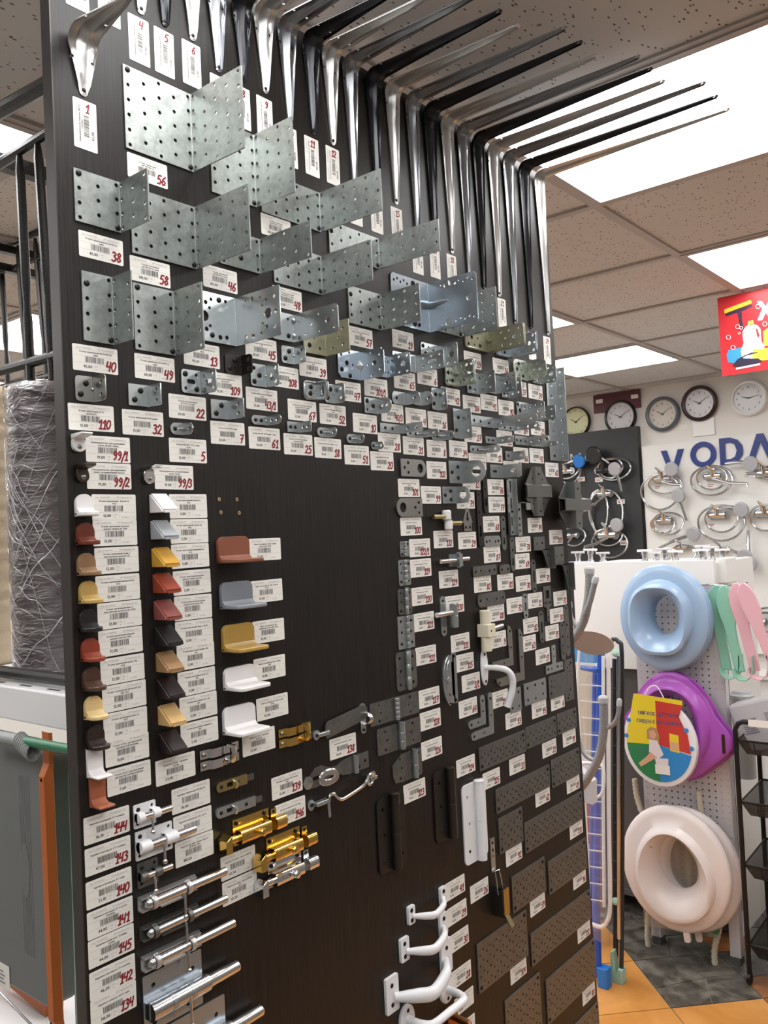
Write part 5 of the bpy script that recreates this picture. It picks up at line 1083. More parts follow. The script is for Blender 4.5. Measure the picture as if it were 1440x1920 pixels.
def catch(label, u, v, m):
    root = thing('window_catch', label, 'window catch', bp(u, v, .2))
    for z in (1, 15):
        prof = [(1, 0), (1, 13), (6, 16), (6, 32), (3, 36), (3, 46)]
        b = MB(.001)
        for (n0, a0), (n1, a1) in zip(prof, prof[1:]): b.add([(n0, a0, z), (n1, a1, z), (n1, a1, z+11), (n0, a0, z+11), (n0+1.5, a0, z), (n1+1.5, a1, z), (n1+1.5, a1, z+11), (n0+1.5, a0, z+11)], [(4, 5, 6, 7), (3, 2, 1, 0), (0, 1, 5, 4), (2, 3, 7, 6), (1, 2, 6, 5), (3, 0, 4, 7)])
        b.obj('strap', m, root, smooth=.3); MB(.001).sheet(rrect(50, z, 63, z+11, 1), [], 2).obj('strike', m, root)
    MB(.001).tube([(6, 42, 4), (14, 43, 6), (17, 43, 14), (16, 43, 24), (8, 42, 26)], 2.2, 10, sy=2.2).obj('lever', m, root); screws(root, [(6, 6), (6, 20), (57, 6), (57, 20)], 3, SCREW_Z)
catch('chrome window catch with two straps', 164, -282, 'chrome'); catch('gold window catch with two straps', 298, -283, 'gold')
root = thing('door_hook', 'zinc hinged hasp with staple above tag one hundred thirty-eight', 'hasp', bp(364, -298, .2))
MB(.001).sheet([(26, 10), (112, 22), (118, 28), (116, 40), (108, 44), (28, 34), (24, 28), (24, 14)], [], 2, fm=lambda a, b: (Vector((3, a, b)), Vector((1, 0, 0)))).obj('strap', 'tie_steel', root)
MB(.001).lathe([(7, 0), (7, 3), (0, 3.5)], (0, 7, 19), (1, 0, 0), 14).obj('pivot_plate', 'zinc_small', root); MB(.001).box((2, 7, 16), (8, 30, 22)).obj('link', 'zinc_small', root, bevel=.001)
MB(.001).sheet(rrect(104, 0, 116, 46, 5.8), [circ(110, 6, 2), circ(110, 40, 2)], 2).obj('staple_plate', 'zinc_small', root); MB(.001).tube([(2, 113, 14)]+[(2+14*math.sin(x), 113, 23-9*math.cos(x)) for x in (PI*k/8 for k in range(9))]+[(2, 113, 32)], 2, 8, sy=2).obj('staple', 'nickel', root); screws(root, [(7, 19), (110, 6), (110, 40)], 3, SCREW_S)
root = thing('hasp', 'long zinc hasp with round eye beside tag one hundred thirty-nine', 'hasp', bp(346, -352, .2))
MB(.001).sheet([(2, 6), (8, 1), (20, 0), (34, 2), (52, 10), (66, 11), (76, 4), (92, 2), (136, 2), (136, 26), (92, 26), (76, 24), (66, 20), (52, 21), (34, 28), (20, 27), (8, 17), (2, 15)], [slot(24, 13, 20, 6)], 2).obj('strap', 'tie_steel', root)
MB(.001).tube([(5+8*math.cos(x)*.2+12, 32+15*math.cos(x), 14+7*math.sin(x)) for x in (2*PI*k/16 for k in range(16))], 2, 8, closed=True, sy=2.4).obj('eye', 'nickel', root)
MB(.001).lathe([(9, 0), (9, 2), (0, 3)], (0, 5, 10), (1, 0, 0), 16).obj('end_plate', 'zinc_small', root); MB(.001).tube([(4, 104, 1), (4, 104, 27)], 4.5, 12).obj('knuckle', 'zinc_small', root); screws(root, [(128, 14), (114, 8)], 2, SCREW_S)
root = thing('wind_hook', 'bent steel wind hook with two eyes beside tag one hundred forty-six', 'wind hook', bp(349, -396, .2))
MB(.001).tube(spline([(10, 33, 0), (10, 32, 20), (11, 35, 30), (12, 42, 30), (13, 50, 22), (14, 58, 19), (14, 80, 22), (14, 105, 27), (14, 114, 33), (13, 120, 38), (12, 128, 38), (11, 132, 32), (10, 128, 24), (10, 121, 24), (11, 119, 30)], 4), 2.6, 10).obj('rod', 'nickel', root)
for a, b_ in ((6, 22), (142, 30)): MB(.001).lathe([(6.5, 0), (6.5, 2), (0, 2.6)], (0, a, b_), (1, 0, 0), 14, sc=(1.2, 1)).obj('eye_plate', 'zinc_small', root)
MB(.001).box((2, 8, 20), (12, 36, 26)).obj('eye', 'zinc_small', root, bevel=.001); MB(.001).box((2, 126, 27), (11, 142, 33)).obj('eye', 'zinc_small', root, bevel=.001); screws(root, [(6, 22), (142, 30)], 2.4, SCREW_S)

# ------------------------------------------------------------------ back wall: clocks and tap boards
mat('clock_black', (.012, .012, .013), .3); mat('clock_brown', (.035, .012, .012), .3); mat('clock_grey', (.10, .115, .13), .35); mat('clock_white', (.80, .79, .77), .35)
mat('face_white', (.62, .62, .64), .25); mat('face_yellow', (.55, .55, .26), .25); mat('face_cream', (.62, .58, .52), .25); mat('plaque_red', (.10, .02, .03), .4)
mat('board_black', (.018, .019, .021), .45); mat('board_white', (.78, .77, .74), .35); mat('letter_blue', (.012, .03, .19), .3); mat('letter_grey', (.45, .46, .47), .4)
mat('faucet_chrome', (.75, .76, .78), .12, 1); mat('hose_steel', (.58, .58, .58), .25, 1); mat('shower_black', (.02, .02, .022), .35); mat('shower_blue', (.02, .19, .62), .35); mat('shower_grey', (.42, .42, .45), .35)
def wall_px(px, py, d=0): return at_y(px, py, Yw-d)
def clock(label, px, py, rpx, mr, mf, rim, hands, numerals=True, tick=False):
    c = wall_px(px, py); R_ = rpx*(c-EYE).dot(FW)/FPX
    root = thing('wall_clock', label, 'wall clock', (c.x, Yw, c.z), 'wall clocks')
    MB().lathe([(R_*.9, 0), (R_, -.012), (R_, -.030), (R_*(1-rim*.4), -.038), (R_*(1-rim), -.034), (R_*(1-rim), -.020)], (0, 0, 0), (0, 1, 0), 40, caps=False).obj('rim', mr, root)
    MB().lathe([(R_*(1-rim), -.022), (0, -.022)], (0, 0, 0), (0, 1, 0), 40, caps=False).obj('dial', mf, root)
    q = R_*(1-rim); d = MB()
    for k in range(12):
        a = PI/2-k*PI/6; s = str(12 if k == 0 else k)
        if numerals: text(d, s, .76*q*math.cos(a), .76*q*math.sin(a)-.006, .013, anchor='c', fm=lambda x, z: (x, -.0235, z))
        else:
            v = Vector((math.cos(a), 0, math.sin(a))); p = Vector((-v.z, 0, v.x)); o = Vector((0, -.0235, 0))
            d.add([v*q*.78+p*.0015+o, v*q*.78-p*.0015+o, v*q*.9-p*.0015+o, v*q*.9+p*.0015+o], [(0, 1, 2, 3)])
    d.obj('numerals', 'print_black', root, smooth=0, fix=False)
    for nm, a, l, w in (('hour_hand', hands[0], .5, .0028), ('minute_hand', hands[1], .72, .002)):
        v = Vector((math.sin(a), 0, math.cos(a))); p = Vector((-v.z, 0, v.x)); o = Vector((0, -.0255, 0))
        MB().add([-v*q*.12+p*w+o, -v*q*.12-p*w+o, v*q*l-p*w*.4+o, v*q*l+p*w*.4+o], [(0, 1, 2, 3)]).obj(nm, 'print_black', root, smooth=0, fix=False)
hands = (math.radians(300), math.radians(55))
clock('wall clock with yellow dial and thin dark rim', 1083, 792, 29, 'clock_brown', 'face_yellow', .1, hands, False)
clock('wall clock with white dial and black rim before a red plaque', 1166, 782.5, 31, 'clock_black', 'face_white', .13, hands)
clock('wall clock with wide slate grey rim', 1245, 777, 32.5, 'clock_grey', 'face_cream', .2, hands)
clock('wall clock with wide dark brown rim over a white card', 1314, 757, 33.5, 'clock_brown', 'face_white', .2, hands)
clock('wall clock with white rim', 1406, 747, 33.5, 'clock_white', 'face_white', .18, (math.radians(285), math.radians(80)))
a, b_ = wall_px(1115, 752), wall_px(1203, 764)
tag(MB().box((a.x, Yw-.02, b_.z), (b_.x, Yw, a.z+.03)).obj('wall_plaque', 'plaque_red', smooth=0), 'dark red plaque behind the black rimmed clock', 'plaque')
for i, (px, py) in enumerate(((1120, 753), (1186, 744))):
    c = wall_px(px, py, .022); o = MB().box((0, -.001, -.012), (.045, 0, .012)).obj('small_tag', 'paper', None, (c.x-.01, Yw-.021, c.z), smooth=0); tag(o, ('left' and 'small white tag on the outer corner of the red plaque', 'small white tag on the red plaque near the grey clock')[i], 'price tag')
a, b_ = wall_px(1299, 790), wall_px(1342, 815)
tag(MB().box((a.x, Yw-.012, b_.z), (b_.x, Yw, a.z+.01)).obj('wall_card', 'clock_white', smooth=0, bevel=.003), 'blank white card below the brown clock', 'card')
# tap display boards
def wall_board(name, label, px0, px1, pyt, zb, m, th):
    a, b2 = wall_px(px0, pyt), wall_px(px1, pyt)
    o = thing(name, label, 'display board', (0, Yw-.002, 0)); MB().box((a.x, -th, zb), (b2.x, 0, a.z)).obj('panel', m, o, smooth=0); return o, a.x, b2.x, a.z
zb = 1.05
bb, bx0, bx1, bz = wall_board('tap_board', 'black tap display board on the back wall', 985, 1202, 826, zb, 'board_black', .05)
wb, wx0, wx1, wz = wall_board('tap_board', 'white tap display board with blue letters on the back wall', 1207, 1600, 838, .9, 'board_white', .03)
L_ = MB(); p0 = wall_px(1068, 872, .052); text(L_, 'МАЕ', p0.x, p0.z-.005, .075, fm=lambda x, z: (x, -.052, z)); L_.obj('lettering', 'letter_grey', bb, smooth=0, fix=False)
def letter(polys, holes, px, py, h):
    c = wall_px(px, py, .03); m_ = MB(); m_.sheet([(x*h, z*h) for x, z in polys], [[(x*h, z*h) for x, z in q] for q in holes], .012, fm=lambda a, b: (Vector((c.x+a, -.03, c.z+b)), Vector((0, -1, 0)))); m_.obj('letter', 'letter_blue', wb, smooth=0)
hL = .150
letter([(0, 1), (.22, 1), (.43, .3), (.68, 1), (.90, 1), (.54, 0), (.33, 0)], [], 1243, 893, hL)
letter(circ(.5, .5, .5, 28), [circ(.5, .5, .30, 28)], 1297, 878, hL*.98)
letter([(0, 0), (.4, 0), (.66, .1), (.82, .32), (.84, .5), (.82, .68), (.66, .9), (.4, 1), (0, 1)], [[(.2, .19), (.4, .19), (.56, .27), (.63, .5), (.56, .73), (.4, .81), (.2, .81)]], 1352, 872, hL)
letter([(0, 0), (.22, 0), (.48, .72), (.74, 0), (.96, 0), (.60, 1), (.37, 1)], [], 1403, 866, hL)
# shower mixers
MT = wall_px(1200, 900)
PXM = (wall_px(1300, 900)-wall_px(1200, 900)).length/100      # metres per pixel out there
def faucet(label, px, py, loops, head=None, headm='shower_grey', spout=None, lever=(0, -1), s=1.0, d=.035, body='faucet_chrome', hr=13):
    c = wall_px(px, py, d); k = PXM
    root = thing('shower_mixer', label, 'tap', (c.x, Yw-d, c.z), 'shower mixers on the tap boards')
    def P(dx, dy, out=.03): return (dx*k, -out, -dy*k)
    MB().tube([P(-13*s, 0), P(13*s, 0)], .018*s, 12).obj('body', body, root)
    for q in (-11, 11): MB().tube([P(q*s, 0, 0), P(q*s, 0, .03)], .022*s, 14).obj('wall_flange', 'faucet_chrome', root)
    MB().tube([P(0, 0, .04), P(lever[0]*6*s, lever[1]*12*s, .055)], .014*s, 12).obj('cartridge', body, root)
    MB().tube([P(lever[0]*6*s, lever[1]*12*s, .055), P(lever[0]*6*s-7, lever[1]*19*s, .07)], [.009*s, .006*s], 8, sy=2).obj('lever', body, root)
    if spout: MB().tube([P(0, 4, .04), P(spout[0]*.5, spout[1]*.8, .07), P(*spout, .09), P(spout[0], spout[1]+5, .09)], .008*s, 10).obj('spout', 'faucet_chrome', root)
    for (cx, cy, rx, ry) in loops:
        MB().tube([P(cx+rx*math.cos(x), cy+ry*math.sin(x), .03+.012*math.sin(2*x)) for x in (2*PI*j/28 for j in range(28))], .0062, 7, closed=True).obj('hose', 'hose_steel', root)
    if head:
        (hx, hy), (gx_, gy_) = head
        MB().tube([P(gx_, gy_, .045), P((gx_+hx)/2, (gy_+hy)/2-2, .055), P(hx, hy, .06)], [.008, .010, .013], 10).obj('handset_grip', 'faucet_chrome', root)
        MB().lathe([(.012, .02), (hr*k, .0), (hr*k*1.02, -.012), (hr*k*.9, -.018), (0, -.019)], P(hx, hy, .06), (.15, .95, .25), 20).obj('shower_head', headm, root)
faucet('chrome shower mixer with blue shower head on the black board', 1066, 884, [(0, -4, 28, 18), (6, 4, 24, 20)], ((34, -17), (8, -16)), 'shower_blue', None, (0, -1), 1, .053)
faucet('shower mixer with big black shower head on the black board', 1136, 882, [(20, 0, 34, 20), (14, -3, 24, 18)], ((-13, -30), (14, -12)), 'shower_black', None, (.4, -1), 1.1, .053, 'shower_black', 17)
faucet('chrome mixer with tall hose loop and upright handset on the black board', 1138, 926, [(0, 38, 34, 46), (-14, 34, 18, 42)], ((28, -45), (36, -2)), 'shower_grey', (-34, 24), (0, -1), 1, .053)
faucet('chrome mixer with wide hose loop on the lower black board', 1144, 1003, [(2, 17, 36, 26), (0, 4, 28, 16)], ((24, -19), (-2, -12)), 'shower_grey', (-40, 20), (0, -1), 1.3, .053)
faucet('valve tap with red cross handle on the black board', 1078, 1004, [(2, 2, 25, 18)], None, 'shower_grey', (-16, 20), (1, 0), .8, .053)
faucet('chrome mixer with dark shower head under the letter V', 1246, 898, [(-6, 24, 36, 32), (4, 10, 30, 18)], ((22, -16), (0, -6)), 'shower_grey', (40, 14), (-.2, -1), 1.1)
faucet('chrome mixer with ringed hose under the letter O', 1340, 893, [(-3, 8, 36, 26), (-2, 4, 26, 20)], ((68, -16), (24, -20)), 'shower_grey', (62, 18), (.2, -1), 1)
faucet('chrome mixer with upright handset on the white board', 1250, 976, [(6, 6, 28, 20), (-4, 8, 22, 16)], ((32, -44), (42, 2)), 'shower_grey', None, (0, -1), 1)
faucet('chrome mixer with double hose ring in the middle of the white board', 1349, 966, [(5, 14, 40, 31), (6, 8, 28, 22)], ((44, -8), (10, -14)), 'shower_grey', None, (0, -1), 1)
faucet('chrome mixer cut off by the photo edge under the slanted letter', 1436, 887, [(10, 0, 16, 10)], None, 'shower_grey', (-24, 0), (0, -1), 1.1)
faucet('chrome mixer with long spout and hanging handset on the white board', 1438, 962, [(0, 8, 26, 22)], ((-28, 84), (-28, 28)), 'shower_grey', None, (-.2, -1), 1.1, hr=14)
faucet('chrome mixer with lying handset above the counter', 1282, 1026, [(2, 12, 22, 16)], ((26, -24), (-40, 0)), 'shower_grey', None, (0, -1), .7)
faucet('chrome mixer low on the white board by the trolley', 1425, 1165, [(16, 0, 30, 24), (12, 0, 20, 16)], None, 'shower_grey', None, (0, -1), .9)
faucet('low chrome mixer beside the cabinet corner', 1354, 1030, [(14, 36, 10, 10)], ((44, 12), (6, -2)), 'shower_grey', None, (0, -1), .8)

def small_tag(label, px, py, d):
    c = wall_px(px, py, d); o = MB().box((0, -.0008, -.014), (.05, 0, .014)).obj('small_tag', 'paper', None, (c.x, Yw-d, c.z), smooth=0); tag(o, label, 'price tag', 'small price tags on the tap boards')
    m = MB()
    for r_ in range(2): m.box((.006, -.0012, .002-r_*.009), (.042-.008*r_, -.0009, .006-r_*.009))
    m.obj('printed_text', 'marker_red', o, smooth=0)
for lb, px, py, d in (('small price tag under the blue shower head', 1083, 899, .0535), ('small price tag under the big black shower head', 1116, 900, .0535), ('small price tag beside the mixer with tall hose loop', 1157, 941, .0535), ('small price tag inside the wide low hose loop', 1163, 1018, .0535), ('small price tag in the hose under the letter V', 1226, 914, .0325), ('small price tag in the hose under the letter O', 1325, 911, .0325), ('small price tag in the double hose ring', 1326, 985, .0325), ('small price tag under the mixer with upright handset', 1232, 1000, .0325)): small_tag(lb, px, py, d)
c = wall_px(1272, 801); o = MB().box((0, -.0008, -.014), (.05, 0, .014)).obj('small_tag', 'paper', None, (c.x, Yw-.0005, c.z), smooth=0); tag(o, 'small price tag on the wall between the grey and brown clocks', 'price tag')

# ------------------------------------------------------------------ hanging sign
mat('sign_red', (.62, .03, .04), .35); mat('s_yellow', (.85, .65, .05), .5); mat('s_dark', (.03, .02, .05), .5); mat('s_white', (.85, .82, .82), .5); mat('s_blue', (.05, .35, .66), .5); mat('s_lime', (.45, .62, .06), .5); mat('s_orange', (.85, .42, .08), .5)
YS = 3.2
a, b_, c_ = at_y(1345, 559, YS), at_y(1353, 706, YS), at_y(1570, 520, YS)
sign = thing('hanging_sign', 'red hanging sign with painted cleaning supplies', 'sign', (a.x, YS, b_.z)); sw, sh = c_.x-a.x, a.z-b_.z
MB().box((0, 0, 0), (sw, .004, sh)).obj('panel', 'sign_red', sign, smooth=0)
for x in (.02, sw-.02): MB().tube([(x, .002, sh-.01), (x, .002, CEIL-b_.z)], .0006, 5).obj('string', 's_white', sign)
def print_(name, pts, m, dep):
    q = [at_y(1320+x/9.6, 520+y/9.6, YS) for x, y in pts]; mb = MB(); mb.sheet([(v.x-a.x, v.z-b_.z) for v in q] if sum((q[i].x*q[(i+1) % len(q)].z-q[(i+1) % len(q)].x*q[i].z) for i in range(len(q))) > 0 else [(v.x-a.x, v.z-b_.z) for v in q][::-1], [], .0004, fm=lambda u, w: (Vector((u, -.0004*dep, w)), Vector((0, -1, 0)))); mb.obj(name, m, sign, smooth=0)
print_('printed_squeegee', [(365, 580), (840, 405), (862, 465), (372, 655)], 's_yellow', 1); print_('printed_squeegee', [(372, 655), (862, 485), (868, 525), (740, 590), (400, 705)], 's_dark', 1)
print_('printed_handle', [(600, 640), (680, 620), (690, 800), (720, 930), (700, 970), (650, 880)], 's_dark', 1)
print_('printed_soap', [(440, 1310), (700, 1255), (780, 1300), (780, 1490), (560, 1545), (430, 1530), (405, 1400)], 's_blue', 1)
print_('printed_cap', [(795, 790), (885, 768), (905, 850), (785, 865)], 's_orange', 2); print_('printed_bottle', [(700, 960), (760, 880), (860, 840), (960, 860), (1020, 930), (1035, 1150), (1090, 1240), (1060, 1480), (680, 1450), (665, 1320), (715, 1180), (695, 1060)], 's_white', 2); print_('printed_gap', [(935, 920), (965, 930), (1000, 1040), (985, 1095), (955, 1050)], 'sign_red', 3)
print_('printed_sponge', [(890, 1300), (1152, 1270), (1400, 1240), (1420, 1440), (1060, 1500), (870, 1450)], 's_yellow', 3); print_('printed_brush', [(530, 1570), (600, 1480), (700, 1420), (860, 1355), (980, 1345), (960, 1360), (760, 1410), (695, 1450), (720, 1470), (980, 1460), (1045, 1510), (960, 1550), (640, 1620), (540, 1605)], 's_dark', 4); print_('printed_bristles', [(575, 1630), (1010, 1545), (1015, 1580), (580, 1665)], 's_white', 4)
print_('printed_carton', [(1065, 970), (1200, 880), (1400, 850), (1400, 1200), (1075, 1240)], 's_lime', 1)
print_('printed_letter', [(950, 435), (1040, 425), (1110, 520), (1180, 400), (1270, 380), (1160, 570), (1290, 720), (1190, 740), (1110, 640), (1050, 770), (960, 775), (1050, 560)], 's_white', 1)
for (x, y, r) in ((605, 890, 38), (668, 910, 26), (440, 1080, 38), (522, 1265, 38), (970, 525, 38), (1095, 840, 38), (635, 1008, 18)):
    q = [at_y(1320+(x+r*math.cos(t_))/9.6, 520+(y+r*math.sin(t_))/9.6, YS-.0016) for t_ in (2*PI*k/14 for k in range(14))]
    MB().tube([(v.x-a.x, -.0016, v.z-b_.z) for v in q], .0012, 5, closed=True).obj('printed_bubble', 's_white', sign)

# ------------------------------------------------------------------ white cabinet and what stands on it
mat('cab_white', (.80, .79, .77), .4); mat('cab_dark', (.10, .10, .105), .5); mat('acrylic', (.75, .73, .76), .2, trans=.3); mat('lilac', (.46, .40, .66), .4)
YC = 3.42
a, b_ = at_y(1073, 1058, YC), at_y(1338, 1050, YC); lo = at_y(1172, 1254, YC)
cab = thing('display_cabinet', 'white cabinet carrying loose taps behind the pegboard', 'cabinet', (a.x, YC, 0)); cw = b_.x-a.x; ct = b_.z
MB().box((0, 0, lo.z), (cw, .02, ct)).obj('front_panel', 'cab_white', cab, smooth=0, bevel=.002); MB().box((0, .02, ct-.03), (cw, .5, ct-.012)).obj('top', 'cab_white', cab, smooth=0)
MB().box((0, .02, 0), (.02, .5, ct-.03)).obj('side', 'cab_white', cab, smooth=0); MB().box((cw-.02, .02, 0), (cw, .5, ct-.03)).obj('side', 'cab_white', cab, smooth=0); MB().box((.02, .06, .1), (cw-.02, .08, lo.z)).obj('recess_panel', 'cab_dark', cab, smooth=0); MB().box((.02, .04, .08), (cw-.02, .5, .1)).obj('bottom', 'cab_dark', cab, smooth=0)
kk = (at_y(1300, 1050, YC)-at_y(1200, 1050, YC)).length/100
for i, (px, h, c2) in enumerate(((1088, 22, 0), (1102, 26, 1), (1116, 18, 0), (1213, 22, 1), (1226, 16, 0), (1238, 20, 1), (1250, 24, 0), (1262, 18, 1), (1306, 26, 0), (1318, 20, 1), (1330, 24, 0), (1342, 18, 1))):
    o = at_y(px, 1050, YC+.12); lab = 'small chrome tap standing on the white cabinet top'
    root = thing('small_tap', lab, 'tap', (o.x, YC+.10+.05*(i % 3), ct-.012), 'loose taps on the cabinet top')
    MB().lathe([(.016, 0), (.016, .012), (.011, .016), (.011, h*kk*.7), (.014, h*kk*.72), (.014, h*kk)], (0, 0, 0), (0, 0, 1), 14).obj('stem', 'faucet_chrome', root)
    MB().tube([(-.032, 0, h*kk+.004), (.032, 0, h*kk+.004)], .005, 8).obj('cross_bar', 'clock_white' if c2 else 'acrylic', root)
o = MB().prism(rrect(-.05, -.03, .05, .03, .02), 0, .014, 'z').obj('soap_dish', 'lilac', None, (at_y(1094, 1048, YC+.1).x, YC+.06, ct-.012)); tag(o, 'lilac dish on the white cabinet top', 'dish')
c = at_y(1349, 1075, YC+.05); o = MB().prism(rrect(-.022, -.06, .022, .06, .008), 0, .10, 'z').obj('carton', 'board_white', None, (c.x+.012, YC+.10, ct-.095), bevel=.004); tag(o, 'crumpled white carton at the cabinet corner', 'carton')

# ------------------------------------------------------------------ pegboard stand
YP = 3.27
mat('peg_white', (.66, .63, .65), .45, .15); mat('pot_blue', (.33, .46, .64), .22); mat('pot_purple', (.40, .09, .47), .25); mat('pot_white', (.80, .73, .71), .2); mat('pk_film', (.82, .82, .84), .2)
tl, br = at_y(1186, 1098, YP), at_y(1384, 1718, YP)
stand = thing('pegboard_stand', 'white perforated pegboard stand holding potty seats', 'display stand', (tl.x, YP, 0)); pw = br.x-tl.x; pt, pb = tl.z, br.z
H = []; nx = int(pw/.024); nz = int((pt-pb)/.024)
for i in range(nx):
    for j in range(nz): H.append(circ(.018+i*.024, pb+.018+j*.024, .0036, 6))
class _pb(MB): pass
m = MB()
for j0 in range(0, nz, 6):       # cut in bands so that the holes stay quick
    z0 = pb+.006+j0*.024; z1 = min(pt, z0+6*.024); hs = [q for q in H if z0 < q[0][1] < z1-.001]
    m.sheet([(0, z0), (pw, z0), (pw, z1), (0, z1)], hs, .0015, fm=lambda u, w: (Vector((u, 0, w)), Vector((0, -1, 0))))
m.obj('perforated_panel', 'peg_white', stand, smooth=0)
for x in (-.002, pw-.038): MB().box((x, .002, .03), (x+.04, .04, pt)).obj('upright', 'peg_white', stand, smooth=0, bevel=.001)
for x in (-.002, pw-.038): MB().box((x+.004, -.0, 0), (x+.036, .05, .03)).obj('foot', 'cab_dark', stand, smooth=0)
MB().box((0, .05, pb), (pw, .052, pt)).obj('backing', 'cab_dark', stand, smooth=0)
kp = (at_y(1300, 1400, YP)-at_y(1200, 1400, YP)).length/100
def oval(cx, cz, rx, rz, y, n=40, p=2.0, egg=0):
    out = []
    for k in range(n):
        t_ = 2*PI*k/n; c, s = math.cos(t_), math.sin(t_)
        x = math.copysign(abs(c)**(2/p), c)*rx*(1+egg*s); z = math.copysign(abs(s)**(2/p), s)*rz
        out.append((cx+x, y, cz+z))
    return out
def loft(rings, closed=False):
    mb = MB(); n = len(rings[0]); vs = [p for r_ in rings for p in r_]; fs = []
    for i in range(len(rings) if closed else len(rings)-1):
        j = (i+1) % len(rings)
        for k in range(n): fs.append((i*n+k, i*n+(k+1) % n, j*n+(k+1) % n, j*n+k))
    return mb.add(vs, fs)
def shell(rings, th=.004):
    c = [(p[0]*.0, 0, 0) for p in rings[0]]
    return loft(rings+[[(x*.985, y+th, z*.985) for x, y, z in r_] for r_ in rings[::-1]], True)
def hook(root, x, z, l): MB().tube([(x, .0, z), (x, -l, z), (x, -l-.01, z+.02)], .003, 8).obj('peg_hook', 'faucet_chrome', root)
# blue seats
for k in range(3):
    c = at_y(1240+k*4, 1158+k*1, YP-.12+k*.025)
    root = thing('potty_seat', ('pale blue potty seat in front of its stack', 'pale blue potty seat between the other two of its stack', 'pale blue potty seat next to the pegboard')[k], 'potty seat', (c.x, YP-.10+k*.03, c.z), 'blue potty seats')
    R1, R2 = 80*kp, 93*kp
    shell([oval(0, 0, R1, R2, 0), oval(0, 0, R1*.985, R2*.985, -.006), oval(0, .0, R1*.86, R2*.86, -.010), oval(-.004, .004, R1*.72, R2*.70, -.012), oval(-.006, -.006, R1*.66, R2*.66, -.05, p=2.6), oval(-.006, -.006, R1*.60, R2*.60, -.056, p=2.6), oval(-.006, 0, R1*.44, R2*.46, -.030, p=2.3), oval(-.002, .008, R1*.33, R2*.38, .012)]).obj('seat', 'pot_blue', root, smooth=1.0)
# purple seats with handles
def purple_ring(s, y, w=1.0):
    pts = []
    for k in range(48):
        t_ = 2*PI*k/48; c, sn = math.cos(t_), math.sin(t_); r = 1.0
        x = 82*c*(1 - .22*max(0, sn)); z = 96*sn
        if sn < .25: x += math.copysign(1, c)*w*24*math.exp(-((sn+.25)/.32)**2)*(abs(c) > .3)
        pts.append((x*kp*s, y, z*kp*s))
    return pts
for k in range(2):
    c = at_y(1258+k*9, 1362+k*1, YP-.10+k*.03)
    root = thing('potty_seat', ('purple potty seat with side handles, behind the printed pack', 'purple potty seat with side handles, against the pegboard')[k], 'potty seat', (c.x, YP-.085+k*.04, c.z), 'purple potty seats')
    shell([purple_ring(1, 0), purple_ring(.985, -.006), purple_ring(.9, -.008), oval(0, 0, 68*kp, 78*kp, -.01, 48), oval(0, 0, 62*kp, 72*kp, -.035, 48), oval(0, .0, 56*kp, 66*kp, -.038, 48), oval(0, .01, 40*kp, 52*kp, -.01, 48), oval(0, .012, 36*kp, 46*kp, .01, 48)]).obj('seat', 'pot_purple', root, smooth=1.0)
    for sx in (-1, 1): MB().prism(rrect(-.006, -.035, .006, .035, .005, 4), -.010, -.0085, 'y').obj('handle_slot', 'clock_brown', root, (sx*88*kp, 0, -.045))
# printed soft seat pack
c = at_y(1232, 1396, YP-.17); root = thing('soft_seat_pack', 'printed packed soft child seat, yellow red green and blue', 'seat pack', (c.x, YP-.14, c.z))
R1, R2 = 67*kp, 76*kp; loft([oval(0, 0, R1*.2, R2*.2, .02), oval(0, 0, R1*.92, R2*.92, .018), oval(0, 0, R1, R2, .0), oval(0, 0, R1*.97, R2*.97, -.012), oval(0, 0, R1*.86, R2*.86, -.014), oval(0, 0, R1*.1, R2*.1, -.0145)]).obj('cushion', 'pk_film', root, smooth=1.0)
for nm, col in (('pk_yellow', (.80, .62, .03)), ('pk_red', (.58, .05, .04)), ('pk_green', (.03, .22, .08)), ('pk_blue', (.03, .25, .62)), ('skin', (.70, .40, .27)), ('hair', (.45, .27, .13)), ('dress', (.80, .72, .74)), ('pk_text', (.12, .12, .30))): mat(nm, col, .35)
def quad(pts, m, y, nm='printed_panel'):
    pts = [(x*kp, z*kp) for x, z in pts]; ar = sum(pts[i][0]*pts[(i+1) % len(pts)][1]-pts[(i+1) % len(pts)][0]*pts[i][1] for i in range(len(pts)))
    MB().sheet(pts if ar < 0 else pts[::-1], [], .0004, fm=lambda u, w: (Vector((u, y, w)), Vector((0, -1, 0)))).obj(nm, m, root, smooth=0)
E_ = lambda a0, a1, n=10: [(58*math.cos(a0+(a1-a0)*k/n), 66*math.sin(a0+(a1-a0)*k/n)) for k in range(n+1)]
quad([(-2, 76), (-42, 78), (-50, 40)]+E_(PI*.93, PI*1.02, 4)+[(-2, -2)], 'pk_yellow', -.0152); quad([(-2, 76), (46, 70), (38, 50), (52, 20), (56, -12), (-2, -2)], 'pk_red', -.0152)
quad([(-2, -2)]+E_(PI*1.02, PI*1.5, 8), 'pk_green', -.0153); quad([(-2, -2)]+E_(PI*1.5, PI*1.93, 8), 'pk_blue', -.0153)
quad([(-42, 78), (46, 70), (46, 78), (-40, 84)], 'pk_yellow', -.0154, 'header_card')
tx = MB()
for s, x, z in (('МЯГКОЕ  ДЕТСКОЕ', 2, 48), ('СИДЕНЬЕ НА УНИТАЗ', 2, 34)): text(tx, s, x*kp, z*kp, 6.2*kp, anchor='c', fm=lambda u, w: (u, -.0162, w), sx=.9, bold=.0012)
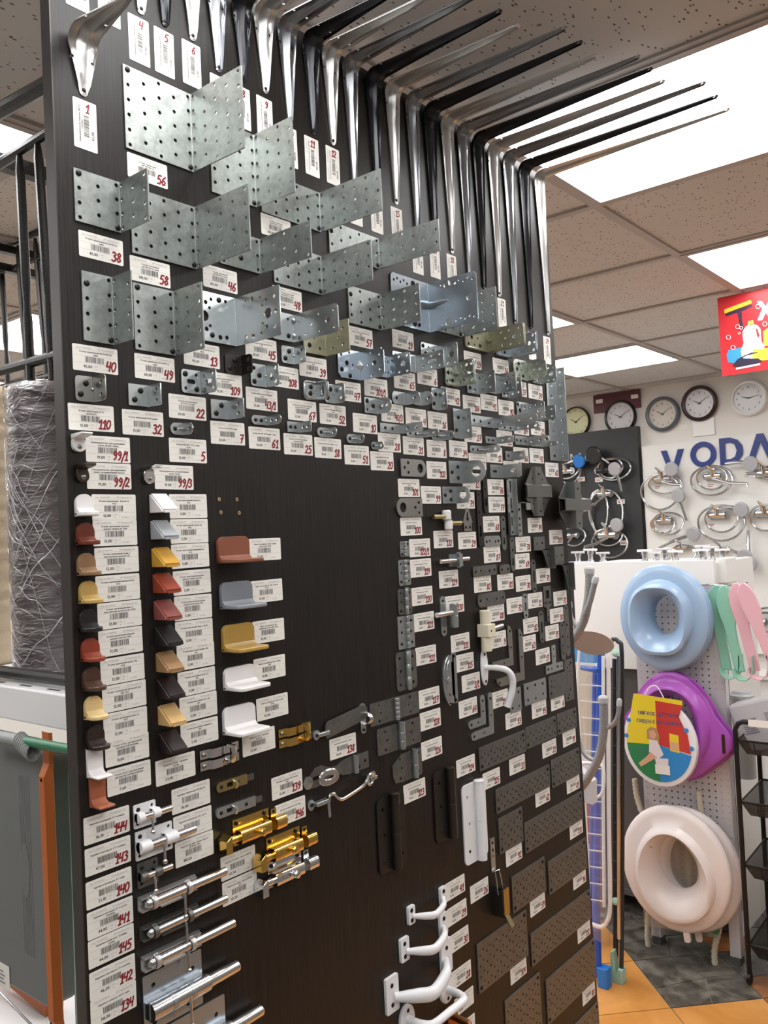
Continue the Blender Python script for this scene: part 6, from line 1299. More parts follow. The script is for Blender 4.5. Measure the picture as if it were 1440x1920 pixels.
tx.obj('printed_text', 'pk_text', root, smooth=0, fix=False); tx = MB(); text(tx, 'гибкое,', -36*kp, -16*kp, 4*kp, fm=lambda u, w: (u, -.0162, w)); text(tx, 'комфортное', -38*kp, -23*kp, 4*kp, fm=lambda u, w: (u, -.0162, w)); tx.obj('printed_text', 'pk_text', root, smooth=0, fix=False)
quad([(-20, 22), (-12, 28), (-2, 26), (2, 14), (0, -2), (-8, 4), (-20, 6)], 'hair', -.0158, 'printed_child'); quad([(-16, 20), (-8, 23), (-3, 15), (-7, 7), (-15, 9)], 'skin', -.016, 'printed_child'); quad([(-16, 6), (-2, 5), (8, -18), (-2, -27), (-18, -16)], 'dress', -.016, 'printed_child'); quad([(-16, -16), (-4, -24), (-34, -44), (-38, -38), (-22, -24)], 'skin', -.0162, 'printed_child')
quad([(-8, -26), (16, -24), (14, -50), (-4, -48)], 'dress', -.0158, 'printed_pot'); quad([(20, 20), (36, 18), (36, -12), (20, -10)], 'pk_yellow', -.0158, 'printed_inset'); quad([(21, 6), (35, 5), (34, -9), (21, -8)], 'skin', -.016, 'printed_inset')
for s, x, z, m_ in (('o', -52, 36, 'pk_blue'), ('o', 50, 28, 'pk_blue'), ('o', 57, -2, 'pk_blue'), ('o', -58, 8, 'pk_blue')): MB().prism([(x*kp+4*kp*math.cos(t_), z*kp+4*kp*math.sin(t_)) for t_ in (2*PI*k/10 for k in range(10))], -.0166, -.0152, 'y').obj('printed_fish', m_, root, smooth=0)
p = MB().box((-8*kp, -.0185, -52*kp), (18*kp, -.018, -36*kp)); p.obj('price_sticker', 'paper', root, smooth=0)
MB().tube(spline([(-22*kp, -.012, 78*kp), (-12*kp, -.01, 96*kp), (2*kp, -.01, 98*kp), (16*kp, -.012, 74*kp)], 5), .0022, 7).obj('carry_string', 'pk_film', root)
# white seats
for k in range(2):
    c = at_y(1262+k*20, 1632+k*2, YP-.15+k*.05)
    root = thing('potty_seat', ('glossy white potty seat with deep collar, in front', 'glossy white potty seat behind the other white one')[k], 'potty seat', (c.x, YP-.12+k*.06, c.z), 'white potty seats'); root.rotation_euler = (0, -.12, .10)
    R1, R2 = 92*kp, 108*kp
    shell([oval(0, 0, R1, R2, 0), oval(0, 0, R1*1.0, R2*1.0, -.012), oval(0, 0, R1*.96, R2*.96, -.022), oval(0, 0, R1*.88, R2*.88, -.026), oval(-.003, -.010, R1*.74, R2*.76, -.030, egg=-.1), oval(-.003, -.014, R1*.70, R2*.72, -.055, egg=-.1), oval(-.003, -.012, R1*.63, R2*.66, -.060, egg=-.1), oval(-.002, .004, R1*.48, R2*.52, -.03, egg=-.12), oval(.004, .012, R1*.36, R2*.43, .01, egg=-.15), oval(.004, .012, R1*.355, R2*.425, .03, egg=-.15)]).obj('seat', 'pot_white', root, smooth=1.0)
    MB().prism(rrect(-.012, -.03, .012, .01, .008, 3), -.016, .0, 'y').obj('clip', 'pot_white', root, (.0, 0, -R2-.004), bevel=.002)
hk = MB().tube([(0, 0, 0), (0, -.16, 0), (-.01, -.175, .012)], .003, 8).obj('peg_hook', 'faucet_chrome', None, (at_y(1242, 1570, YP-.05).x, YP, at_y(1242, 1572, YP-.05).z)); tag(hk, 'steel peg hook inside the white potty seats', 'hook')
# corrugated drain hoses hanging behind the seats
mat('hose_cream', (.62, .55, .42), .45); mat('bag_film', (.62, .58, .52), .15, trans=.55, alpha=.45)
def corr(label, pts, r, Y):
    P = spline([at_y(x, y, Y) for x, y in pts], 10); Rr = [r*(1.0+.10*(1 if i % 2 else -1)) for i in range(len(P))]
    o = P[0].copy(); ob = MB().tube([p-o for p in P], Rr, 12).obj('drain_hose', 'hose_cream', None, o); tag(ob, label, 'drain hose', 'cream drain hoses')
corr('cream corrugated drain hose ending left under the white seats', [(1190, 1460), (1196, 1500), (1216, 1560), (1228, 1640), (1218, 1700), (1214, 1750), (1218, 1788)], .011, YP-.03)
corr('cream corrugated drain hose ending right under the white seats', [(1310, 1482), (1316, 1530), (1330, 1600), (1348, 1680), (1350, 1730), (1340, 1780), (1342, 1826)], .011, YP-.03)
for i, px in enumerate((1250, 1268, 1290)): corr('cream drain hose seen through the hole of the white seats', [(px, 1560), (px+3, 1640), (px+4, 1700)], .012, YP-.018)
a, b_ = at_y(1196, 1498, YP-.05), at_y(1352, 1770, YP-.05)
bag = MB().prism([(0, 0), (.02, -.05*0), (b_.x-a.x, .02), (b_.x-a.x-.02, a.z-b_.z-.04), (.03, a.z-b_.z), (.0, .1)], -.002, .0, 'y').obj('clear_bag', 'bag_film', None, (a.x, YP-.052, b_.z)); tag(bag, 'clear plastic bag around the drain hoses with green sticker', 'plastic bag')
MB().prism(circ(0, 0, .016, 16), -.0035, -.0025, 'y').obj('green_sticker', 'pk_green', bag, (at_y(1342, 1743, YP-.05).x-a.x, 0, at_y(1342, 1743, YP-.05).z-b_.z))
# shoe holders hanging on a hook
mat('mint', (.26, .55, .42), .35); mat('pinkp', (.72, .42, .48), .35)
def holder(label, px, py, m, lean, Y):
    k = kp*.98; c = at_y(px, py, Y); root = thing('shoe_holder', label, 'shoe holder', (c.x, Y, c.z), 'plastic shoe holders')
    sh = lambda x, z: (x+lean*-z*.28)*k
    R_ = [(-6, -2), (2, 4), (12, 5), (20, -2), (25, -16), (26, -36), (22, -54), (17, -68), (17, -90), (19, -118), (20, -144)]; L2 = [(-4, -144), (-6, -118), (-8, -90), (-10, -68), (-15, -52), (-18, -34), (-16, -14)]
    out = [(sh(x*.72, z), z*k) for x, z in (R_+L2)][::-1]
    MB().sheet(out, [], .010, fm=lambda u, w: (Vector((u, 0, w)), Vector((0, -1, 0)))).obj('blade', m, root, smooth=.6, bevel=.003)
    P = [(sh(-3, -140), -140), (sh(-2, -150), -150), (sh(5, -157), -157), (sh(16, -158), -158), (sh(26, -150), -150), (sh(31, -136), -136), (sh(33, -116), -116)]
    vs = []
    for (x, dz) in P: vs += [(x, -.040, dz*k), (x, .008, dz*k), (x+.004, .008, dz*k+.004), (x+.004, -.040, dz*k+.004)]
    fs = []
    for i in range(len(P)-1):
        for j in range(4): fs.append((i*4+j, i*4+(j+1) % 4, (i+1)*4+(j+1) % 4, (i+1)*4+j))
    fs += [(0, 1, 2, 3), tuple(len(vs)-4+j for j in (3, 2, 1, 0))]
    MB().add(vs, fs).obj('curled_foot', m, root, smooth=.9)
holder('mint green shoe holder hanging outermost from the pink ones', 1338, 1102, 'mint', .25, YP-.02); holder('mint green shoe holder next to the pink ones', 1353, 1102, 'mint', .45, YP-.05)
holder('pink shoe holder next to the mint ones', 1376, 1098, 'pinkp', .55, YP-.06); holder('pink shoe holder at the hook tip', 1390, 1098, 'pinkp', 1.1, YP-.09)
h1 = at_y(1325, 1096, YP); hk = MB().tube([(0, 0, 0), (.06, -.04, 0), (.13, -.06, 0), (.17, -.07, .012)], .003, 8).obj('peg_hook', 'faucet_chrome', None, h1); tag(hk, 'steel peg hook carrying the shoe holders', 'hook')

# ------------------------------------------------------------------ black trolley with mesh trays
mat('trolley_black', (.010, .010, .011), .4, .3)
def mesh_mat():
    m, nt, b = nodes('black_mesh'); N = nt.nodes; L = nt.links
    tc = N.new('ShaderNodeTexCoord'); br_ = N.new('ShaderNodeTexChecker'); br_.inputs['Scale'].default_value = 420
    mr = N.new('ShaderNodeMapRange'); mr.inputs[3].default_value = .55; mr.inputs[4].default_value = 1
    L.new(tc.outputs['Object'], br_.inputs['Vector']); L.new(br_.outputs['Fac'], mr.inputs[0]); L.new(mr.outputs[0], b.inputs['Alpha'])
    b.inputs['Base Color'].default_value = (.012, .012, .013, 1); b.inputs['Roughness'].default_value = .5; MAT['black_mesh'] = m
mesh_mat()
YT = 3.17; f0 = at_z(1403, 1838, .02); top = at_y(1382, 1352, YT).z; tx0 = f0.x; tw = .36
trol = thing('trolley', 'black wire trolley with tilted mesh trays', 'trolley', (tx0, YT, 0))
for y in (0, .26):
    MB().tube([(0, y, .035), (0, y, top-.03), (.012, y, top-.008), (.03, y, top), (tw-.03, y, top), (tw-.012, y, top-.008), (tw, y, top-.03), (tw, y, .035)], .009, 10).obj('frame_tube', 'trolley_black', trol)
    for x in (0, tw): MB().lathe([(.012, -.008), (.02, -.006), (.02, .006), (.012, .008)], (x, y, .02), (1, 0, 0), 14).obj('caster', 'trolley_black', trol); 
MB().tube([(.13, .0, .05), (.13, 0, top)], .007, 8).obj('middle_tube', 'trolley_black', trol)
zs = [at_y(1400, yy, YT).z for yy in (1390, 1505, 1622, 1770)]
for z in zs:
    q = [(.004, -.0, z), (tw-.004, 0, z), (tw-.004, .26, z+.015), (.004, .26, z+.015)]
    MB().tube(q, .004, 6, closed=True).obj('tray_rim', 'trolley_black', trol)
    lo_ = [(.03, .02, z-.05), (tw-.03, .02, z-.05), (tw-.03, .24, z-.05), (.03, .24, z-.05)]
    MB().add(q+lo_, [(0, 1, 5, 4), (1, 2, 6, 5), (2, 3, 7, 6), (3, 0, 4, 7), (4, 5, 6, 7)]).obj('mesh_tray', 'black_mesh', trol, smooth=0)
    for x in (.06, .18, .3): MB().tube([(x, .0, z), (x, .02, z-.05), (x, .24, z-.05), (x, .26, z+.015)], .0022, 6).obj('tray_wire', 'trolley_black', trol)
MB().box((.05, -.012, top-.012), (.15, -.010, top+.012)).obj('price_strip', 'paper', trol, smooth=0)
mat('clear_pack', (.74, .72, .75), .2, trans=.25); 
c = at_y(1428, 1345, YT+.12); o = MB().box((-.12, -.05, -.10), (.14, .05, .08)).obj('wrapped_pack', 'clear_pack', None, (c.x+.03, YT+.13, zs[0]+.06), bevel=.01); o.rotation_euler = (0, -.3, 0); tag(o, 'white wrapped pack lying on the top trolley tray', 'pack')
for i, (x, z) in enumerate(((-.085, .02), (.0, .03))):
    m = MB()
    for r_ in range(7): m.box((x, -.0525, z-.05+r_*.008), (x+.05-.004*(r_ % 3), -.0505, z-.0465+r_*.008))
    m.obj('printed_text', 'print_grey', o, smooth=0); m = MB()
c = at_y(1381, 1300, YT+.3); root = thing('lidded_jar', 'translucent lidded plastic tub behind the trolley', 'tub', (c.x+.02, YT+.30, at_y(1381, 1335, YT+.3).z-.25)); mat('tub_clear', (.68, .69, .70), .25, trans=.35)
MB().lathe([(.036, 0), (.042, .30)], (0, 0, 0), (0, 0, 1), 20).obj('tub', 'tub_clear', root); MB().lathe([(.046, .30), (.046, .32), (.038, .325), (.034, .335), (0, .337)], (0, 0, 0), (0, 0, 1), 20).obj('lid', 'tub_clear', root)
a = at_y(1395, 1270, Yw-.25); o = MB().box((0, 0, 0), (.8, .22, .02)).obj('wall_shelf', 'cab_white', None, (a.x, Yw-.28, a.z)); tag(o, 'white wall ledge under the tap board', 'shelf')
MB().box((.0, .02, -a.z), (.8, .2, 0)).obj('ledge_front', 'cab_white', o, smooth=0)
o = MB().box((-.15, 0, 0), (.15, .2, .45)).obj('cardboard_box', 'hose_cream', None, (tx0+.2, YT+.5, 0), bevel=.004); tag(o, 'tan cardboard box on the floor behind the trolley', 'box')

# ------------------------------------------------------------------ folded clothes dryers
mat('dry_white', (.80, .80, .81), .3); mat('dry_blue', (.015, .09, .50), .35); mat('dry_dark', (.035, .04, .042), .35, .3); mat('mint_foot', (.36, .58, .46), .4); mat('film', (.8, .8, .82), .12, trans=.9, alpha=.16); mat('pack_red', (.45, .09, .06), .5); mat('blue_film', (.08, .30, .62), .2)
YD = 2.84
def pth(lst, Y=YD): return [at_y(x, y, Y) for x, y in lst]
o = at_z(1122, 1862, 0); o = Vector((o.x, YD, 0))
root = thing('clothes_dryer', 'folded white and blue clothes dryer wrapped in film', 'clothes dryer', o)
def tub(nm, lst, r, m, Y=YD, sp=0, closed=False):
    P = pth(lst, Y); P = spline(P, sp) if sp else P
    return MB().tube([p-o for p in P], r, 9, closed=closed).obj(nm, m, root)
tub('blue_pole', [(1128, 1225), (1122, 1500), (1118, 1700), (1121, 1830)], .015, 'dry_blue', YD+.03); tub('blue_pole', [(1117, 1262), (1113, 1500), (1110, 1700), (1117, 1830)], .012, 'dry_blue', YD+.05)
MB().prism(rrect(-.02, -.02, .02, .02, .006), 0, .07, 'z').obj('foot_cap', 'shower_blue', root, (.0, .03, 0), bevel=.002)
tub('outer_frame', [(1112, 1222), (1126, 1214), (1136, 1222), (1141, 1260), (1141, 1400), (1142, 1560), (1144, 1690), (1140, 1725), (1128, 1738), (1108, 1732)], .0075, 'dry_white', YD, 3)
tub('inner_frame', [(1086, 1215), (1083, 1300), (1092, 1430), (1100, 1560), (1107, 1732)], .005, 'dry_white', YD-.03, 3); tub('inner_frame', [(1131, 1230), (1131, 1500), (1133, 1700)], .006, 'dry_white', YD-.02)
tub('wing_tube', [(1086, 1430), (1118, 1432), (1131, 1440), (1131, 1480), (1122, 1494), (1108, 1498)], .006, 'dry_white', YD-.05, 3)
for yy in range(1283, 1690, 31): tub('rung', [(1088+(yy-1283)*.045, yy), (1132, yy+4)], .0021, 'dry_white', YD-.02)
tub('blue_joint', [(1090, 1252), (1112, 1256), (1120, 1256)], .008, 'dry_blue', YD-.02); MB().ball(tuple(at_y(1116, 1256, YD-.02)-o), .013, 10).obj('blue_joint', 'dry_blue', root)
a, b_ = at_y(1084, 1205, YD-.06), at_y(1146, 1770, YD-.06)
MB().prism([(0, 0), (b_.x-a.x, -.01), (b_.x-a.x-.005, a.z-b_.z), (.0, a.z-b_.z-.02)], 0, .0012, 'y').obj('film_wrap', 'film', root, (a.x-o.x, -.06, b_.z))
o = at_z(1156, 1846, 0); o = Vector((o.x, 2.93, 0)); root = thing('clothes_dryer', 'folded dark clothes dryer with mint green feet', 'clothes dryer', o); YD2 = 2.93
tub('frame_tube', [(1142, 1210), (1150, 1198), (1160, 1204), (1166, 1225), (1167, 1400), (1167, 1600), (1165, 1835)], .008, 'dry_dark', YD2, 3); tub('frame_tube', [(1153, 1235), (1153, 1500), (1155, 1835)], .010, 'dry_dark', YD2+.02); tub('frame_tube', [(1160, 1230), (1160, 1500), (1161, 1760)], .007, 'steel_rod', YD2-.02)
for yy in (1225, 1690): MB().ball(tuple(at_y(1154, yy, YD2-.02)-o), .014, 8).obj('mint_clip', 'mint_foot', root)
MB().prism([(-.025, 0), (.02, 0), (.02, .05), (.006, .055), (-.006, .03), (-.012, .11), (-.02, .11)], -.02, .02, 'y').obj('foot_cap', 'mint_foot', root, bevel=.002)
for yy in range(1290, 1720, 36): tub('rung', [(1150, yy), (1165, yy+2)], .002, 'dry_dark', YD2-.01)
a, b_ = at_y(1080, 1500, 3.1), at_y(1108, 1640, 3.1); o2 = MB().box((-.1, 0, 0), (b_.x-a.x, .05, a.z-b_.z)).obj('red_mat_pack', 'pack_red', None, (a.x, 3.12, b_.z)); tag(o2, 'red packed mat behind the clothes dryer', 'pack'); MB().box((.02, -.002, .05), (.06, 0, .11)).obj('price_sticker', 'paper', o2, smooth=0)
MB().box((-.09, .0, -b_.z), (-.07, .05, 0)).obj('support', 'cab_dark', o2, smooth=0)
a, b_ = at_y(1078, 1195, 3.05), at_y(1112, 1245, 3.05); o2 = MB().box((-.1, 0, 0), (b_.x-a.x, .04, a.z-b_.z)).obj('blue_pack', 'blue_film', None, (a.x, 3.07, b_.z)); tag(o2, 'blue film wrapped pack behind the clothes dryer', 'pack'); MB().box((-.09, .0, -b_.z), (-.07, .04, 0)).obj('support', 'cab_dark', o2, smooth=0)
a, b_ = at_y(1080, 1245, 3.06), at_y(1100, 1420, 3.06); MB().box((-.05, .01, a.z-.0-b_.z-.36), (.07, .03, a.z-b_.z-.01)).obj('wood_board', 'hose_cream', o2, (0, 0, b_.z-o2.location.z), smooth=0)

# ------------------------------------------------------------------ hammered grey coat stand behind the board edge
def hammer(name, c1, c2, rough, sc=900):
    m, nt, b = nodes(name); N = nt.nodes; L = nt.links; tc = N.new('ShaderNodeTexCoord'); v = N.new('ShaderNodeTexNoise'); v.inputs['Scale'].default_value = sc; v.inputs['Detail'].default_value = 2
    r = N.new('ShaderNodeValToRGB'); r.color_ramp.elements[0].position = .42; r.color_ramp.elements[0].color = (*c1, 1); r.color_ramp.elements[1].position = .6; r.color_ramp.elements[1].color = (*c2, 1)
    bpn = N.new('ShaderNodeBump'); bpn.inputs['Strength'].default_value = .5; bpn.inputs['Distance'].default_value = .001
    L.new(tc.outputs['Object'], v.inputs['Vector']); L.new(v.outputs['Fac'], r.inputs[0]); L.new(r.outputs[0], b.inputs['Base Color']); L.new(v.outputs['Fac'], bpn.inputs['Height']); L.new(bpn.outputs[0], b.inputs['Normal']); b.inputs['Roughness'].default_value = rough; b.inputs['Metallic'].default_value = .5; MAT[name] = m
hammer('hammer_grey', (.24, .235, .24), (.46, .455, .46), .42); hammer('hammer_black', (.008, .007, .007), (.035, .032, .032), .3, 700); mat('cap_grey', (.45, .45, .46), .4); mat('tan_wood', (.42, .30, .25), .35)
YK = 2.15; pole = at_y(1040, 1300, YK); o = Vector((pole.x-.02, YK, 0))
root = thing('coat_stand', 'hammered grey coat stand with curved hooks behind the board', 'coat stand', o)
MB().tube([(0, 0, .02), (0, 0, at_y(1040, 1120, YK).z)], .016, 12).obj('pole', 'hammer_grey', root); MB().lathe([(.2, 0), (.2, .012), (.03, .03), (.02, .06)], (0, 0, 0), (0, 0, 1), 24).obj('base', 'hammer_grey', root)
def khook(lst, r, cap=True, Y=YK):
    P = spline([at_y(x, y, Y)-o for x, y in lst], 6); MB().tube(P, r, 12).obj('hook', 'hammer_grey', root)
    if cap: v = (P[0]-P[1]).normalized(); MB().lathe([(r*1.18, -.008), (r*1.18, .006), (r*.8, .011), (0, .012)], P[0], v, 12).obj('hook_cap', 'cap_grey', root)
khook([(1105, 1070), (1105, 1095), (1102, 1130), (1094, 1165), (1078, 1193), (1058, 1212), (1040, 1220)], .0118); khook([(1116, 1088), (1112, 1105), (1106, 1128), (1098, 1150)], .0080, True, YK-.015)
khook([(1131, 1312), (1132, 1335), (1131, 1375), (1124, 1415), (1110, 1445), (1090, 1475), (1060, 1500), (1040, 1510)], .0118); khook([(1161, 1318), (1159, 1340), (1150, 1358), (1134, 1366)], .0062); khook([(1085, 1386), (1089, 1402), (1100, 1418), (1118, 1428)], .0062); khook([(1068, 1134), (1070, 1155), (1080, 1172), (1092, 1178)], .0062)
c = at_y(1110, 1206, YK+.06); o2 = MB().prism([(.062*math.cos(t_), .034*math.sin(t_)) for t_ in (2*PI*k/24 for k in range(24))], 0, .004, 'y').obj('oval_tray', 'tan_wood', None, c); o2.rotation_euler = (.2, .08, .1); tag(o2, 'tan oval tray hung beside the coat hooks', 'tray')
MB().tube([(-.05, .002, .03), (-.045, .002, .055), (-.03, .002, .055), (-.025, .002, .03)], .004, 8).obj('hanger_loop', 'tan_wood', o2)
a = at_y(1096, 1470, YK+.1); o2 = MB().prism([(-.04, -.05), (.022, -.055), (.024, .01), (-.03, .05)], 0, .03, 'y').obj('plastic_bag', 'clear_pack', None, a); tag(o2, 'small clear plastic bag by the lower coat hook', 'plastic bag')

# ------------------------------------------------------------------ shelving behind the left edge of the board
mat('shelf_white', (.80, .79, .80), .3); mat('shelf_grey', (.30, .31, .31), .5); mat('rug_brown', (.14, .09, .09), .7); mat('rug_beige', (.52, .42, .29), .7, noise=.15, nscale=200, bump=.6, bscale=300); mat('case_grey', (.155, .162, .165), .5, bump=.1, bscale=900); mat('leg_orange', (.52, .13, .025), .45); mat('pipe_green', (.02, .17, .08), .35); mat('strip_grey', (.33, .38, .37), .45)
YL = .78
def LP(px, py, Y=YL): return at_y(px, py, Y)
sx0 = -1.1
zt, zbm = LP(60, 1294).z, LP(60, 1358).z
shelf = thing('store_shelf', 'white store shelf with a price rail behind the board', 'shelf', (0, YL, 0))
MB().box((sx0, 0, zbm), (-.03, .012, zt)).obj('price_rail', 'shelf_white', shelf, smooth=0, bevel=.003); MB().box((sx0, .012, zt-.02), (-.03, .46, zt-.004)).obj('shelf_plate', 'shelf_white', shelf, smooth=0)
for x in (sx0, -.05): MB().box((x, .42, 0), (x+.03, .46, zt-.03)).obj('post', 'shelf_grey', shelf, smooth=0)
zlow = LP(30, 1850, YL+.02).z; MB().box((sx0, .012, zlow-.16), (-.03, .46, zlow-.14)).obj('shelf_plate', 'shelf_white', shelf, smooth=0)
for k in range(9): MB().box((sx0+.1+k*.1, .03, zt-.0038), (sx0+.14+k*.1, .036, zt-.0034)).obj('slot', 'slot_black', shelf, smooth=0)
# rug rolls wrapped in film
def film_mat():
    m, nt, b = nodes('rug_film'); N = nt.nodes; L = nt.links; tc = N.new('ShaderNodeTexCoord'); mp = N.new('ShaderNodeMapping'); mp.inputs['Scale'].default_value = (22, 22, 75); mp.inputs['Rotation'].default_value = (.3, .25, 0)
    t = N.new('ShaderNodeTexNoise'); t.inputs['Scale'].default_value = 1; t.inputs['Detail'].default_value = 5; t.inputs['Distortion'].default_value = 1.5
    bpn = N.new('ShaderNodeBump'); bpn.inputs['Strength'].default_value = .9; bpn.inputs['Distance'].default_value = .006
    L.new(tc.outputs['Object'], mp.inputs[0]); L.new(mp.outputs[0], t.inputs['Vector']); L.new(t.outputs['Fac'], bpn.inputs['Height']); L.new(bpn.outputs[0], b.inputs['Normal']); L.new(bpn.outputs[0], b.inputs['Coat Normal'])
    b.inputs['Base Color'].default_value = (.115, .088, .09, 1); b.inputs['Roughness'].default_value = .35; b.inputs['Coat Weight'].default_value = 1; b.inputs['Coat Roughness'].default_value = .06; b.inputs['Specular IOR Level'].default_value = .9; MAT['rug_film'] = m
film_mat()
def roll(label, pxl, pxr, pyt, pyb, Y, m, over=None):
    l, r_ = LP(pxl, 1000, Y), LP(pxr, 1000, Y); c = LP((pxl+pxr)/2, 1000, Y); R_ = (pxr-pxl)/2*(c-EYE).dot(FW)/FPX; z0, z1 = zt-.003, LP((pxl+pxr)/2, pyt, Y).z
    root = thing('rug_roll', label, 'rug roll', (c.x, Y, z0))
    H_ = z1-z0; vs = []; n = 36; rows = 60
    prof = [(R_*.2, .0), (R_*.95, .0)]+[(R_*(1+.02*math.sin(i*1.7)+.012*math.sin(i*3.9)), H_*i/rows) for i in range(1, rows-1)]+[(R_*.93, H_*.985), (R_*.6, H_), (0, H_*.995)]
    MB().lathe(prof, (0, 0, 0), (0, 0, 1), n).obj('wrapped_roll', m, root, smooth=1.2)
    if over:
        for k in range(120):
            z = H_*(.03+.94*rnd.random()); sl = rnd.uniform(-.16, .16)*(1 if k % 3 else 2.2); a0 = rnd.uniform(2.6, 5.0); da = rnd.uniform(.5, 1.8)
            MB().tube([(R_*1.035*math.cos(a0+da*j/10), R_*1.035*math.sin(a0+da*j/10), max(.01, min(H_*.98, z+sl*da*j/10+.004*math.sin(j*1.3+k)))) for j in range(11)], [.0003]+[rnd.uniform(.0003, .0010)]*9+[.0003], 5).obj('crease_highlight', over, root)
mat('crease_highlight', (.72, .70, .72), .12, coat=1)  # pale strands along the creases, painted highlights of the shiny film
roll('brown rug roll wrapped in shiny stretch film', 24, 170, 716, 1262, YL+.16, 'rug_film', 'crease_highlight'); roll('beige fluffy rug roll wrapped in film', -150, 27, 720, 1240, YL+.14, 'rug_beige')
# black hammered metal racks
def rack(label, Y, bars, horizontals, beams, base=None):
    o = Vector((LP(50, 1260, Y).x, Y, zt)); root = thing('metal_rack', label, 'metal rack', o)
    for (xt, yt, xb, yb, r) in bars:
        P0, P1 = LP(xt, yt, Y), LP(xb, yb, Y); ps = [P0.lerp(P1, k/12) for k in range(13)]
        MB().tube([p-o for p in ps], [r*.55, r]+[r]*6+[r*.75]+[r]*4, 10).obj('upright_bar', 'hammer_black', root)
    for (x0, y0, x1, y1, r) in horizontals:
        P0, P1 = LP(x0, y0, Y), LP(x1, y1, Y); MB().tube([P0-o, P1-o], r, 10).obj('cross_bar', 'hammer_black', root)
    for (x, y, r) in beams:
        P0 = LP(x, y, Y)-o; MB().box((P0.x-.012, -.35, P0.z-.014), (P0.x+.012, .25, P0.z+.014)).obj('side_beam', 'hammer_black', root, smooth=0)
    return root, o
rk, ro = rack('black hammered metal rack standing on the shelf, nearer frame', YL+.02, [(36, 285, 58, 712, .0085), (70, 262, 100, 712, .0085)], [(-60, 345, 160, 205, .010), (-60, 712, 170, 649, .0095)], [])
MB().tube([LP(-60, 242, YL-.18)-ro, LP(160, 118, YL-.18)-ro], .011, 10).obj('cross_bar', 'hammer_black', rk)
P = [LP(-40, 700, YL+.02)-ro]; 
MB().box((P[0].x-.02, -.012, 0), (P[0].x+.004, .012, P[0].z)).obj('leg', 'hammer_black', rk, smooth=0); q = LP(150, 655, YL+.02)-ro; MB().box((q.x, -.012, 0), (q.x+.02, .012, q.z)).obj('leg', 'hammer_black', rk, smooth=0)
rk2, ro2 = rack('black hammered metal rack standing on the shelf, farther frame', YL+.36, [(34, 461, 52, 735, .0075), (66, 447, 90, 735, .0075), (3, 503, 16, 735, .0075)], [(-60, 485, 120, 418, .008), (-60, 535, 110, 470, .007), (-60, 742, 150, 690, .009)], [])
for (x, y, Y) in ((46, 318, YL+.1),):
    P0 = LP(x, y, Y)-ro; MB().add([(P0.x+dx, dy, P0.z+dz) for dx in (-.012, .012) for dy in (-.1, .38) for dz in (-.014, .014)], [(0, 1, 3, 2), (4, 6, 7, 5), (0, 4, 5, 1), (2, 3, 7, 6), (0, 2, 6, 4), (1, 5, 7, 3)]).obj('side_beam', 'hammer_black', rk, smooth=0)
for (x, y) in ((20, 470), (20, 505)):
    P0 = LP(x, y, YL+.36)-ro2; MB().box((P0.x-.01, -.2, P0.z-.010), (P0.x+.01, .4, P0.z+.010)).obj('side_beam', 'hammer_black', rk2, smooth=0)
q = LP(120, 700, YL+.36)-ro2; MB().box((q.x, -.01, 0), (q.x+.016, .01, q.z)).obj('leg', 'hammer_black', rk2, smooth=0)
# tube tray under the rolls
P = [LP(x, y, YL+.05) for x, y in ((-120, 1218), (150, 1262))]; z = zt+.012
tray = MB().tube([(P[0].x, YL+.05, z), (P[1].x+.03, YL+.05, z), (P[1].x+.05, YL+.07, z), (P[1].x+.05, YL+.36, z), (P[0].x, YL+.36, z)], .012, 10, closed=True).obj('tube_tray', 'hammer_black'); tag(tray, 'black hammered tube tray under the rug rolls', 'tray')
# below the shelf: grey folding table, orange legs, green pipe
YG = YL+.03; r0, r1 = LP(-140, 1405, YG), LP(84, 1405, YG); zb2 = LP(40, 1862, YG).z
case = thing('folding_table', 'grey plastic folding table top with ribs standing upright', 'folding table', (r1.x, YG, zb2)); wv = r1.x-r0.x; hv = r1.z-zb2
MB().prism(rrect(-wv, 0, 0, hv, .03, 5), 0, .05, 'y').obj('table_top', 'case_grey', case, bevel=.006)
for k in range(7): MB().box((-.10+k*.006, -.0004, .08), (-.0975+k*.006, .001, hv-.06)).obj('rib', 'case_grey', case, smooth=0)
MB().prism([(-.085+.016*math.cos(t_), hv*.5+.05*math.sin(t_)) for t_ in (2*PI*k/20 for k in range(20))], -.0008, .001, 'y').obj('emblem', 'case_grey', case, smooth=0)
t_ = LP(2, 1815, YG)-case.location; lab_ = MB().box((-.1, -.0015, -.035), (.035, -.001, .012)).obj('sticker', 'paper', case, tuple(t_), smooth=0); tag(lab_, None, None)
m = MB()
for k in range(4): m.box((-.03, -.0025, -.025+k*.007), (.018-.006*(k % 2), -.0017, -.0225+k*.007))
m.obj('sticker_print', 'print_grey', lab_, smooth=0)
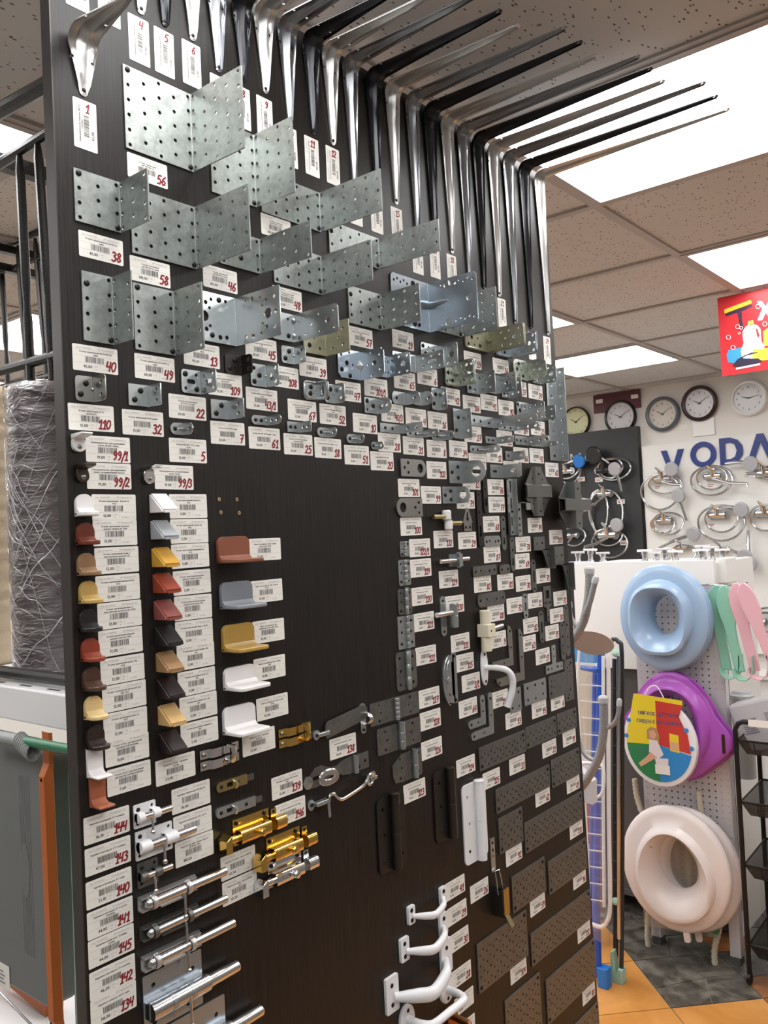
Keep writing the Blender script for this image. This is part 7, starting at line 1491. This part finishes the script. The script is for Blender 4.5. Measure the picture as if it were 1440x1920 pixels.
def oleg(label, top_, bot_, w, Y, m_):
    P0, P1 = LP(*top_, Y), LP(*bot_, Y); root = thing('table_leg_bar', label, 'metal bar', P1, None); d = P0-P1
    ax = d.normalized(); L = d.length
    prof = [(-w/2, 0), (-w*.28, -.014), (w*.28, -.014), (w/2, 0), (w/2-.002, .002), (w*.26, -.0115), (-w*.26, -.0115), (-w/2+.002, .002)]
    vs = []
    for s, k in ((0, 1.5), (.05, 1.5), (.09, 1), (.86, 1), (.9, 1.15), (1, 1.15)):
        flat_ = 1 if k == 1 else .25
        vs += [(ax.x*L*s+a*k, ax.y*L*s+b*flat_, ax.z*L*s) for a, b in prof]
    n = 8; fs = [(i*n+j, i*n+(j+1) % n, (i+1)*n+(j+1) % n, (i+1)*n+j) for i in range(5) for j in range(n)]+[(0, 1, 6, 7), (1, 2, 5, 6), (2, 3, 4, 5)]
    MB().add(vs, fs).obj('channel', m_, root, smooth=.3)
    for s in (.08, .85): MB().lathe([(.003, -.0145), (0, -.0145)], (ax.x*L*s, 0, ax.z*L*s), (0, 1, 0), 10).obj('bolt_hole', 'slot_black', root)
    return root
oleg('orange painted steel leg bar beside the grey table top', (88, 1372), (112, 1960), .031, YG-.02, 'leg_orange')
P0, P1 = LP(36, 1388, YG-.06), LP(170, 1412, YG-.06); root = thing('green_pipe', 'green steel pipe with grey spring sleeve under the shelf rail', 'pipe', P0); d = P1-P0
MB().tube([(0, 0, 0), tuple(d)], .0085, 12).obj('pipe', 'pipe_green', root)
for k in range(9): MB().tube([(.005+.005*k, .012*math.cos(x), -.002*k+.014*math.sin(x)-.0*k) for x in (2*PI*j/12 for j in range(12))], .0022, 6, closed=True).obj('spring_coil', 'shelf_grey', root)
MB().tube([(0, 0, 0), tuple(d*-.8)], .0105, 12).obj('sleeve', 'shelf_grey', root)
P0, P1 = LP(133, 1450, YL-.02), LP(149, 1960, YL-.02); root = thing('ironing_board', 'pale grey board edge with green trim beside the display board', 'board', P1); d = P0-P1
MB().add([(x+d.x*s, y, d.z*s) for s in (0, 1) for x, y in ((-.008, 0), (.03, 0), (.03, .3), (-.008, .3))], [(0, 1, 5, 4), (1, 2, 6, 5), (2, 3, 7, 6), (3, 0, 4, 7), (4, 5, 6, 7), (3, 2, 1, 0)]).obj('panel', 'strip_grey', root, smooth=0)
MB().add([(x+d.x*s, y, d.z*s) for s in (0, 1) for x, y in ((-.0115, .001), (-.0081, .001), (-.0081, .3), (-.0115, .3))], [(0, 1, 5, 4), (1, 2, 6, 5), (2, 3, 7, 6), (3, 0, 4, 7), (4, 5, 6, 7), (3, 2, 1, 0)]).obj('green_trim', 'pipe_green', root, smooth=0)
o2 = MB().box((-.4, 0, -.012), (.12, .04, .012)).obj('orange_bar', 'leg_orange', None, LP(30, 1850, YG+.1)); o2.rotation_euler = (0, .12, 0); tag(o2, 'orange steel bar lying under the grey table top', 'metal bar')
P0, P1 = LP(-40, 1820, YG-.04), LP(62, 1925, YG-.04); o2 = MB().tube([(0, 0, 0), tuple(P1-P0)], .0022, 8).obj('wire_rail', 'faucet_chrome', None, P0); tag(o2, 'thin chrome wire rail at the lower shelf edge', 'wire')
